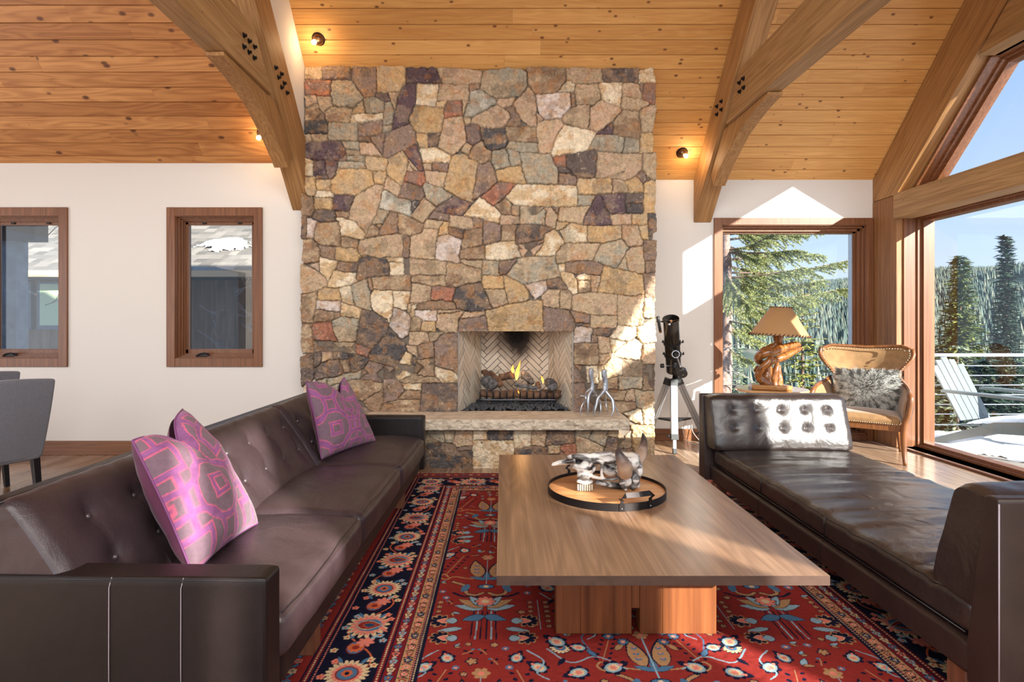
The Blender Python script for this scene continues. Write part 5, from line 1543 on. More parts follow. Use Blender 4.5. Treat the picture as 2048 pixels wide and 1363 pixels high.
# ================================================================ cushions with the lattice pattern
def pillow(name, label, corners, T=.085, chop=.26, chop_u=.1, seed=0, pat=(0, 0)):
    nb, fb_, nt_, ft_ = [Vector(c) for c in corners]; n = 150
    nrm = (fb_-nb).cross(nt_-nb).normalized()
    if nrm.x < 0: nrm = -nrm
    t = thing(name, label, 'cushion', (nb+fb_)/2)
    def pt(u, v, side):
        e = .055; uu = u*(1-e*(1-v*v)); vv = v*(1-e*(1-u*u))
        cd = chop*math.exp(-((uu-chop_u)/.34)**2)*max(0, (vv+.35)/1.35)**1.6
        vq = vv-cd
        a = (uu+1)/2; b_ = (vq+1)/2; p = (nb*(1-a)+fb_*a)*(1-b_)+(nt_*(1-a)+ft_*a)*b_
        th = T*(max(0, 1-u*u)**.42)*(max(0, 1-v*v)**.42)*(1+.15*mnoise.noise(Vector((u*2, v*2, seed))))
        cr_ = .05*math.exp(-((uu-chop_u)/.10)**2)*max(0, v)**1.5
        th = max(0, th-cr_*.8) + .004*mnoise.noise(Vector((u*6, v*6, seed+3)))*(1-max(abs(u), abs(v))**6)
        return p+nrm*th*side
    U = np.linspace(-1, 1, n)
    V = np.array([[pt(u, v, 1)[:] for u in U] for v in U])
    gx_, gy_ = np.meshgrid(U, U); x = gx_*1.5+pat[0]; y = gy_*1.5+pat[1]
    band_ = np.full(x.shape, 9.0)
    fx = (x+100) % 2-1; fy = (y+100) % 2-1
    for (cx_, cy_) in ((0, 0), (1, 1), (-1, 1), (1, -1), (-1, -1)):
        band_ = np.minimum(band_, np.abs(np.hypot(fx-cx_, fy-cy_)-.74)-.075)
    sq = np.maximum(np.abs(fx), np.abs(fy)); band_ = np.minimum(band_, np.abs(sq-.30)-.075)
    dm = np.abs(((x+y+100) % 2)-1)*.7; band_ = np.minimum(band_, np.maximum(np.abs(fx)-.07, -(np.abs(fy)-.3)))
    sq2 = np.maximum(np.abs(((x+1+100) % 2)-1), np.abs(((y+1+100) % 2)-1)); band_ = np.minimum(band_, np.abs(sq2-.22)-.06)
    grd = np.array(s2l((118, 94, 106))); vel = np.array(s2l((140, 84, 132))); pk = np.array(s2l((200, 96, 124)))
    nz2 = fbm(gx_*9, gy_*9, 4, seed)[..., None]
    col = np.where((band_ < 0)[..., None], vel*(.75+.5*nz2), grd*(.95+.1*nz2)); col = np.where((np.abs(band_) < .014)[..., None], pk, col)
    obj('front_panel', grid_mesh('front', V, col), M_cush, t)
    Vb = np.array([[pt(u, v, -1)[:] for u in U[::3]] for v in U[::3]])[:, ::-1]
    obj('back_panel', grid_mesh('back', Vb), M_velvet, t)
    per = [pt(u, -1, 0) for u in U[::3]]+[pt(1, v, 0) for v in U[::3]]+[pt(u, 1, 0) for u in U[::-3]]+[pt(-1, v, 0) for v in U[::-3]]
    bm = B(); tube(bm, per, .0042, 8, cap=False); obj('piping', bm, M_velvet2, t, smooth=True)
    return t
M_cush = painted('cut_velvet_lattice', .8, bump=.5, bscale=500, var=.12, vscale=60, sheen=.15, dist=.001)
M_velvet = plain('plum_velvet', (96, 42, 70), .8, sheen=.15, var=.25, vscale=12)
M_velvet2 = plain('plum_cord', (120, 62, 112), .6, sheen=.1)
pillow('throw_pillow', 'large purple lattice-patterned throw pillow near the close arm of the sofa', ((-1.03, 1.93, .43), (-1.02, 2.42, .43), (-1.275, 2.0, .86), (-1.35, 2.45, .90)), chop=.48, chop_u=.0, seed=2, pat=(.3, .2), T=.115)
pillow('throw_pillow', 'purple lattice-patterned throw pillow at the far arm by the fireplace', ((-1.13, 3.63, .41), (-.90, 4.13, .42), (-1.235, 3.66, .89), (-1.12, 4.12, .875)), chop=.50, chop_u=.3, seed=5, pat=(.9, .5), T=.10)

# ================================================================ coffee table
M_wal = wood('walnut_top', (112, 84, 62), (156, 122, 94), 'y', .24, fine=30, along=1.2, var=.10, bump=.04, spec=.55)
M_wal2 = wood('walnut_leg', (92, 50, 28), (148, 90, 52), 'z', .35, fine=16, var=.12, bump=.05)
tb = thing('coffee_table', 'low walnut coffee table with a thick plank top on two slab legs', 'coffee table', (.553, 2.89, 0))
TX0, TX1, TY0, TY1, TZ = -.0185, 1.124, 1.987, 3.794, .40
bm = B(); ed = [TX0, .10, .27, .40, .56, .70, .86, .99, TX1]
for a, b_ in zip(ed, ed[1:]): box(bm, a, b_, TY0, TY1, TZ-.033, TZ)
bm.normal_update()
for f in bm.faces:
    if abs(f.normal.y) > .9: f.material_index = 1  # front and back end faces take the darker walnut tone
obj('table_top', bm, [M_wal, plain('walnut_end_face', (74, 54, 44), .5, var=.2, vscale=30)], tb)
def slab_leg(yf):
    bm = B(); xa, xb, xc, xd = .217, .522, .556, .864; th = .075
    box(bm, xa, xa+.10, yf, yf+th, .0135, TZ-.033); box(bm, xa+.10, xb, yf, yf+th, .0135, TZ-.033)
    box(bm, xc, xc+.09, yf, yf+th, .0135, TZ-.033); box(bm, xc+.09, xd, yf, yf+th, .0135, TZ-.033)
    box(bm, xb, xc, yf+.004, yf+th-.004, .115, .24)
    obj('slab_leg', bm, M_wal2, tb, bevel=.003)
slab_leg(2.335); slab_leg(3.37)
bm = B(); prism(bm, [(2.20, TZ-.033), (2.20, .295), (2.215, .282), (3.56, .282), (3.575, .295), (3.575, TZ-.033)], .527, .553); obj('stretcher', bm, wood('walnut_stretcher', (44, 28, 20), (66, 44, 32), 'y', .4, fine=18, var=.05), tb, bevel=.004)

# ---------------- tray
TC = Vector((.531, 2.955, TZ)); TR = .296
tray = thing('round_tray', 'round wooden tray with a black iron rim and strap handles on the coffee table', 'tray', TC)
M_tray = wood('oak_tray', (166, 110, 66), (208, 150, 98), 'x', .4, fine=22, var=.12)
bm = B(); n = 6
for i in range(n):
    y0 = -TR+.004+(2*TR-.008)*i/n; y1 = -TR+.004+(2*TR-.008)*(i+1)/n; ysq = np.linspace(y0, y1-.0012, 10); R0 = TR-.004
    hw = [math.sqrt(max(0, R0*R0-y*y)) for y in ysq]
    pts = [(TC.x+h_, TC.y+y) for h_, y in zip(hw, ysq)]+[(TC.x-h_, TC.y+y) for h_, y in zip(hw[::-1], ysq[::-1])]
    pts = [p for k_, p in enumerate(pts) if math.hypot(p[0]-pts[k_-1][0], p[1]-pts[k_-1][1]) > 1e-5]
    prism(bm, pts, TZ+.001, TZ+.020, 'z')
obj('tray_boards', bm, M_tray, tray)
bm = B(); lathe(bm, [(TR-.003, .0005), (TR, .0005), (TR, .036), (TR-.003, .036), (TR-.003, .0005)], 96, TC); obj('rim', bm, M_bolt, tray, smooth=True, ang=40)
for k_, aa in enumerate((-90+18, 90+18)):
    a0 = R(aa); h = None
    def onr(da, r_, z): return TC+Vector(((r_)*math.cos(a0+da), (r_)*math.sin(a0+da), z))
    bm = B(); w = R(14.5)
    prof = [(-w, TR+.002, .034), (-w*.98, TR+.004, .050), (-w*1.15, TR+.012, .062), (-w*.8, TR+.016, .078), (0, TR+.02, .080), (w*.8, TR+.016, .078), (w*1.15, TR+.012, .062), (w*.98, TR+.004, .050), (w, TR+.002, .034)]
    P3 = [onr(*q_) for q_ in prof]
    rad_dir = Vector((math.cos(a0), math.sin(a0), 0)); rings = []
    for i, p in enumerate(P3):
        wv = .012 if 3 <= i <= 5 else .008
        upv = (Vector((0, 0, 1))*.9-rad_dir*.45).normalized() if 3 <= i <= 5 else Vector((-math.sin(a0), math.cos(a0), 0))
        tn = rad_dir if not 3 <= i <= 5 else upv.cross(Vector((-math.sin(a0), math.cos(a0), 0))).normalized()
        rings.append([bm.verts.new(p+upv*wv+tn*.0015), bm.verts.new(p-upv*wv+tn*.0015), bm.verts.new(p-upv*wv-tn*.0015), bm.verts.new(p+upv*wv-tn*.0015)])
    for r0_, r1_ in zip(rings, rings[1:]):
        for q_ in range(4):
            try: bm.faces.new((r0_[q_], r0_[(q_+1) % 4], r1_[(q_+1) % 4], r1_[q_]))
            except ValueError: pass
    bmesh.ops.recalc_face_normals(bm, faces=bm.faces)
    h = obj('handle', bm, M_bolt, tray)
    for sgn in (-1, 1):
        bm = B(); c = onr(sgn*w, TR+.001, .018); tdir = Vector((-math.sin(a0+sgn*w), math.cos(a0+sgn*w), 0)); rr_ = Vector((math.cos(a0+sgn*w), math.sin(a0+sgn*w), 0))
        vs = [bm.verts.new(c+tdir*a*.012+Vector((0, 0, b_*.0175))+rr_*e_) for e_ in (0, .003) for a, b_ in ((-1, -1), (1, -1), (1, 1), (-1, 1))]
        for f in ((0, 1, 2, 3), (7, 6, 5, 4), (0, 4, 5, 1), (1, 5, 6, 2), (2, 6, 7, 3), (3, 7, 4, 0)): bm.faces.new([vs[i] for i in f])
        bmesh.ops.recalc_face_normals(bm, faces=bm.faces); obj('strap', bm, M_bolt, h)
        bm = B(); blob(bm, c+rr_*.003-Vector((0, 0, .004)), (.0035, .0035, .0035), 2, 0); obj('rivet', bm, M_steel, h)
# ================================================================ horned skull on the tray
def bake(o):
    dg = bpy.context.evaluated_depsgraph_get(); dg.update(); me = bpy.data.meshes.new_from_object(o.evaluated_get(dg)); return me
def merged(parts, cuts, voxel=.0035, smooth=4, disp=0):
    bm = B()
    for f in parts: f(bm)
    me = bpy.data.meshes.new('tmp'); bm.to_mesh(me); bm.free(); o = bpy.data.objects.new('tmp', me); link(o)
    m = o.modifiers.new('r', 'REMESH'); m.mode = 'VOXEL'; m.voxel_size = voxel
    if cuts:
        bc_ = B()
        for f in cuts: f(bc_)
        mc = bpy.data.meshes.new('tmpc'); bc_.to_mesh(mc); bc_.free(); oc = bpy.data.objects.new('tmpc', mc); link(oc)
        mr = oc.modifiers.new('r', 'REMESH'); mr.mode = 'VOXEL'; mr.voxel_size = voxel
        b_ = o.modifiers.new('b', 'BOOLEAN'); b_.operation = 'DIFFERENCE'; b_.object = oc; b_.solver = 'EXACT'
    s_ = o.modifiers.new('s', 'SMOOTH'); s_.iterations = smooth; s_.factor = .5
    res = bake(o); bpy.data.objects.remove(o)
    if cuts: bpy.data.objects.remove(oc)
    for p in res.polygons: p.use_smooth = True
    return res
def sk(px, py, dy=0): return P(px, py, 2.93+dy)
skull = thing('horned_skull', 'black and white patinated cattle skull with two brown horns resting on the round tray', 'skull', (.53, 2.98, TZ+.02))
def bl(px, py, dy, r, amp=.12, seed=0, sub=3, rot=None): return lambda bm: blob(bm, sk(px, py, dy), r, sub, amp, 2, seed, rot=rot)
def tb_(pts, rads, flat=1, n=12): return lambda bm: tube(bm, catmull([sk(*p) for p in pts], 5), lerp_list(rads, (len(pts)-1)*5+1), n, flat=flat)
parts = [
    bl(1168, 952, .03, (.034, .055, .024)),
    bl(1262, 920, .03, (.045, .085, .042)), bl(1245, 914, .03, (.055, .095, .026)), bl(1276, 938, .03, (.024, .05, .048)), bl(1215, 915, .03, (.065, .07, .026)),
    bl(1266, 955, .03, (.035, .05, .045)), bl(1255, 962, -.03, (.022, .020, .028)),
    tb_([(1222, 915, .03), (1180, 916, .03), (1150, 914, .02), (1133, 913, .045)], [.045, .036, .022, .006], .75),
    tb_([(1150, 922, -.005), (1125, 925, -.01), (1103, 930, -.005)], [.020, .012, .007], .8), tb_([(1150, 920, .06), (1125, 921, .055), (1104, 927, .03)], [.018, .010, .005], .8),
    bl(1172, 936, -.005, (.05, .030, .038)), bl(1172, 938, .07, (.05, .030, .042)), bl(1168, 950, -.018, (.036, .018, .026)), bl(1168, 950, .078, (.036, .018, .026)), bl(1155, 930, .03, (.035, .05, .022)),
    tb_([(1154, 960, -.018), (1170, 964, -.02), (1186, 962, -.018)], [.010, .012, .010]), tb_([(1154, 960, .078), (1170, 964, .08), (1186, 962, .078)], [.010, .012, .010]),
    tb_([(1184, 952, -.02), (1205, 957, -.048), (1228, 957, -.055), (1244, 950, -.035)], [.010, .008, .008, .012]), tb_([(1184, 952, .08), (1205, 957, .11), (1228, 957, .115), (1244, 950, .095)], [.010, .008, .008, .012]),
    tb_([(1205, 956, -.045), (1203, 940, -.045), (1206, 922, -.04)], [.009, .007, .010]),
    tb_([(1178, 938, -.03), (1186, 924, -.035), (1206, 922, -.038)], [.008, .008, .010]),
    bl(1222, 938, .03, (.045, .035, .035)), tb_([(1190, 962, .03), (1215, 968, .03), (1240, 972, .03)], [.012, .016, .020]),
    tb_([(1244, 955, -.03), (1246, 970, -.035), (1253, 980, -.04)], [.020, .014, .007]), tb_([(1252, 955, .09), (1254, 966, .095), (1258, 974, .10)], [.020, .014, .007]),
    bl(1266, 972, .0, (.017, .018, .020)), bl(1275, 968, .045, (.016, .018, .020)), tb_([(1240, 975, .03), (1252, 982, .03)], [.018, .012]),
    tb_([(1240, 940, -.02), (1249, 934, -.065)], [.032, .030]), tb_([(1265, 925, .06), (1275, 915, .12)], [.032, .028]),
]
cuts = [bl(1193, 938, -.045, (.022, .034, .019), 0), bl(1193, 936, .105, (.022, .034, .019), 0), bl(1219, 944, -.055, (.020, .022, .015), 0), bl(1219, 942, .115, (.020, .022, .015), 0), bl(1136, 927, .025, (.04, .014, .02), 0), bl(1160, 950, .03, (.02, .028, .02), 0)]
me = merged(parts, cuts)
m, t_, b_ = newmat('patinated_bone'); tcn = N(t_, 'ShaderNodeTexCoord')
n1 = N(t_, 'ShaderNodeTexNoise'); n1.inputs['Scale'].default_value = 11; n1.inputs['Detail'].default_value = 7; n1.inputs['Distortion'].default_value = 1.2
mp = N(t_, 'ShaderNodeMapping'); mp.inputs['Scale'].default_value = (.6, 1, 1.6); t_.links.new(tcn.outputs['Object'], mp.inputs[0]); t_.links.new(mp.outputs[0], n1.inputs['Vector'])
rr = ramp(t_, [(.36, (.02, .018, .018)), (.46, (.16, .15, .145)), (.52, (.62, .60, .56)), (.7, (.82, .80, .76))]); t_.links.new(n1.outputs['Fac'], rr.inputs[0]); t_.links.new(rr.outputs[0], b_.inputs['Base Color'])
b_.inputs['Roughness'].default_value = .32; bp = N(t_, 'ShaderNodeBump'); bp.inputs['Strength'].default_value = .4; bp.inputs['Distance'].default_value = .003; t_.links.new(n1.outputs['Fac'], bp.inputs['Height']); t_.links.new(bp.outputs[0], b_.inputs['Normal'])
M_bone = m
obj('skull_bone', me, M_bone, skull)
m, t_, b_ = newmat('horn'); tcn = N(t_, 'ShaderNodeTexCoord'); sp = N(t_, 'ShaderNodeSeparateXYZ'); t_.links.new(tcn.outputs['Generated'], sp.inputs[0])
n1 = N(t_, 'ShaderNodeTexNoise'); n1.inputs['Scale'].default_value = 40; t_.links.new(tcn.outputs['Object'], n1.inputs['Vector'])
ad = N(t_, 'ShaderNodeMath', operation='MULTIPLY_ADD'); ad.inputs[1].default_value = .3; t_.links.new(n1.outputs['Fac'], ad.inputs[0]); t_.links.new(sp.outputs['Z'], ad.inputs[2])
rr = ramp(t_, [(.15, s2l((206, 178, 150))), (.5, s2l((170, 142, 120))), (.85, s2l((96, 78, 70))), (1, s2l((64, 54, 52)))]); t_.links.new(ad.outputs[0], rr.inputs[0]); t_.links.new(rr.outputs[0], b_.inputs['Base Color']); b_.inputs['Roughness'].default_value = .38
M_horn = m
for pts, rads in (([(1250, 946, -.05), (1249, 932, -.088), (1241, 915, -.095), (1237, 903, -.085), (1238.5, 894, -.072)], [.036, .038, .026, .016, .004]),
                  ([(1270, 926, .08), (1280, 912, .135), (1286, 894, .155), (1288, 880, .14), (1285.5, 866, .12)], [.032, .034, .024, .016, .004])):
    bm = B(); pp = catmull([sk(*p) for p in pts], 6); tube(bm, pp, lerp_list(rads, len(pp)), 20)
    obj('horn', bm, M_horn, skull, smooth=True)
M_tooth = plain('tooth', (170, 162, 144), .45)
for i in range(7):
    px = 1156+i*4.6; bm = B(); c = sk(px, 966, -.022); box(bm, c.x-.0042, c.x+.0042, c.y-.006, c.y+.004, TZ+.0225+(.003 if i in (0, 6) else 0), c.z-.004); obj('tooth', bm, M_tooth, skull, bevel=.002)
for i in range(7):
    px = 1156+i*4.6; bm = B(); c = sk(px, 966, .082); box(bm, c.x-.0042, c.x+.0042, c.y-.006, c.y+.004, TZ+.0225, c.z-.004); obj('tooth', bm, M_tooth, skull, bevel=.002)

# ================================================================ antler fire tools on the hearth
M_pewter = plain('polished_pewter', (196, 200, 206), .33, metal=.9)
def ax(a, b_, dy=0): return P(1150+a/11.355, 720+b_/11.355, 5.13+dy)
def antler(label, col, branches):
    p0 = ax(*branches[0][0][-1][:2]); t = thing('antler_candlestick', label, 'candle holder', (p0.x, 5.13, .438), group=None)
    bm = B(); pts, rads = branches[0]; pp = catmull([ax(*p) for p in pts], 6); tube(bm, pp, [r_*1.22 for r_ in lerp_list(rads, len(pp))], 12)
    for v in bm.verts: v.co += Vector((mnoise.noise(v.co*90), mnoise.noise(v.co*90+Vector((5, 0, 0))), 0))*.0012
    obj('stem', bm, M_pewter, t, smooth=True)
    bm = B(); top = ax(*pts[0]); lathe(bm, [(0, -.004), (.017, -.004), (.022, .002), (.018, .006), (.012, .004), (0, .003)], 14, top)
    for v in bm.verts: v.co += (v.co-top)*.25*mnoise.noise(v.co*160)
    obj('burr', bm, M_pewter, t, smooth=True)
    for pts, rads in branches[1:]:
        bm = B(); pp = catmull([ax(*p) for p in pts], 6); tube(bm, pp, [r_*1.22 for r_ in lerp_list(rads, len(pp))], 10); obj('tine', bm, M_pewter, t, smooth=True)
def toslab(pt):                                          # foot of a tine, set down on the slab
    return pt
antler('left pewter antler ornament standing on the hearth slab', None, [
    ([(368, 205, 0), (360, 330, 0), (372, 460, .0), (392, 560, 0), (385, 680, 0)], [.020, .018, .015, .015, .017]),
    ([(380, 670, 0), (318, 770, -.02), (300, 900, -.04), (296, 1080, -.05), (290, 1282, -.055)], [.014, .013, .011, .008, .002]),
    ([(375, 640, 0), (290, 710, .01), (248, 800, .02), (245, 900, .01), (180, 980, -.02), (135, 1100, -.035), (120, 1248, -.04)], [.014, .012, .011, .010, .007, .005, .002]),
    ([(245, 830, .02), (180, 808, .03), (110, 812, .03)], [.007, .006, .002]),
    ([(215, 940, .02), (225, 1040, .05), (262, 1165, .07)], [.007, .005, .002]),
    ([(400, 680, 0), (470, 760, .02), (505, 830, .04), (500, 950, .06), (430, 1060, .03), (395, 1245, -.03)], [.012, .010, .009, .007, .006, .002])])
antler('right pewter antler ornament standing at the end of the hearth slab', None, [
    ([(662, 225, 0), (662, 350, 0), (685, 460, 0), (690, 560, 0), (680, 690, 0)], [.021, .020, .018, .019, .021]),
    ([(670, 420, 0), (625, 425, -.01), (582, 462, -.02)], [.008, .006, .002]),
    ([(680, 660, 0), (600, 760, -.02), (520, 860, -.04), (490, 1000, -.05), (455, 1130, -.06), (438, 1290, -.065)], [.016, .014, .012, .010, .007, .002]),
    ([(500, 800, -.01), (430, 800, .01), (365, 812, .02)], [.007, .006, .002]),
    ([(540, 860, .0), (575, 960, .02), (582, 1100, .01), (570, 1190, -.01), (528, 1243, -.03)], [.008, .008, .007, .005, .002]),
    ([(690, 690, 0), (770, 790, -.02), (850, 900, -.04), (872, 1050, -.06), (865, 1180, -.07), (800, 1300, -.075)], [.016, .014, .013, .010, .008, .002]),
    ([(875, 1000, -.04), (935, 1100, -.045), (995, 1268, -.05)], [.008, .006, .002]),
    ([(684, 700, 0), (690, 850, .05), (710, 1040, .05), (765, 1220, .0)], [.010, .008, .006, .002])])

# ================================================================ daybed
M_day = leather('espresso_leather', (50, 41, 38), .27, .65, .4)
M_day2 = leather('espresso_leather_frame', (50, 37, 34), .4, .5, .15)
DX0, DX1, DYN, DYF = 1.475, 2.415, 1.70, 4.25
db = thing('daybed', 'long dark leather daybed with a tufted bolster at each end, right of the table', 'daybed', (1.94, 2.98, 0))
obj('base_rail', rounded(DX0, DX1-.01, 1.80, 4.15, .15, .256, .018, 22), M_day2, db)
for yy in (2.685, 3.34):
    bm = B(); tube(bm, [(DX0-.0008, yy, .16), (DX0-.001, yy, .245), (DX0+.015, yy, .2565)], .0016, 6); obj('rail_seam', bm, M_pipe, db)
bm = rounded(1.492, 2.412, 1.835, 4.10, .262, .382, .035, 90, crown=.022)
for v in bm.verts:
    x, y, z = v.co
    if z > .30:
        w = min(1, (z-.30)/.05)
        rip = mnoise.noise(Vector((x*1.6+y*.8, y*10, 3)))*.014+mnoise.noise(Vector((x*2.5+y, y*24, 7)))*.006
        sd_ = sum(math.exp(-((y-q_)/.014)**2)*-.009 for q_ in (2.02, 2.685, 3.34))
        v.co.z += (rip*(.4+.6*math.sin(PI*min(1, max(0, (y-1.8)/2.3))))+sd_)*w
    if x < 1.50: v.co.x += mnoise.noise(Vector((y*13, z*6, 2)))*.004
ms_seam = drape(bm, [(1.502, 1.88, 0), (1.500, 2.9, 0), (1.502, 4.05, 0)])
mt = obj('mattress', bm, M_day, db)
b3 = B(); tube(b3, ms_seam, .0026, 6); obj('piping', b3, M_pipe, mt)
for zz_, xx_ in ((.270, 1.4955),):
    bm = B(); tube(bm, [(xx_, 1.87, zz_), (xx_-.002, 2.9, zz_+.002), (xx_, 4.07, zz_)], .0028, 6); obj('piping', bm, M_pipe, mt)
for yy in (2.685, 3.34):
    bm = B(); tube(bm, [(1.4905, yy, .275), (1.4895, yy, .33), (1.4925, yy, .367)], .0018, 6); obj('seam', bm, M_pipe, mt)
for far in (1, 0):
    if far: Mx = Matrix(((0, 1, 0, DX0-.03), (-1, 0, 0, DYF), (0, 0, 1, 0), (0, 0, 0, 1)))
    else: Mx = Matrix(((0, -1, 0, DX1+.012), (1, 0, 0, DYN), (0, 0, 1, 0), (0, 0, 0, 1)))
    Wd = DX1-DX0+.03
    def tr_(bm): xform(bm, Mx); bmesh.ops.recalc_face_normals(bm, faces=bm.faces); return bm
    bm = B(); prism(bm, [(0, .145), (.12, .145), (.12, .27), (.055, .742), (.045, .75), (.008, .75), (0, .742)], 0, Wd, 'y')
    o = obj('end_panel', tr_(bm), M_day2, db, bevel=.010, seg=3)
    bm = B(); n_ = .002
    tube(bm, [Mx @ Vector((.001, .001, .16)), Mx @ Vector((.0, .0, .735)), Mx @ Vector((.004, .0, .747))], .0022, 6); obj('welt', bm, M_stitch, o)
    bm = B(); tube(bm, [Mx @ Vector((.001, Wd-.001, .16)), Mx @ Vector((.0, Wd, .735))], .0022, 6); obj('welt', bm, M_stitch, o)
    bm = B(); prof = [(.285, .392), (.287, .43), (.262, .52), (.232, .61), (.205, .70), (.185, .738), (.15, .752), (.085, .750), (.06, .745)]
    btn = tufted(bm, prof, .012, Wd-.012, [Wd*(.165+.168*i) for i in range(5)], (.15, .275), dip=.022, bulge=.014, end=.012, rad=.045, ns=60, crease=0)
    # underside and sides to the panel
    lo = [(.285, .388), (.115, .36)]
    bc = obj('bolster', tr_(bm), M_day, db)
    bm = B(); prism(bm, [(.113, .37), (.275, .388), (.27, .44), (.19, .715), (.16, .735), (.062, .735)], .02, Wd-.02, 'y'); obj('bolster_filling', tr_(bm), M_day, bc, bevel=.008)
    for p, n in btn:
        p2 = (Mx @ p.to_4d()).to_3d(); n2 = (Mx.to_3x3() @ n); obj('button', button(p2, n2, -.008, .012), M_button, bc, smooth=True)
    bm = B(); box(bm, .16, .24, .03, .11, .0135, .148); obj('leg', tr_(bm), M_leg, db, bevel=.003)
    bm = B(); box(bm, .16, .24, Wd-.11, Wd-.03, .0135, .148); obj('leg', tr_(bm), M_leg, db, bevel=.003)

# ================================================================ telescope on its tripod
M_tele = plain('gloss_black_tube', (38, 36, 34), .16, metal=.35, coat=.5)
M_tblk = plain('satin_black_plastic', (30, 30, 31), .45)
M_alu = plain('brushed_aluminium', (168, 170, 174), .42, metal=.7)
M_alud = plain('aluminium_groove', (120, 122, 128), .4, metal=.8)
ts = thing('telescope', 'black reflector telescope on a silver aluminium tripod beside the chimney', 'telescope', (1.70, 5.75, 0))
def frame_on(a, b_):
    d_ = (b_-a).normalized(); return Matrix.Translation(a) @ d_.to_track_quat('Z', 'Y').to_matrix().to_4x4()
T1 = P(1341.5, 637, 5.50); T0 = P(1347.5, 741, 5.80); LT = (T1-T0).length; MT = frame_on(T0, T1)
bm = B(); lathe(bm, [(0, 0), (.070, 0), (.074, .004), (.074, LT-.02), (.079, LT-.018), (.079, LT), (.0735, LT), (.0735, LT-.16), (0, LT-.16)], 40, mat4=MT); tt = obj('optical_tube', bm, M_tele, ts, smooth=True, ang=35)
bm = B()
for k_ in range(3):
    a = k_*2*PI/3+.5; tube(bm, [MT @ Vector((.0, .0, LT-.03)), MT @ Vector((.073*math.cos(a), .073*math.sin(a), LT-.03))], .0015, 6)
lathe(bm, [(0, LT-.035), (.012, LT-.035), (.012, LT-.02), (.006, LT-.018), (0, LT-.018)], 16, mat4=MT); obj('mirror_holder', bm, plain('brass_tint', (190, 150, 120), .3, metal=.8), tt, smooth=True, ang=40)
for h_ in (.19, .33):
    bm = B(); lathe(bm, [(.074, h_), (.083, h_), (.083, h_+.02), (.074, h_+.02), (.074, h_)], 36, mat4=MT)
    rg = obj('tube_ring', bm, M_tblk, ts, smooth=True, ang=35)
    for sgn in (-1, 1):
        bm = B(); c = MT @ Vector((0, 0, h_+.01)); p = c+Vector((sgn*.083, -.02, 0)); tube(bm, [p, p+Vector((sgn*.022, -.006, .004))], .007, 10); tube(bm, [p+Vector((sgn*.012, -.003, .006)), p+Vector((sgn*.016, -.004, .024))], [.008, .005], 8); obj('clamp_knob', bm, M_tblk, rg, smooth=True)
bm = B(); tube(bm, [P(1315.5, 633, 5.47), P(1316.5, 640, 5.48), P(1320.5, 662, 5.56)], [.017, .015, .013], 16); fs_ = obj('finder_scope', bm, M_tblk, ts, smooth=True)
bm = B(); tube(bm, [P(1319.2, 655, 5.54), P(1321, 664, 5.565)], .0135, 16); obj('eyepiece_ring', bm, plain('copper_ring', (206, 138, 90), .3, metal=.8), fs_, smooth=True)
bm = B(); tube(bm, [P(1317, 642, 5.49), P(1325, 643, 5.52)], .007, 8); tube(bm, [P(1312.5, 643, 5.49), P(1317, 641, 5.49)], .004, 8); obj('finder_bracket', bm, M_tblk, fs_)
bm = B(); tube(bm, [P(1338.5, 648.5, 5.40), P(1338.5, 648.5, 5.43)], .012, 12); obj('locking_screw', bm, M_steel, tt, smooth=True)
bm = B(); tube(bm, [P(1346, 690, 5.60), P(1348, 708, 5.62), P(1349, 722, 5.66)], [.026, .022, .028], 14); tube(bm, [P(1343, 700, 5.57), P(1358, 704, 5.57)], .022, 12); mh = obj('mount_head', bm, M_tblk, ts, smooth=True)
bm = B(); lathe(bm, [(.031, 0), (.036, 0), (.036, .005), (.031, .005), (.031, 0)], 28, mat4=frame_on(P(1351.5, 708, 5.52), P(1352, 706, 5.42))); obj('setting_circle', bm, M_alu, mh, smooth=True, ang=35)
bm = B(); tube(bm, [P(1350, 722, 5.66), P(1350, 740, 5.70), P(1351, 757, 5.75)], [.03, .024, .03], 14); tube(bm, [P(1344, 733, 5.66), P(1357, 733, 5.66)], .018, 12); obj('mount_body', bm, M_tblk, ts, smooth=True)
bm = B(); tube(bm, [P(1328, 731, 5.60), P(1346, 731, 5.64)], .005, 8); rd_ = obj('control_rod', bm, M_steel, ts, smooth=True)
bm = B(); tube(bm, [P(1321.5, 731, 5.60), P(1327.5, 731, 5.60)], .021, 14); obj('control_knob', bm, M_tblk, rd_, smooth=True, ang=35)
bm = B(); tube(bm, [P(1352, 708, 5.56), P(1359, 727, 5.50), P(1366, 750, 5.44)], .007, 10); cs = obj('counterweight_shaft', bm, M_pewter, ts, smooth=True)
bm = B(); c1, c0 = P(1366.5, 751, 5.42), P(1363, 741, 5.50); lathe(bm, [(0, 0), (.042, 0), (.046, .004), (.046, .058), (.042, .062), (0, .062)], 28, mat4=frame_on(c0, c1)); lathe(bm, [(0, .062), (.009, .062), (.009, .07), (0, .07)], 12, mat4=frame_on(c0, c1)); obj('counterweight', bm, plain('graphite_weight', (66, 64, 64), .4, metal=.4), cs, smooth=True, ang=35)
hub = P(1350, 760, 5.75)
bm = B(); lathe(bm, [(0, -.035), (.045, -.035), (.06, -.02), (.06, .005), (.03, .02), (0, .02)], 24, hub); obj('tripod_hub', bm, M_tblk, ts, smooth=True, ang=35)
feet = [(Vector((1.655, 5.56, 0)), Vector((1.69, 5.71, .69))), (Vector((1.47, 5.98, 0)), Vector((1.655, 5.78, .69))), (Vector((2.13, 5.99, 0)), Vector((1.76, 5.78, .69)))]
tray_z = .285
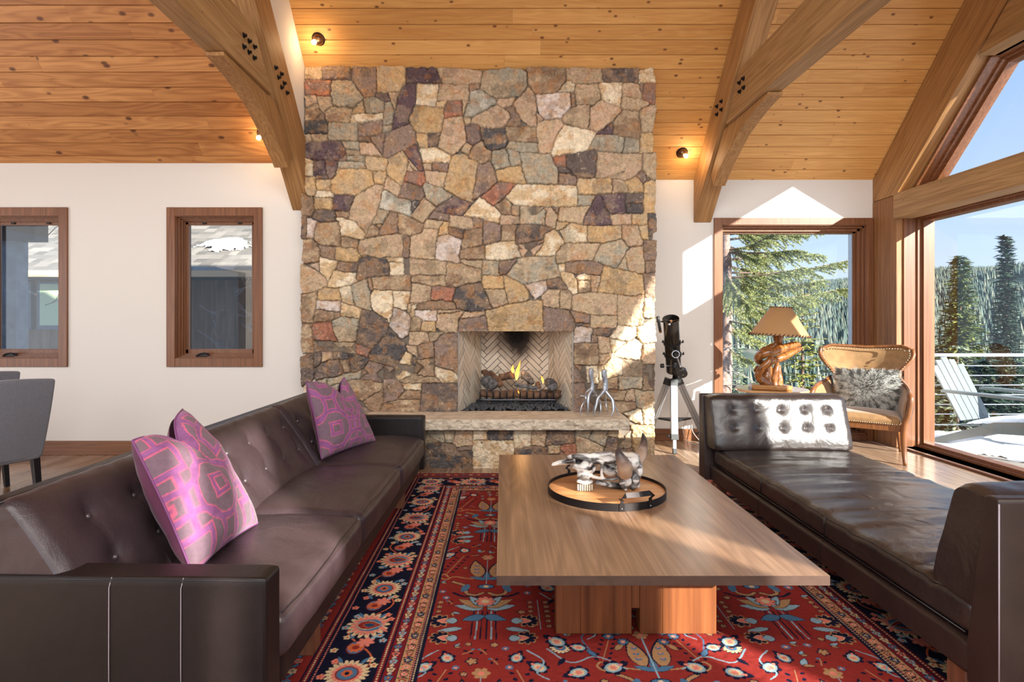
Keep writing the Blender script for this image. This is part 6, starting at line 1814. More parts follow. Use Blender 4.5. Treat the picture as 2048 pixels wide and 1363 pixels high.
for i, (f, tp) in enumerate(feet):
    d_ = (tp-f).normalized()
    s_ = d_.cross(Vector((0, 1, 0))).normalized() if i == 0 else d_.cross(Vector((.3, 1, 0))).normalized(); n_ = s_.cross(d_).normalized()
    def bar(bm, a, b_, w, th, mi=0):
        vs = [bm.verts.new(p+s_*sx_*w+n_*sy_*th) for p in (a, b_) for sx_, sy_ in ((-1, -1), (1, -1), (1, 1), (-1, 1))]
        fs = [bm.faces.new([vs[k_] for k_ in q_]) for q_ in ((3, 2, 1, 0), (4, 5, 6, 7), (0, 1, 5, 4), (1, 2, 6, 5), (2, 3, 7, 6), (3, 0, 4, 7))]
        bmesh.ops.recalc_face_normals(bm, faces=fs)
    a0 = f+d_*.17; bm = B(); bar(bm, a0, tp, .034, .016); lg = obj('tripod_leg', bm, M_alu, ts, bevel=.004)
    bm = B(); bar(bm, a0+n_*-.0165, tp+n_*-.0165, .004, .001); bar(bm, a0+n_*-.0165+s_*.02, tp+n_*-.0165+s_*.02, .0015, .001); bar(bm, a0+n_*-.0165-s_*.02, tp+n_*-.0165-s_*.02, .0015, .001); obj('leg_groove', bm, M_alud, lg)
    bm = B(); bar(bm, f+d_*.05, a0, .017, .010); obj('lower_leg', bm, M_alu, lg, bevel=.003)
    bm = B(); bar(bm, f+d_*.004, f+d_*.055, .019, .013); obj('rubber_foot', bm, M_tblk, lg, bevel=.004)
    bm = B(); bar(bm, a0-d_*.035, a0+d_*.02, .037, .021); tube(bm, [a0+s_*(.037), a0+s_*(.06)], .008, 8); tube(bm, [a0+s_*(.058), a0+s_*(.066)], .017, 6); obj('leg_clamp', bm, M_tblk, lg, bevel=.002)
    bm = B(); bar(bm, tp-d_*.05, tp+d_*.015, .037, .022); obj('hinge', bm, M_tblk, lg, bevel=.003)
cen = Vector((1.72, 5.80, tray_z))
bm = B(); prism(bm, [(cen.x-.15, cen.y+.05), (cen.x+.19, cen.y+.05), (cen.x-.02, cen.y-.13)], tray_z, tray_z+.022, 'z'); spt = obj('accessory_tray', bm, M_tblk, ts, bevel=.006)
for f, tp in feet:
    q_ = (tray_z+.01)/.69; p = f.lerp(tp, q_); bm = B(); tube(bm, [cen+Vector((0, 0, .01)), p], .006, 8); obj('spreader_arm', bm, M_alu, spt)
# cable on the floor behind the tripod
bm = B(); tube(bm, catmull([P(1380, 812, 6.19), P(1372, 840, 6.17), P(1366, 862, 6.15), P(1378, 884, 6.02), P(1400, 884, 6.05), P(1384, 858, 6.17), P(1388, 812, 6.19)], 6), .004, 6, cap=True)
tag(obj('power_cable', bm, plain('white_cable', (214, 206, 196), .5), smooth=True), 'thin pale cable looping up the wall behind the telescope tripod', 'cable')

# ================================================================ side table, lamp
sx_, sy_, sz_ = (1543-CX)*5.56/F, 5.56, .632
st_ = thing('side_table', 'round wooden side table carrying the driftwood lamp in front of the picture window', 'side table', (sx_, sy_, 0))
M_stt = wood('pale_table_top', (190, 140, 92), (224, 182, 132), 'x', .12, fine=14, var=.04, coat=.6)
bm = B(); lathe(bm, [(0, .0), (.31, .0), (.326, .008), (.326, .020), (.320, .028), (0, .028)], 64, (sx_, sy_, sz_-.028)); obj('table_top', bm, M_stt, st_, smooth=True, ang=35)
bm = B(); lathe(bm, [(.16, .002), (.17, .02), (.05, .06), (.03, .12), (.04, .3), (.03, .5), (.06, .58), (.12, sz_-.028)], 32, (sx_, sy_, 0)); obj('pedestal', bm, M_stt, st_, smooth=True)
bm = B(); c = P(1500, 774, 5.42); lathe(bm, [(0, 0), (.014, 0), (.015, .03), (.013, .032), (.012, .006), (0, .006)], 20, (c.x, c.y, sz_+.001)); tag(obj('tea_light_cup', bm, M_steel, smooth=True, ang=35), 'tiny silver cup at the left edge of the round side table', 'cup')
lp = thing('driftwood_lamp', 'table lamp with a twisted driftwood body and a laced parchment shade', 'lamp', (2.60, 5.50, sz_))
M_drift = wood('driftwood', (62, 32, 14), (164, 100, 46), 'z', .22, fine=40, along=5, var=.2, bump=.25, coat=.5)
M_driftb = wood('driftwood_base', (140, 88, 42), (190, 136, 76), 'x', .2, fine=30, var=.1, coat=.5)
def lx(a, b_, dy=0): return P(1460+a/6.195, 580+b_/6.195, 5.50+dy)
bz = [lx(245, 1190), lx(690, 1235)]
bm = B(); prism(bm, [(lx(245, 0).x, 5.44), (lx(420, 0).x, 5.40), (lx(560, 0).x, 5.34), (lx(690, 0).x, 5.36), (lx(685, 0).x, 5.50), (lx(600, 0).x, 5.60), (lx(300, 0).x, 5.62)], sz_+.001, sz_+.048, 'z'); obj('lamp_base', bm, M_driftb, lp, bevel=.012, seg=3)
def limb(name, pts, rads, flat=1):
    bm = B(); pp = catmull([lx(*p) for p in pts], 8); tube(bm, pp, lerp_list(rads, len(pp)), 24, flat=flat)
    for v in bm.verts: v.co += Vector((mnoise.noise(v.co*22), mnoise.noise(v.co*22+Vector((3, 0, 0))), mnoise.noise(v.co*22+Vector((0, 3, 0)))))*.006
    obj(name, bm, M_drift, lp, smooth=True)
limb('twisted_limb', [(862, 672, .02), (780, 680, -.01), (640, 725, -.06), (500, 765, -.09), (390, 800, -.07), (345, 850, -.02), (400, 900, .05), (480, 880, .07)], [.018, .033, .038, .040, .040, .036, .03, .02])
limb('twisted_limb', [(868, 720, .04), (780, 765, .0), (650, 830, -.04), (520, 880, -.06), (430, 940, -.04), (370, 1010, .0)], [.016, .030, .036, .034, .028, .018])
limb('twisted_limb', [(530, 770, -.10), (500, 850, -.105), (430, 930, -.10), (365, 1010, -.07), (355, 1080, -.05), (410, 1130, -.04), (500, 1180, -.03)], [.006, .026, .032, .032, .034, .036, .03])
limb('twisted_limb', [(590, 900, .0), (565, 990, -.01), (545, 1090, -.01), (560, 1190, -.02)], [.016, .032, .034, .028])
limb('twisted_limb', [(600, 930, .04), (610, 1040, .03), (615, 1120, .02), (610, 1195, .01)], [.02, .026, .03, .03])
limb('twisted_limb', [(440, 930, .02), (470, 1000, .02), (450, 1080, .02), (490, 1190, .02)], [.04, .045, .05, .045])
limb('neck', [(600, 560, 0), (598, 610, 0), (590, 660, .01), (540, 700, .03), (430, 750, .05), (360, 800, .03), (330, 860, .02)], [.052, .040, .034, .036, .036, .032, .02])
limb('knot', [(350, 960, .02), (315, 985, 0), (296, 1000, -.01)], [.024, .018, .012])
m, t_, b_ = newmat('parchment_shade'); b_.inputs['Base Color'].default_value = (*s2l((206, 168, 118)), 1); b_.inputs['Roughness'].default_value = .6
b_.inputs['Transmission Weight'].default_value = 0
tl = N(t_, 'ShaderNodeBsdfTranslucent'); tl.inputs[0].default_value = (*s2l((226, 176, 110)), 1); mxs = N(t_, 'ShaderNodeMixShader'); mxs.inputs[0].default_value = .35
outn = [n for n in t_.nodes if n.type == 'OUTPUT_MATERIAL'][0]; t_.links.new(b_.outputs[0], mxs.inputs[1]); t_.links.new(tl.outputs[0], mxs.inputs[2]); t_.links.new(mxs.outputs[0], outn.inputs[0])
n1 = N(t_, 'ShaderNodeTexNoise'); n1.inputs['Scale'].default_value = 60; bp = N(t_, 'ShaderNodeBump'); bp.inputs['Strength'].default_value = .1; t_.links.new(n1.outputs['Fac'], bp.inputs['Height']); t_.links.new(bp.outputs[0], b_.inputs['Normal'])
M_shade = m
sc0 = P(1558.5, 671, 5.50); sc1 = P(1561.5, 614, 5.50); MS = frame_on(sc0, sc1); MS = Matrix.Translation(sc0) @ Euler((0, R(3.4), 0)).to_matrix().to_4x4(); HS = .272
r0s, r1s = .262, .090
bm = B(); lathe(bm, [(r0s, 0), (r1s, HS), (r1s-.002, HS), (r0s-.002, 0.0005)], 72, mat4=MS)
for f in [f for f in bm.faces if len(f.verts) > 4]: bm.faces.remove(f)
sh = obj('lamp_shade', bm, M_shade, lp, smooth=True, ang=60)
M_lace = plain('brown_leather_lacing', (74, 44, 32), .7)
bm = B()
for (r_, z_, n_) in ((r0s, .006, 46), (r1s, HS-.006, 20)):
    for i in range(n_):
        a = 2*PI*i/n_; a2 = a+.5*2*PI/n_
        rr_ = r_+.004; dz = .013
        tube(bm, [MS @ Vector((rr_*math.cos(a), rr_*math.sin(a), z_-dz)), MS @ Vector(((rr_+.003)*math.cos((a+a2)/2), (rr_+.003)*math.sin((a+a2)/2), z_)), MS @ Vector(((rr_-.002)*math.cos(a2), (rr_-.002)*math.sin(a2), z_+dz*.6))], .0042, 5)
lc_ = obj('lacing', bm, M_lace, sh); lc_['kind'] = 'stuff'
bm = B(); c = MS @ Vector((0, 0, 0)); tube(bm, [(c.x, c.y, c.z-.02), MS @ Vector((0, 0, HS-.02))], .006, 8); obj('harp_rod', bm, M_bronze, lp)

# ================================================================ wing armchair
CHM = Matrix.Translation((3.30, 5.36, 0)) @ Euler((0, 0, -math.atan2(.6, .8))).to_matrix().to_4x4()
ac = thing('wing_armchair', 'tan suede wing armchair with carved wood frame and brass nailheads by the corner post', 'armchair', (3.30, 5.36, 0), -math.atan2(.6, .8))
M_suede = plain('tan_suede', (150, 114, 74), .85, sheen=.6, var=.18, vscale=18, bump=.2, bscale=300)
M_char = plain('charcoal_croc_leather', (58, 66, 76), .5, bump=.8, bscale=70, var=.25, vscale=40)
M_chw = wood('armchair_frame_wood', (94, 54, 28), (138, 88, 48), 'z', .35, fine=34, var=.08, coat=.2)
M_nail = plain('brass_nailhead', (214, 196, 160), .25, metal=1)
def Wd_(z): return .275+.115*(lambda q_: q_*q_*(3-2*q_))(max(0, min(1, (z-.72)/.24)))-.03*math.exp(-((z-.72)/.10)**2)-.03*max(0, (z-.96)/.07)**2
def backpt(u, z, off_=0):
    x = u*Wd_(z); y = .555+.16*(z-.40)-.16*abs(u)**2.4*(1-.5*max(0, (z-.8)/.25))-off_*1.0
    return (x, y, z)
def top_z(u): return 1.03-.02*(1-abs(u))-.045*abs(u)**14
n_, mz = 40, 36
def back_grid(off_, rev=False):
    V = np.zeros((mz, n_, 3))
    for i in range(mz):
        for j in range(n_):
            u = -1+2*j/(n_-1); v = i/(mz-1); z = .37+(top_z(u)-.37)*v
            pf = off_*(1-abs(u)**8)*(1 if off_ < 0 else math.sin(PI*min(1, v*1.02))**.4)
            V[i, j] = backpt(u, z, pf)
    return V[:, ::-1] if rev else V
obj('backrest', grid_mesh('b', back_grid(.035)), M_suede, ac, local=True)
obj('back_shell', grid_mesh('b', back_grid(-.04, True)), M_char, ac, local=True)
for sgn in (-1, 1):
    V = np.zeros((20, 30, 3)); V2 = V.copy()
    for i in range(20):
        for j in range(30):
            s_ = j/29; v = i/19; x = (.27+.085*math.sin(s_*PI/2)+.0*v); y = .50-.47*s_; zt_ = .71-.075*s_**.5-.03*s_**3; z = .33+(zt_-.33)*v
            x += .03*v*v
            V[i, j] = (sgn*(x-.030*math.sin(PI*v)**.5*math.sin(PI*min(1, s_+.02))**.3-.012), y, z); V2[i, j] = (sgn*(x+.055*math.sin(PI*v)**.6*math.sin(PI*s_)**.6+.006), y, z)
    if sgn < 0: V = V[:, ::-1]
    else: V2 = V2[:, ::-1]
    a_ = obj('arm', grid_mesh('a', V), M_suede, ac, local=True)
    obj('arm_outer_panel', grid_mesh('a', V2), M_char, a_, local=True)
    pts = [(sgn*(.27+.085*math.sin(s_*PI/2)+.03), .50-.47*s_, .71-.075*s_**.5-.03*s_**3+.006) for s_ in np.linspace(0, 1, 9)]
    pts += [(sgn*.392, .005, .57), (sgn*.375, -.005, .45), (sgn*.345, .0, .36), (sgn*.338, .005, .25), (sgn*.342, -.005, .12), (sgn*.352, -.04, .004)]
    bm = B(); pp = catmull(pts, 4); tube(bm, pp, lerp_list([.016, .018, .018, .018, .018, .019, .02, .022, .024, .024, .024, .026, .026, .022, .016], len(pp)), 12); obj('arm_rail_and_leg', bm, M_chw, ac, smooth=True, local=True)
    bm = B(); pp = catmull([(sgn*.27, .50, .36), (sgn*.275, .53, .2), (sgn*.29, .60, .003)], 5); tube(bm, pp, lerp_list([.024, .022, .017], len(pp)), 4); obj('back_leg', bm, M_chw, ac, local=True)
edge = [backpt(-1, z) for z in np.linspace(.70, 1.0, 8)]+[backpt(u, top_z(u)+.004) for u in np.linspace(-1, 1, 15)]+[backpt(1, z) for z in np.linspace(1.0, .70, 8)]
edge = [(p[0]*1.02, p[1], p[2]) for p in edge]
bm = B(); tube(bm, catmull(edge, 3), .0165, 12); obj('crest_rail', bm, M_chw, ac, smooth=True, local=True)
bm = B(); prism(bm, [(-.335, .005), (.335, .005), (.335, .05), (-.335, .05)], .285, .345, 'z'); prism(bm, [(-.31, .05), (-.27, .05), (-.25, .52), (-.28, .52)], .285, .345, 'z'); prism(bm, [(.27, .05), (.31, .05), (.28, .52), (.25, .52)], .285, .345, 'z'); prism(bm, [(-.28, .50), (.28, .50), (.28, .54), (-.28, .54)], .285, .345, 'z')
obj('seat_frame', bm, M_chw, ac, bevel=.006, local=True)
obj('seat', rounded(-.315, .315, .0, .52, .335, .405, .03, 22, crown=.045), M_suede, ac, local=True)
bm = B()
def nail(p): blob(bm, p, (.0075, .0075, .0075), 1, 0)
for i in range(38): nail((-.325+.65*i/37, -.002, .350))
for i in range(64):
    k_ = i/63*(len(edge)-1); a = edge[int(k_)]; b2 = edge[min(int(k_)+1, len(edge)-1)]; f = k_-int(k_); p = [a[q_]+(b2[q_]-a[q_])*f for q_ in range(3)]
    cx_ = p[0]*.93; nail((cx_, p[1]-.040, p[2]-.022 if abs(p[0]) < .37*.99 or p[2] > 1.0 else p[2]))
nl = obj('nailhead_trim', bm, M_nail, ac, local=True); nl['kind'] = 'stuff'
# fur cushion
fc = thing('fur_cushion', 'shaggy grey and white fur cushion propped in the wing armchair', 'cushion', (3.3, 5.45, .45))
cc = Vector((.035, .33, .63)); tilt = R(-16)
rotm = Matrix.Rotation(-tilt, 3, 'X')
bm = B(); fur = B(); rd = random.Random(12); cl_lay = []
def fp(u, v):
    th = .085*(1-u*u)**.45*(1-v*v)**.45; return Vector((u*.235*(1-.05*(1-v*v)), -th, v*.185*(1-.05*(1-u*u))))
g = [[None]*25 for _ in range(25)]
for sd_ in (1, -1):
    for i in range(25):
        for j in range(25):
            p = fp(-1+j/12, -1+i/12); p.y *= sd_; q_ = rotm @ p+cc; g[i][j] = bm.verts.new(CHM @ q_)
    for i in range(24):
        for j in range(24): bm.faces.new((g[i][j], g[i][j+1], g[i+1][j+1], g[i+1][j]) if sd_ > 0 else (g[i][j], g[i+1][j], g[i+1][j+1], g[i][j+1])).smooth = True
obj('cushion_pad', bm, plain('grey_hide', (70, 68, 66), .9), fc)
verts = []; faces = []; cols = []
for k_ in range(13000):
    u = rd.uniform(-1, 1); v = rd.uniform(-1, 1)
    if abs(u) > .985 and abs(v) > .985: continue
    p = fp(u, v); out = Vector((u*.9+rd.uniform(-.25, .25), 0, v*.9+rd.uniform(-.25, .25)-.25)).normalized()
    clump = mnoise.noise(Vector((u*6, v*6, 1))); out = (out+Vector((mnoise.noise(Vector((u*5, v*5, 4))), 0, mnoise.noise(Vector((u*5, v*5, 8)))))*.8).normalized()
    L_ = rd.uniform(.035, .07); nr = Vector((0, -1, 0)); w = rd.uniform(.0012, .0022); sdv = out.cross(nr).normalized()
    base = len(verts); ang_ = math.atan2(v*.8-.1, u); rr2 = math.hypot(u, v); shade = 1.0 if math.sin(ang_*17+rr2*5+3*clump) > -.1 else .22
    for q_, (t0, wq) in enumerate(((0, 1), (.4, .9), (.75, .6), (1, .15))):
        c = p+out*L_*t0+nr*(.012*math.sin(t0*PI*.75)+.003)+Vector((0, 0, -.010*t0*t0)); tw = .25+.75*t0
        for s_ in (-1, 1):
            verts.append(tuple(CHM @ (rotm @ (c+sdv*w*wq*s_)+cc))); cv = np.array(s2l((44, 44, 46)))*(1-min(1, t0*1.1)**1.5)+np.array(s2l((224, 224, 216)))*min(1, t0*1.1)**1.5*shade; cols.append((*cv, 1))
    for q_ in range(3): faces.append((base+2*q_, base+2*q_+1, base+2*q_+3, base+2*q_+2))
me = bpy.data.meshes.new('fur'); me.from_pydata(verts, [], faces); a_ = me.color_attributes.new('paint', 'FLOAT_COLOR', 'POINT'); a_.data.foreach_set('color', np.array(cols, np.float32).ravel())
f_ = obj('fur', me, painted('shaggy_fur', .6, bump=0, var=.05), fc); f_['kind'] = 'stuff'

# ================================================================ dining chairs beyond the sofa
M_gray = plain('grey_weave', (112, 114, 122), .9, bump=.5, bscale=380, var=.08, vscale=60, sheen=.2)
M_blk = plain('black_leg', (22, 20, 20), .35)
def dining(label, corner_p, rz):
    t = thing('dining_chair', label, 'dining chair', (corner_p[0], corner_p[1], 0), rz, group='grey upholstered dining chairs beyond the sofa')
    # local: back panel faces +x, top far corner at the origin, width runs to -y, seat to -x
    bm = B(); nb_, nz = 12, 16; Wc = .50
    for side in (0, 1):
        g = []
        for i in range(nz):
            z = .36+(.887-.36)*i/(nz-1); q_ = i/(nz-1); row = []
            for j in range(nb_):
                s_ = j/(nb_-1); half = (.5-.045*(1-q_)**.8+.0); y = -Wc/2+(s_-.5)*Wc*2*half; x = -.11*(1-q_)**1.4-side*(.10-.03*q_)+.012*math.sin(PI*s_)*(1 if not side else -1)
                zz_ = z+.012*math.sin(PI*s_)*q_**6
                row.append(bm.verts.new((x, y, zz_)))
            g.append(row)
        for i in range(nz-1):
            for j in range(nb_-1): bm.faces.new((g[i][j], g[i][j+1], g[i+1][j+1], g[i+1][j]))
        if side == 0: g0 = g
    for i in range(nz-1):
        bm.faces.new((g0[i][0], g[i][0], g[i+1][0], g0[i+1][0])); bm.faces.new((g0[i][-1], g[i][-1], g[i+1][-1], g0[i+1][-1]))
    for j in range(nb_-1):
        bm.faces.new((g0[0][j], g[0][j], g[0][j+1], g0[0][j+1])); bm.faces.new((g0[-1][j], g[-1][j], g[-1][j+1], g0[-1][j+1]))
    bmesh.ops.recalc_face_normals(bm, faces=bm.faces)
    obj('backrest', bm, M_gray, t, bevel=.016, seg=3, local=True)
    obj('seat', rounded(-.66, -.10, -.47, -.03, .345, .49, .03, 14, crown=.015), M_gray, t, local=True)
    for (x, y, dx) in ((-.135, -.06, .06), (-.135, -.44, .06), (-.62, -.06, 0), (-.62, -.44, 0)):
        bm = B(); vs = []
        for z, hw, ox in ((.36, .022, 0), (.002, .015, dx)):
            vs.append([bm.verts.new((x+ox+a*hw, y+b_*hw, z)) for a, b_ in ((-1, -1), (1, -1), (1, 1), (-1, 1))])
        for k_ in range(4): bm.faces.new((vs[0][k_], vs[0][(k_+1) % 4], vs[1][(k_+1) % 4], vs[1][k_]))
        bm.faces.new(vs[0]); bm.faces.new(vs[1][::-1]); bmesh.ops.recalc_face_normals(bm, faces=bm.faces); obj('leg', bm, M_blk, t, bevel=.002, local=True)
    return t
dining('grey upholstered dining chair with black legs, the nearer and larger one behind the sofa', ((113-CX)*3.9/F, 3.9), R(-25))
dining('grey upholstered dining chair farther back, only its rounded top showing under the left window', ((43-CX)*4.49/F, 4.49), R(-25))
# ================================================================ outside: deck, railing, garden chair
M_snow = plain('snow', (240, 244, 250), .75, bump=.8, bscale=9, spec=.3)
M_deckb = wood('grey_deck_boards', (128, 122, 118), (170, 162, 154), 'x', .7, fine=20, var=.15)
bm = B(); y = -3.0
while y < 6.9:
    box(bm, 4.36, 8.2, y, y+.136, -.075, -.045); y += .142
struct('deck', bm, M_deckb)
bm = B(); rd = random.Random(4)
xs = np.linspace(4.5, 8.0, 90); ys = np.linspace(-2, 6.8, 200); X, Yy = np.meshgrid(xs, ys); f_ = fbm(X*1.1+3, Yy*1.1, 4, 8)
Z = -.05+np.clip(f_-.40, 0, .3)*.32; kp = (f_ > .40)[:-1, :-1] & (f_ > .40)[1:, 1:]
tag(obj('deck_snow', grid_mesh('deck_snow', np.stack([X, Yy, Z], -1), None, kp), M_snow), 'patchy white snow lying on the deck boards outside the big window', 'snow', kind='stuff')
rl = thing('cable_railing', 'silver cable railing along the far edge of the snowy deck', 'railing', (6.2, 6.6, -.05))
M_rail = plain('silver_railing', (196, 200, 204), .35, metal=.7)
bm = B(); box(bm, 4.5, 8.2, 6.58, 6.63, .875, .91); obj('top_rail', bm, M_rail, rl, bevel=.004)
for z in (.77, .66, .55, .44, .33, .22, .10):
    bm = B(); tube(bm, [(4.5, 6.605, z), (8.2, 6.605, z)], .006, 6); obj('cable', bm, M_rail, rl)
for x in (4.52, 6.35, 8.15):
    bm = B(); box(bm, x-.025, x+.025, 6.58, 6.63, -.05, .875); obj('railing_post', bm, M_rail, rl)
# garden chair: local x = width (to the chair's left), -y = front
gc = thing('adirondack_chair', 'pale grey slatted garden chair with broad arms standing on the snowy deck', 'garden chair', (5.06, 5.78, -.045), math.atan2(.4, .92))
M_pl = plain('pale_grey_lumber', (108, 116, 117), .55, var=.06, vscale=4)
bm = B()
for i in range(5):
    x0 = -.26+i*.106; h = .98-.03*abs(i-2)**1.6
    a = Vector((0, .30, .30)); d_ = Vector((0, .42, .86)).normalized()
    for q_ in (0,):
        vs = []
        for s_ in (0, h-.28):
            c = a+d_*s_; sp_ = 1+.12*s_
            for (xx, t_) in ((x0*sp_, -.009), ((x0+.096)*sp_, -.009), ((x0+.096)*sp_, .009), (x0*sp_, .009)): vs.append(bm.verts.new((xx, c.y+t_*.9, c.z-t_*.4)))
        fs = [bm.faces.new([vs[k_] for k_ in f]) for f in ((3, 2, 1, 0), (4, 5, 6, 7), (0, 1, 5, 4), (1, 2, 6, 5), (2, 3, 7, 6), (3, 0, 4, 7))]; bmesh.ops.recalc_face_normals(bm, faces=fs)
obj('backrest', bm, M_pl, gc, bevel=.004, local=True)
bm = B()
for i in range(7):
    y0 = -.36+i*.095; z = .38-.018*i if i > 0 else .36; box(bm, -.27, .27, y0, y0+.085, z-.02, z)
obj('seat', bm, M_pl, gc, bevel=.004, local=True)
for s_ in (-1, 1):
    bm = B(); prism(bm, [(s_*.27, -.44), (s_*.42, -.44), (s_*.43, -.2), (s_*.38, .42), (s_*.30, .42)], .585, .612, 'z'); obj('armrest', bm, M_pl, gc, bevel=.004, local=True)
    bm = B(); prism(bm, [(-.40, 0), (-.28, 0), (-.27, .585), (-.41, .585)], s_*.285, s_*.312, 'x'); lg = obj('front_leg', bm, M_pl, gc, bevel=.003, local=True)
    bm = B(); prism(bm, [(-.34, .585), (-.34, .36), (-.30, .45), (-.27, .585)], s_*.312, s_*.345, 'x'); obj('arm_bracket', bm, M_pl, lg, local=True)
    for (yy, zz_) in ((-.36, .46), (-.31, .46), (-.36, .38), (-.31, .38)):
        bm = B(); blob(bm, (s_*.314, yy, zz_-.1), (.006, .008, .008), 1, 0); obj('bolt', bm, M_dark, lg, local=True)
    bm = B(); prism(bm, [(-.40, .26), (-.38, .39), (0, .33), (.72, .0), (.58, .0), (0, .22)], s_*.255, s_*.283, 'x'); obj('side_rail', bm, M_pl, gc, bevel=.003, local=True)
xs = np.linspace(-.26, .26, 24); ys = np.linspace(-.34, .26, 24); X, Yy = np.meshgrid(xs, ys); f_ = fbm(X*6, Yy*6, 3, 2)
e_ = np.clip(1-np.maximum(np.abs(X)/.26, np.abs((Yy+.04)/.30))**6, 0, 1); Z = .365-.18*(Yy+.36)+.02+e_*(.035+.03*f_)
sn = obj('seat_snow', grid_mesh('s', np.stack([X, Yy, Z], -1)), M_snow, None); sn.location = gc.location; sn.rotation_euler = gc.rotation_euler; tag(sn, 'cap of snow lying on the seat of the garden chair', 'snow', kind='stuff')

# ---------------- land
m, t_, b_ = newmat('hillside'); tcn = N(t_, 'ShaderNodeTexCoord'); n1 = N(t_, 'ShaderNodeTexNoise'); n1.inputs['Scale'].default_value = .02; n1.inputs['Detail'].default_value = 10; n1.inputs['Roughness'].default_value = .7
t_.links.new(tcn.outputs['Object'], n1.inputs['Vector']); rr = ramp(t_, [(.35, s2l((70, 84, 80))), (.5, s2l((92, 102, 92))), (.64, s2l((130, 126, 116))), (.74, s2l((200, 204, 210)))]); t_.links.new(n1.outputs['Fac'], rr.inputs[0]); t_.links.new(rr.outputs[0], b_.inputs['Base Color']); b_.inputs['Roughness'].default_value = 1; b_.inputs['Specular IOR Level'].default_value = 0
M_hill = m
def hz_(az, r):                                            # land height
    t = max(0, min(1, (r-150)/750)); ridge = 50+7*math.sin(az*6+1)+10*max(0, math.degrees(az)-24)/10+7*mnoise.noise(Vector((az*9, 0, 2)))
    near = -2.2-18*min(1, max(0, (r-8)/110))
    return near+(ridge-near)*(t*t*(3-2*t))+mnoise.noise(Vector((az*22, r*.012, 1)))*3*min(1, r/200)
az = np.radians(np.linspace(8, 62, 150)); rs_ = np.concatenate([np.linspace(9.5, 90, 40), np.linspace(95, 960, 100)]); V = np.zeros((len(rs_), len(az), 3))
for i, r in enumerate(rs_):
    for j, a in enumerate(az): V[i, j] = (r*math.sin(a), r*math.cos(a), hz_(a, r))
struct('hillside', grid_mesh('hill', V[:, ::-1]), M_hill)
# far white mountain
V = np.zeros((12, 80, 3)); az2 = np.radians(np.linspace(36, 62, 80))
for i in range(12):
    for j, a in enumerate(az2):
        h = 105+70*math.exp(-((math.degrees(a)-44.5)/4)**2)+25*mnoise.noise(Vector((a*14, 0, 5)))+10*mnoise.noise(Vector((a*50, 0, 5))); r = 1500+i*40; V[i, j] = (r*math.sin(a), r*math.cos(a), -20+(h+20)*math.sin(i/11*PI/2))
struct('snowy_mountain', grid_mesh('mountain', V[:, ::-1]), plain('distant_snow', (214, 226, 244), 1, spec=0, var=.08, vscale=.01))

# ---------------- conifers
def leafmat(name, c1, c2, c3, tr=.25):
    m, t_, b_ = newmat(name); g_ = N(t_, 'ShaderNodeNewGeometry'); rr = ramp(t_, [(0, s2l(c1)), (.5, s2l(c2)), (1, s2l(c3))]); t_.links.new(g_.outputs['Random Per Island'], rr.inputs[0]); t_.links.new(rr.outputs[0], b_.inputs['Base Color'])
    b_.inputs['Roughness'].default_value = .7; b_.inputs['Specular IOR Level'].default_value = .2; return m
M_fol = leafmat('spruce_needles', (56, 72, 44), (98, 112, 60), (150, 150, 84))
M_folb = leafmat('blue_spruce_needles', (28, 42, 40), (46, 66, 56), (74, 92, 72))
M_foly = leafmat('yellow_green_pine_needles', (92, 104, 50), (140, 142, 70), (186, 172, 96))  # yellow-green needles of the pines
M_folg = leafmat('silvery_spruce_needles', (104, 124, 108), (150, 162, 130), (196, 198, 158))
M_bark = plain('conifer_bark', (116, 96, 84), .95, bump=1, bscale=30, var=.4, vscale=10)
def conifer_mesh(h, r, seed, whorls=34, per=9, card=.16, power=.9, droop=.35, cards=9, gap=0):
    rd = random.Random(seed); vs = []; fs = []
    for w in range(whorls):
        t = (w+.5)/whorls; z = h*(.06+.94*t); R_ = r*(1-t)**power*(.8+.4*rd.random())+.04
        if gap and rd.random() < gap: continue
        n = max(4, int(per*(1-t*.4)))
        for k in range(n):
            a = 2*PI*(k+rd.random()*.8)/n+w; Lb = R_*rd.uniform(.65, 1.15); nc = max(3, int(cards*Lb/r)+2)
            for c in range(nc):
                s = (c+.6)/nc; rr_ = Lb*s; zz = z-droop*Lb*s*s+(.25*Lb*s if t > .6 else 0)
                sz = card*(.6+.6*rd.random())*(1.1-.5*s)
                for q in range(3):
                    aa = a+rd.uniform(-.55, .55); dv = Vector((math.cos(aa), math.sin(aa), rd.uniform(-.5, .35))).normalized(); sd = Vector((-math.sin(aa), math.cos(aa), rd.uniform(-.6, .6))).normalized()
                    b0 = Vector((rr_*math.cos(a), rr_*math.sin(a), zz))+Vector((rd.uniform(-1, 1), rd.uniform(-1, 1), rd.uniform(-.6, .6)))*sz*.5
                    i0 = len(vs); vs += [tuple(b0-dv*sz*.3), tuple(b0+dv*sz*.4+sd*sz*.22), tuple(b0+dv*sz*1.1), tuple(b0+dv*sz*.4-sd*sz*.22)]; fs.append((i0, i0+1, i0+2, i0+3))
    me = bpy.data.meshes.new('foliage'); me.from_pydata(vs, [], fs); return me
def trunk_mesh(h, r):
    bm = B(); tube(bm, [(0, 0, -.5), (0, 0, h*.5), (0, 0, h*.97)], [r, r*.6, .01], 10); me = bpy.data.meshes.new('trunk'); bm.to_mesh(me); bm.free(); return me
def tree(name, label, me_f, me_t, mat, loc, sc_=1, rz=0, group=None):
    t = thing(name, label, 'tree', loc, rz, group); t.scale = (sc_,)*3
    for n_, me_, m_ in (('foliage', me_f, mat), ('trunk', me_t, M_bark)):
        o = bpy.data.objects.new(n_, me_); link(o); o.parent = t
        if not me_.materials: me_.materials.append(m_)
    return t
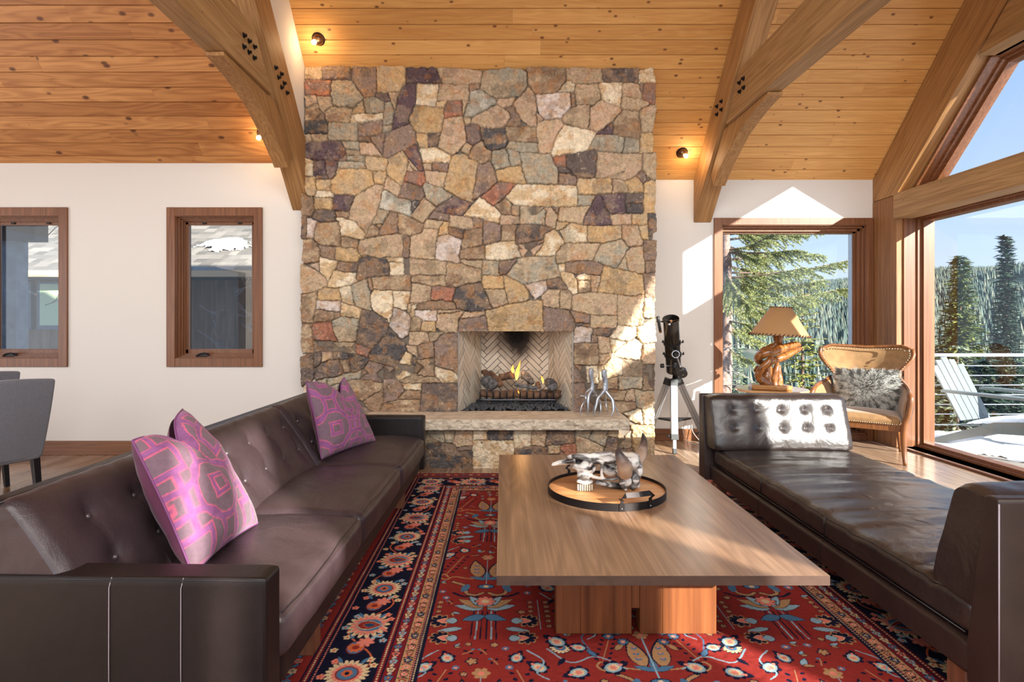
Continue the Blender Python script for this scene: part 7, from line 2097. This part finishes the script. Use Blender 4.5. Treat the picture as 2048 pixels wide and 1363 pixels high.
fA = conifer_mesh(12.5, 2.5, 1, 60, 13, .34, .85, .3, 13); fB = conifer_mesh(14, 2.1, 2, 70, 13, .28, 1.15, .5, 13); fY = conifer_mesh(11, 2.6, 3, 30, 9, .30, .55, .1, 9, gap=.12); fG = conifer_mesh(6, 1.5, 4, 30, 9, .20, .8, .35, 9); fS = conifer_mesh(2.4, .42, 5, 18, 6, .10, .8, .2, 5)
tT = trunk_mesh(12, .16)
def TP(px, ztop, h, Y): return ((px-CX)*Y/F, Y, ztop-h)
tree('conifer', 'full green conifer left of the dark pointed one, seen through the big side window', fA, tT, M_fol, TP(1921, 1.27+131*34/F, 12.5*1.3, 34), 1.3, .3)
tree('conifer', 'tall narrow dark spruce with a pointed top beyond the deck railing', fB, trunk_mesh(13.5, .15), M_folb, TP(2012, 1.27+172*25/F, 14, 25), 1, 1)
tree('conifer', 'small thin young spruce just behind the deck railing cables', fS, trunk_mesh(2.3, .03), M_folg, TP(1915, .95, 2.4, 8.6), 1, 0)
tree('conifer', 'low dark spruce crown behind the garden chair', conifer_mesh(9, 2.0, 9, 40, 12, .28, .7, .4, 11), trunk_mesh(8, .1), M_folb, TP(1965, CH-1.47*16/21, 9, 17.5), 1, 2)
rows = [(1605, 1.27+60*20/F, 20, 'sunlit yellow-green pine behind the lamp shade, tallest of its row'), (1500, -.6, 17, 'yellowish pine low behind the twisted lamp body, at the left of the window'), (1652, -.5, 22, 'yellow-green pine left of the armchair top beyond the glass'), (1560, -2.2, 13, 'nearer pine top just above the round side table')]
for i, (px, zt, Y, lb) in enumerate(rows): Yn = (24, 17.5, 31, 11.6)[i]; tree('pine', lb, fY, tT, M_foly, TP(px, CH+(zt-CH)*Yn/Y, 11*(.8, .7, 1, .55)[i], Yn), (.8, .7, 1, .55)[i], i*1.3)
rows = [(1475, .2, 24, 'grey-green spruce nearest the big trunk at the window edge'), (1535, -.1, 30, 'grey-green spruce left of the lamp shade below the ridge'), (1690, .2, 27, 'grey-green spruce at the right edge of the picture window'), (1625, -1.2, 18, 'grey-green spruce low between lamp and armchair'), (1880, -.8, 30, 'grey-green spruce low at the left edge of the side window'), (2046, -.5, 30, 'grey-green spruce low at the right edge of the side window')]
for i, (px, zt, Y, lb) in enumerate(rows): Yn = (38, 44, 50, 20.5, 44, 52)[i]; zt = CH+(zt-CH)*Yn/Y; Y = Yn; tree('spruce', lb, fG, trunk_mesh(5.6, .09) if i == 0 else bpy.data.meshes['trunk.002'] if 'trunk.002' in bpy.data.meshes else tT, M_folg, TP(px, zt, 6*1.5, Y), 1.5, i*2.1)
# the big near tree beside the picture window
bt = thing('big_spruce', 'large old spruce with a scaly trunk and long needled boughs filling the picture window', 'tree', ((1449-CX)*9.6/F, 9.6, -3))
bx_, by_ = (1449-CX)*9.6/F, 9.6
bm = B(); pp = [(bx_+.03*math.sin(z), by_, z) for z in np.arange(-3, 9, .4)]; tube(bm, pp, [.125-.006*i*.5 for i in range(len(pp))], 18)
for v in bm.verts: v.co += Vector((mnoise.noise(v.co*9), mnoise.noise(v.co*9+Vector((4, 0, 0))), 0))*.03
obj('trunk', bm, plain('flaky_bark', (150, 124, 112), .95, bump=1, bscale=25, var=.5, vscale=16), bt, smooth=True)
rd = random.Random(21); twg = []
# boughs read from the photo: (start height px, end point px, depth shift)
boughs = [((1450, 500), (1555, 462), -.3), ((1450, 520), (1640, 508), .2), ((1452, 545), (1700, 520), 0), ((1450, 560), (1560, 590), -.4), ((1450, 578), (1640, 562), .3), ((1450, 600), (1700, 575), .2), ((1450, 470), (1530, 445), .2), ((1452, 480), (1640, 455), .4),
          ((1450, 640), (1520, 655), -.3), ((1450, 660), (1545, 640), .3), ((1450, 690), (1500, 720), -.2), ((1450, 540), (1500, 610), -.8), ((1450, 450), (1610, 430), .1), ((1450, 620), (1600, 610), .3), ((1450, 430), (1560, 400), 0), ((1450, 505), (1600, 500), -.5), ((1450, 530), (1590, 545), .5), ((1450, 460), (1600, 470), -.2), ((1450, 590), (1580, 625), .1), ((1450, 555), (1610, 535), -.3), ((1450, 490), (1560, 520), .5), ((1450, 650), (1540, 690), .2)]
for (a, b2, dy) in boughs:
    p0 = P(a[0], a[1], 9.6); p1 = P(b2[0], b2[1], 9.6+dy*2.2); p1.x += 0; mid = p0.lerp(p1, .5)+Vector((0, 0, rd.uniform(-.10, .04)))
    pts = catmull([p0, mid, p1], 10); bm = B(); tube(bm, pts, lerp_list([.022, .012, .004], len(pts)), 6); obj('bough', bm, M_bark, bt)
    Lb = (p1-p0).length
    for k_ in range(int(Lb*30)):
        s_ = rd.uniform(.08, 1)**.8; c = pts[min(len(pts)-1, int(s_*(len(pts)-1)))]; sd = rd.choice((-1, 1)); tl_ = Lb*.20*(1.15-s_)+.12
        tdir = (Vector((p1-p0).normalized())*.9+Vector((0, sd*rd.uniform(.1, 1), rd.uniform(-.75, .10)))).normalized(); twg.append((c, tdir, tl_))
np_r = np.random.RandomState(3); Vn = []
for c, tdir, tl_ in twg:
    n = int(tl_*620); f = np_r.rand(n, 1); o_ = np.array(c)+np.array(tdir)*tl_*f; o_[:, 2:3] -= .12*f*f*tl_
    nd = np.array(tdir)*.55+np_r.uniform(-1, 1, (n, 3)); nd /= np.linalg.norm(nd, axis=1, keepdims=True); s2 = np.cross(nd, np_r.uniform(-1, 1, (n, 3))); s2 /= np.linalg.norm(s2, axis=1, keepdims=True)+1e-9
    ln2 = np_r.uniform(.022, .042, (n, 1)); w = ln2*.15; Vn.append(np.stack([o_-s2*w, o_+s2*w, o_+nd*ln2], 1))
Vn = np.concatenate(Vn).reshape(-1, 3); nv = Vn.tolist(); nf = np.arange(len(nv)).reshape(-1, 3).tolist()
me = bpy.data.meshes.new('needles'); me.from_pydata(nv, [], nf); fo_ = obj('needles', me, leafmat('bough_needles', (96, 112, 84), (148, 158, 104), (206, 200, 132)), bt); fo_['kind'] = 'stuff'
# dead bare branches low on the trunk
for (a, b2) in (((1450, 740), (1510, 765)), ((1450, 700), (1490, 690)), ((1450, 770), (1500, 782)), ((1450, 610), (1470, 640)), ((1450, 720), (1475, 750))):
    bm = B(); tube(bm, catmull([P(*a, 9.5), P((a[0]+b2[0])/2, (a[1]+b2[1])/2-6, 9.4), P(*b2, 9.3)], 5), .007, 5); obj('bare_branch', bm, plain('grey_twig', (150, 140, 134), .9), bt)
# forest on the far slope
rd = random.Random(31); vs = []; fs = []
for k_ in range(15000):
    a = R(rd.uniform(15, 50)); r = 170+(rd.random()**.8)*760; x, y = r*math.sin(a), r*math.cos(a); z = hz_(a, r)
    if mnoise.noise(Vector((x*.012, y*.012, 3))) > .33: continue
    h = rd.uniform(5, 9.0); w = h*rd.uniform(.13, .19); n = 5; i0 = len(vs); vs.append((x, y, z+h)); ph = rd.random()*6
    for q in range(n): vs.append((x+w*math.cos(ph+2*PI*q/n), y+w*math.sin(ph+2*PI*q/n), z+h*.12))
    for q in range(n): fs.append((i0, i0+1+q, i0+1+(q+1) % n))
me = bpy.data.meshes.new('forest'); me.from_pydata(vs, [], fs)
tag(obj('hillside_forest', me, leafmat('far_forest', (74, 92, 90), (98, 114, 102), (130, 130, 112))), 'dense conifer forest covering the far hillside', 'forest', kind='stuff')  # distance haze is mixed into these greyish greens

# ---------------- neighbouring outbuilding seen through the left windows
nb_ = thing('outbuilding', 'brown board outbuilding with a shingled roof and frosted windows beyond the left wall', 'building', (-6.5, 11.3, 0))
M_sid = wood('dark_board_siding', (76, 60, 52), (120, 92, 74), 'z', .85, fine=9, var=.18, bump=.2, knots=.06)
bm = B(); x = -13
while x < -2.5: box(bm, x+.003, x+.197, 11.3, 11.34, -1.2, 2.3); x += .2
obj('siding', bm, M_sid, nb_)
bm = B(); rd = random.Random(6); r_ = math.atan2(2.2, 4)
for row in range(24):
    x = -13.5-rd.random()*.2
    while x < -2.0:
        w = rd.uniform(.16, .3); y0 = 10.75+row*.165; z0 = 2.22+row*.165*.55
        vs = [bm.verts.new(q_) for q_ in ((x, y0, z0+.012), (x+w-.006, y0, z0+.012), (x+w-.006, y0+.19, z0+.19*.55), (x, y0+.19, z0+.19*.55), (x, y0, z0), (x+w-.006, y0, z0), (x+w-.006, y0+.19, z0+.19*.55-.012), (x, y0+.19, z0+.19*.55-.012))]
        for f in ((0, 1, 2, 3), (7, 6, 5, 4), (0, 4, 5, 1), (1, 5, 6, 2), (2, 6, 7, 3), (3, 7, 4, 0)): bm.faces.new([vs[i] for i in f])
        x += w
m, t_, b_ = newmat('weathered_shingle'); g_ = N(t_, 'ShaderNodeNewGeometry'); rr = ramp(t_, [(0, s2l((92, 88, 82))), (.5, s2l((116, 110, 102))), (1, s2l((140, 132, 122)))]); t_.links.new(g_.outputs['Random Per Island'], rr.inputs[0]); t_.links.new(rr.outputs[0], b_.inputs['Base Color']); b_.inputs['Roughness'].default_value = .9
obj('roof_shingles', bm, m, nb_)
bm = B(); box(bm, -13.5, -2.0, 10.72, 10.75, 2.10, 2.22); obj('fascia', bm, plain('pale_fascia', (206, 170, 130), .7), nb_)
bm = B(); box(bm, -13.5, -2.0, 10.76, 11.3, 2.08, 2.11); obj('soffit', bm, plain('dark_soffit', (50, 42, 38), .8), nb_)
M_fro = plain('frosted_green_glass', (176, 196, 156), .35, var=.1, vscale=2); M_bf = plain('blue_grey_frame', (70, 86, 104), .5)
for (xa, xb) in ((-9.75, -9.10), (-8.98, -8.2)):
    bm = B(); box(bm, xa, xb, 11.20, 11.295, 1.12, 2.04); o = obj('window_frame', bm, M_bf, nb_)
    bm = B(); box(bm, xa+.06, xb-.06, 11.19, 11.20, 1.20, 2.00); obj('frosted_pane', bm, M_fro, o)
xs = np.linspace(-6.35, -5.0, 60); ss = np.linspace(0, .75, 30); X, S = np.meshgrid(xs, ss); f_ = fbm(X*2.3, S*5, 4, 3)
ee = 1-((X+5.7)/.62)**2-((S-.36)/.26)**2+(f_-.5)*2.6; yv = 11.45+S; zv = 2.22+(yv-10.75)*.55+.02+np.clip(ee, 0, .3)*.2; kp = (ee > 0)[:-1, :-1]
tag(obj('roof_snow', grid_mesh('rs', np.stack([X, yv, zv], -1), None, kp), M_snow), 'patch of snow left on the shingled outbuilding roof', 'snow', kind='stuff')
pp_ = thing('porch_post', 'grey wooden porch post and beam end outside the left casement window', 'post', ((24-CX)*7/F, 7, -.2))
xp = (24-CX)*7/F
bm = B(); box(bm, xp-.09, xp+.09, 6.95, 7.13, -.2, 2.42); obj('post', bm, plain('weathered_grey_post', (128, 134, 140), .85, var=.2, vscale=8), pp_)
bm = B(); box(bm, xp-.10, xp+.36, 6.9, 7.1, 2.24, 2.45); obj('beam', bm, M_dark, pp_)
bm = B(); box(bm, -14, 1.2, 5.82, 30, -.9, -.6); struct('side_yard', bm, plain('trodden_snow', (150, 146, 144), .9, var=.2, vscale=1))
bs = thing('bare_shrub', 'leafless twiggy shrub outside the casement window nearest the chimney', 'shrub', ((520-CX)*7.2/F, 7.2, -.6))
rd = random.Random(77)
def twig(p, d_, L_, r, dep, bm):
    q_ = p+d_*L_; tube(bm, [p, p.lerp(q_, .5)+Vector((rd.uniform(-.03, .03), 0, rd.uniform(-.02, .03))), q_], [r, r*.8, r*.5], 4, cap=False)
    if dep:
        for i in range(2+(dep > 1)): twig(p.lerp(q_, rd.uniform(.4, 1)), (d_+Vector((rd.uniform(-.8, .5), rd.uniform(-.4, .4), rd.uniform(-.5, .6)))).normalized(), L_*rd.uniform(.5, .8), r*.6, dep-1, bm)
for (px, py, dx, dz) in ((522, 690, -.6, .8), (524, 640, -.8, .3), (520, 600, -.5, .7), (400, 610, .8, -.5), (395, 660, .7, -.5), (525, 560, -.7, -.3), (90, 610, .9, .4), (96, 470, .6, .5)):
    bm = B(); twig(P(px, py, 7.2), Vector((dx, 0, dz)).normalized(), .22, .006, 3, bm); obj('branch', bm, plain('frosty_twig', (120, 116, 118), .9), bs)
